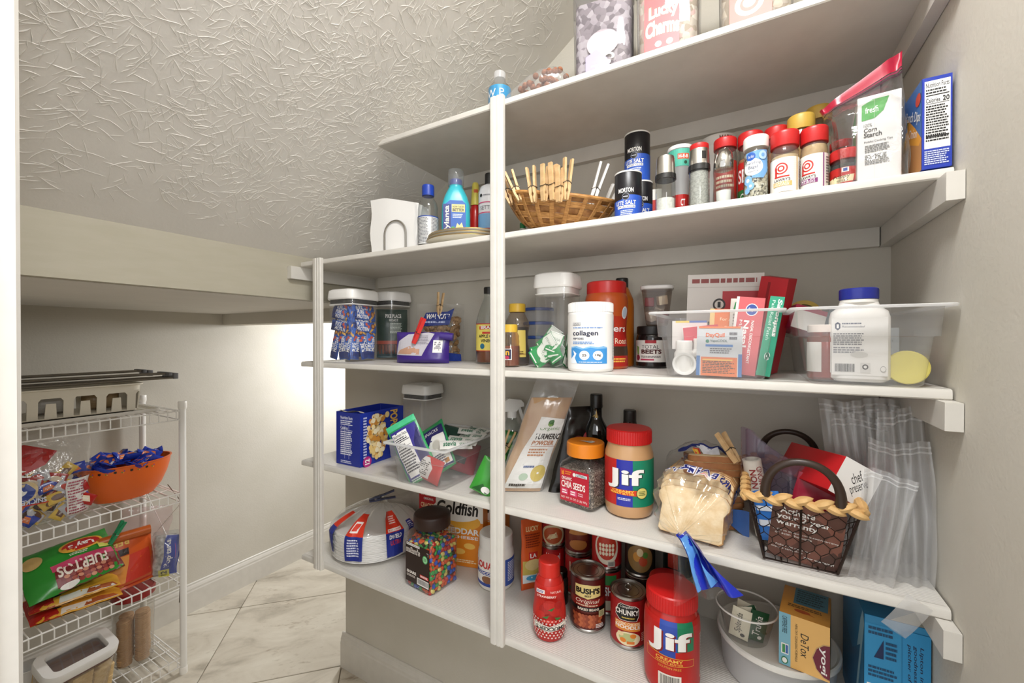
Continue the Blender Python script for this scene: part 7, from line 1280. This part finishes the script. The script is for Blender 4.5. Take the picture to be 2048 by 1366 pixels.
t = thing('candy_bag', 'large clear bag of mixed candy packets with red label', 'bag', (-1.985, .425, zt + .0006), R(80))
S = pouch(t, 'film', .21, .265, .13, [FILM], None, lambda v: (.6 + .4 * min(1, v / .1)) * max(.1, 1 - max(0, v - .45) * 1.7) ** .7, 97, .008, power=5)
bagprint(t, S, .21, .265, [('p', [(.0, .55), (.5, .72), (.62, .86), (.3, .97), (0, .95)], '#a8241f'), ('t', 'ANGEL', .06, .62, .34, .7, WHT, {'b': .03, 'tilt': -8}), ('e', .24, .44, .2, .13, '#c9b48a'), ('e', .24, .44, .175, .11, '#2c3f8a'), ('e', .24, .45, .09, .05, '#e2e0da'), ('t', 'SNICKERS', .2, .3, .52, .36, '#c9d0ea', {'rot': 180, 'b': .02}), ('r', .18, .285, .54, .30, '#c23a2a'), ('r', .72, .05, .97, .5, '#cfcac6'), ('l', .74, .07, .95, .48, 12, '#9a4a5a')], step=.012)
bpy.context.view_layer.update(); TW = t.matrix_world.copy(); rnd = random.Random(23)
for i in range(34):
    u, v = rnd.uniform(-.8, .8), rnd.uniform(.06, .66); th = .052 * (1 if v < .45 else .6); k = rnd.choice(['red', 'brown', 'yellow', 'silver', 'brown', 'yellow', 'blue'])
    candy(i, TW @ Vector((u * .1, -th * rnd.uniform(.5, 1.0), v * .225)), (R(rnd.uniform(-25, 15)), R(rnd.uniform(-60, 60)), R(78 + rnd.uniform(-25, 25))), k, 'candy packets in the clear bag', k + ' wrapped candy packet inside the clear bag')
# --- third tier: snack bags
zt = TZ[2] + .006
def chips(lb, loc, W, H, T, col, rot, seed, items, mats=None): return leaning('chip_bag', lb, 'bag', loc, W, H, T, col, rot, seed, items, group='chip bags on the wire rack', step=.012, wr=.006)
chips('yellow chip bag lying flat at the bottom of the snack pile', (-1.915, .485, zt + .018), .215, .15, .035, '#dba238', (R(-80), R(2), R(86)), 101, [('p', [(0, .0), (.3, .0), (.2, .95), (0, .95)], '#a8201c'), ('p', [(.3, .02), (.95, .02), (.9, .12), (.32, .16)], '#e2ded6'), ('p', [(.55, .03), (.95, .03), (.9, .12), (.6, .14)], '#a8552c'), ('e', .3, .32, .08, .12, '#1f2a3a'), ('e', .3, .32, .05, .08, '#e2ded6')])
chips('yellow chip bag with red end lying on another yellow bag', (-1.918, .482, zt + .055), .21, .15, .04, '#dba238', (R(-78), R(1), R(84)), 102, [('p', [(0, .0), (.26, .0), (.2, .95), (0, .95)], '#a8201c'), ('p', [(.3, .02), (.95, .02), (.9, .12), (.32, .16)], '#e2ded6'), ('p', [(.6, .03), (.97, .03), (.92, .14), (.64, .15)], '#a8552c'), ('e', .28, .3, .08, .12, '#1f2a3a'), ('e', .28, .3, .05, .08, '#e2ded6')])
chips('green and maroon chip bag with upside down lettering topping the pile', (-1.912, .485, zt + .100), .225, .19, .07, '#2c8a2e', (R(-58), R(-6), R(88)), 103, [('p', [(.28, 0), (1, 0), (1, .36), (.3, .34)], '#7a1a20'), ('p', [(.28, .34), (1, .36), (1, .48), (.28, .46)], '#c9426a'), ('t', 'FUERTOS', .32, .2, .86, .4, '#f0e4d8', {'rot': 180, 'b': .03})] + [('e', .4 + .065 * (i % 8), .06 + .06 * (i // 8), .03, .03, ('#a84a34', '#c9876a', '#8a2f26')[i % 3]) for i in range(24)] + [('e', .66, .72, .24, .16, '#dba83c'), ('e', .66, .72, .21, .13, '#b8221f'), ('t', "Lay's", .52, .64, .8, .8, WHT, {'rot': 180, 'b': .03}), ('r', .82, .5, .96, .6, '#c9cf5a'), ('e', .15, .7, .1, .14, '#c9a86a'), ('l', .5, .5, .72, .56, 2, '#d8e8c8'), ('e', .4, .04, .1, .04, WHT)])
t = leaning('candy_bag', 'orange candy bag rolled over and clamped with a green clip', 'bag', (-1.985, .625, zt + .001), .17, .19, .085, '#c9541c', (R(-8), R(-4), R(82)), 105, [('p', [(.45, .02), (1, .02), (1, .62), (.6, .6)], '#c2301c'), ('p', [(.2, .02), (.45, .02), (.6, .6), (.3, .62)], '#d98a34'), ('t', "REESE", .2, .8, .62, .92, '#e2b84a', {'rot': 180, 'b': .03}), ('r', .05, .62, .6, .74, '#2a1a14')], prof='stand', step=.012)
mb = MB(); mb.tube([(-.07, -.012, .186), (.085, -.012, .178)], .017, 12); mb.build('rolled_top', M('#b5581f', .3), t)
pin('green plastic bag clip on the rolled orange bag', Vector((-1.962, .575, zt + .185)), Vector((-1.955, .612, zt + .255)), (1, .2, 0), 'clip', M('#1f8a58', .4), None, name='bag_clip')
t = leaning('pastry_pack', 'clear pack of foil wrapped pastries with dark blue label', 'pack', (-1.958, .724, zt + .001), .085, .165, .06, '#9c9a98', (R(-6), R(5), R(64)), 107, None, mats=[CL('#f2f2f2', .1, .9, .08, bump=.4)], wr=.005)
S = pouch(t, 'foil_packs', .07, .15, .045, [MN('#8d8a86', '#d6d4d0', 60, .25, bump=.6)], None, 'pillow', 108, .006)
bagprint(t, S, .085, .165, [('p', [(.42, .1), (1.0, .06), (1.0, .92), (.5, .95)], '#1f3a9a'), ('t', 'Pop·tarts', .52, .26, .78, .86, WHT, {'rot': 90, 'b': .03}), ('r', .86, .42, .92, .75, '#c9426a'), ('r', .36, .02, .74, .2, '#d6d05a'), ('t', '12', .44, .04, .66, .17, '#1f1d18', {'rot': 90, 'b': .04})])
t = thing('zipper_bag', 'pale pink clear bag propped behind the pastry pack', 'bag', (-2.10, .70, zt + .001), rot=(R(-6), R(8), R(70))); pouch(t, 'film', .16, .235, .02, [CL('#f6ecec', .22, .8, .15, bump=.4)], None, 'pillow', 109, .008)
# --- lowest tier: canister, wafer box, cup
zt = TZ[3] + .006
x, y, r = -2.05, .668, .064; t = at('cracker_canister', 'clear canister with dark red lid holding stacked crackers', 'canister', x, y, zt); h = .275
body(t, [(r * .86, 0), (r * .9, .003), (r * .98, h - .03)], CL('#f0efec', .08, .8, .05), 48, cap1=False); MB().lathe([(r * .98, h - .03), (r * 1.02, h - .028), (r * 1.03, h - .004), (r * .97, h), (r * .9, h - .004), (.002, h - .004)], 48).build('lid', M('#8c1a18', .35), t, ang=30)
bpy.context.view_layer.update(); TW = t.matrix_world.copy(); cm = MB().lathe([(.002, 0), (.020, 0), (.0215, .0012), (.0215, .003), (.020, .0042), (.002, .0042)], 20).mesh('round_cracker', MN('#b98f62', '#cda67a', 90, .8))
for (dx, dy, n) in ((-.026, -.026, 36), (.024, -.022, 40), (-.02, .022, 36), (.028, .024, 34)):
    for i in range(n):
        o = bpy.data.objects.new('round_cracker', cm); COL.objects.link(o); o.location = TW @ Vector((dx + random.uniform(-.0012, .0012), dy + random.uniform(-.0012, .0012), .004 + i * .0046)); tag(o, 'round tan cracker in a stack inside the red lidded canister', 'cracker', 'crackers in the canister')
q = P(158, 1303, .262); cx, cy = q.x, q.y; t = thing('storage_container', 'clear container with white framed window lid holding wafers', 'container', (cx - .035, cy - .012, zt + .018), R(6), 'white lidded storage containers'); t.rotation_euler = (0, R(15), R(6)); w_, d_, h = .135, .185, .19
sq_loft(t, [(w_ * .84, d_ * .84, .03, 0), (w_ * .9, d_ * .9, .035, .005), (w_ * .95, d_ * .95, .038, h - .03)], CL('#f0efec', .06, .8, .05), 'clear_body', 6, cap1=False)
qq = lambda e, zz, r_=.04: rr(w_ + e, d_ + e, r_ + e / 2, zz, 7)
MB().loft([qq(-.006, h - .03), qq(.0, h - .026), qq(.002, h - .006), qq(-.004, h), qq(-.05, h), qq(-.054, h - .004), qq(-.054, h - .02), qq(-.006, h - .03)], cap0=False, cap1=False).build('lid_frame', M('#dedcd8', .35), t, ang=30)
MB().loft([qq(-.05, h - .018), qq(-.05, h - .016)]).build('lid_window', CL('#ece8e4', .1, .8, .05), t)
sq_loft(t, [(w_ * .93, d_ * .93, .038, h - .036), (w_ * .965, d_ * .965, .038, h - .034), (w_ * .965, d_ * .965, .038, h - .03)], M('#6a4a44', .5), 'gasket', 6)
bpy.context.view_layer.update(); TW = t.matrix_world.copy()
wm = MB().rbox(.026, .052, .022, .002).mesh('wafer', MN('#cfae7a', '#dfc494', 120, .8, bump=.4))
for k in range(6):
    for i in range(4):
        for j in range(3):
            if k == 5 and (i + j) % 2: continue
            o = bpy.data.objects.new('wafer_cookie', wm); COL.objects.link(o); o.matrix_world = TW @ Matrix.Translation((-.042 + i * .028, -.056 + j * .056, .004 + k * .0225)) @ Matrix.Rotation(R(rnd.uniform(-3, 3)), 4, 'Z'); tag(o, 'pale tan wafer cookie inside the window lid container', 'cookie', 'wafers in the container')
leaning('snack_bag', 'blue foil bag folded above the wafers in the container', 'bag', TW @ Vector((-.02, .03, .142)), .07, .06, .012, '#2a3a86', (R(-84), 0, R(60)), 112, [('r', .6, .1, .95, .9, '#b9bcc8')])
pin('pale wooden clothespin lying above the wafers in the container', TW @ Vector((.012, -.055, .152)), TW @ Vector((.022, .02, .154)), (1, 0, 0))
x, y = P(62, 1366, .10).xy; t = at('drink_cup', 'white plastic cup on the lowest wire tier', 'cup', x + .02, y - .01, zt); body(t, [(.03, 0), (.032, .002), (.04, .1), (.042, .101), (.042, .104), (.039, .104), (.031, .01)], M('#dcdad6', .4))
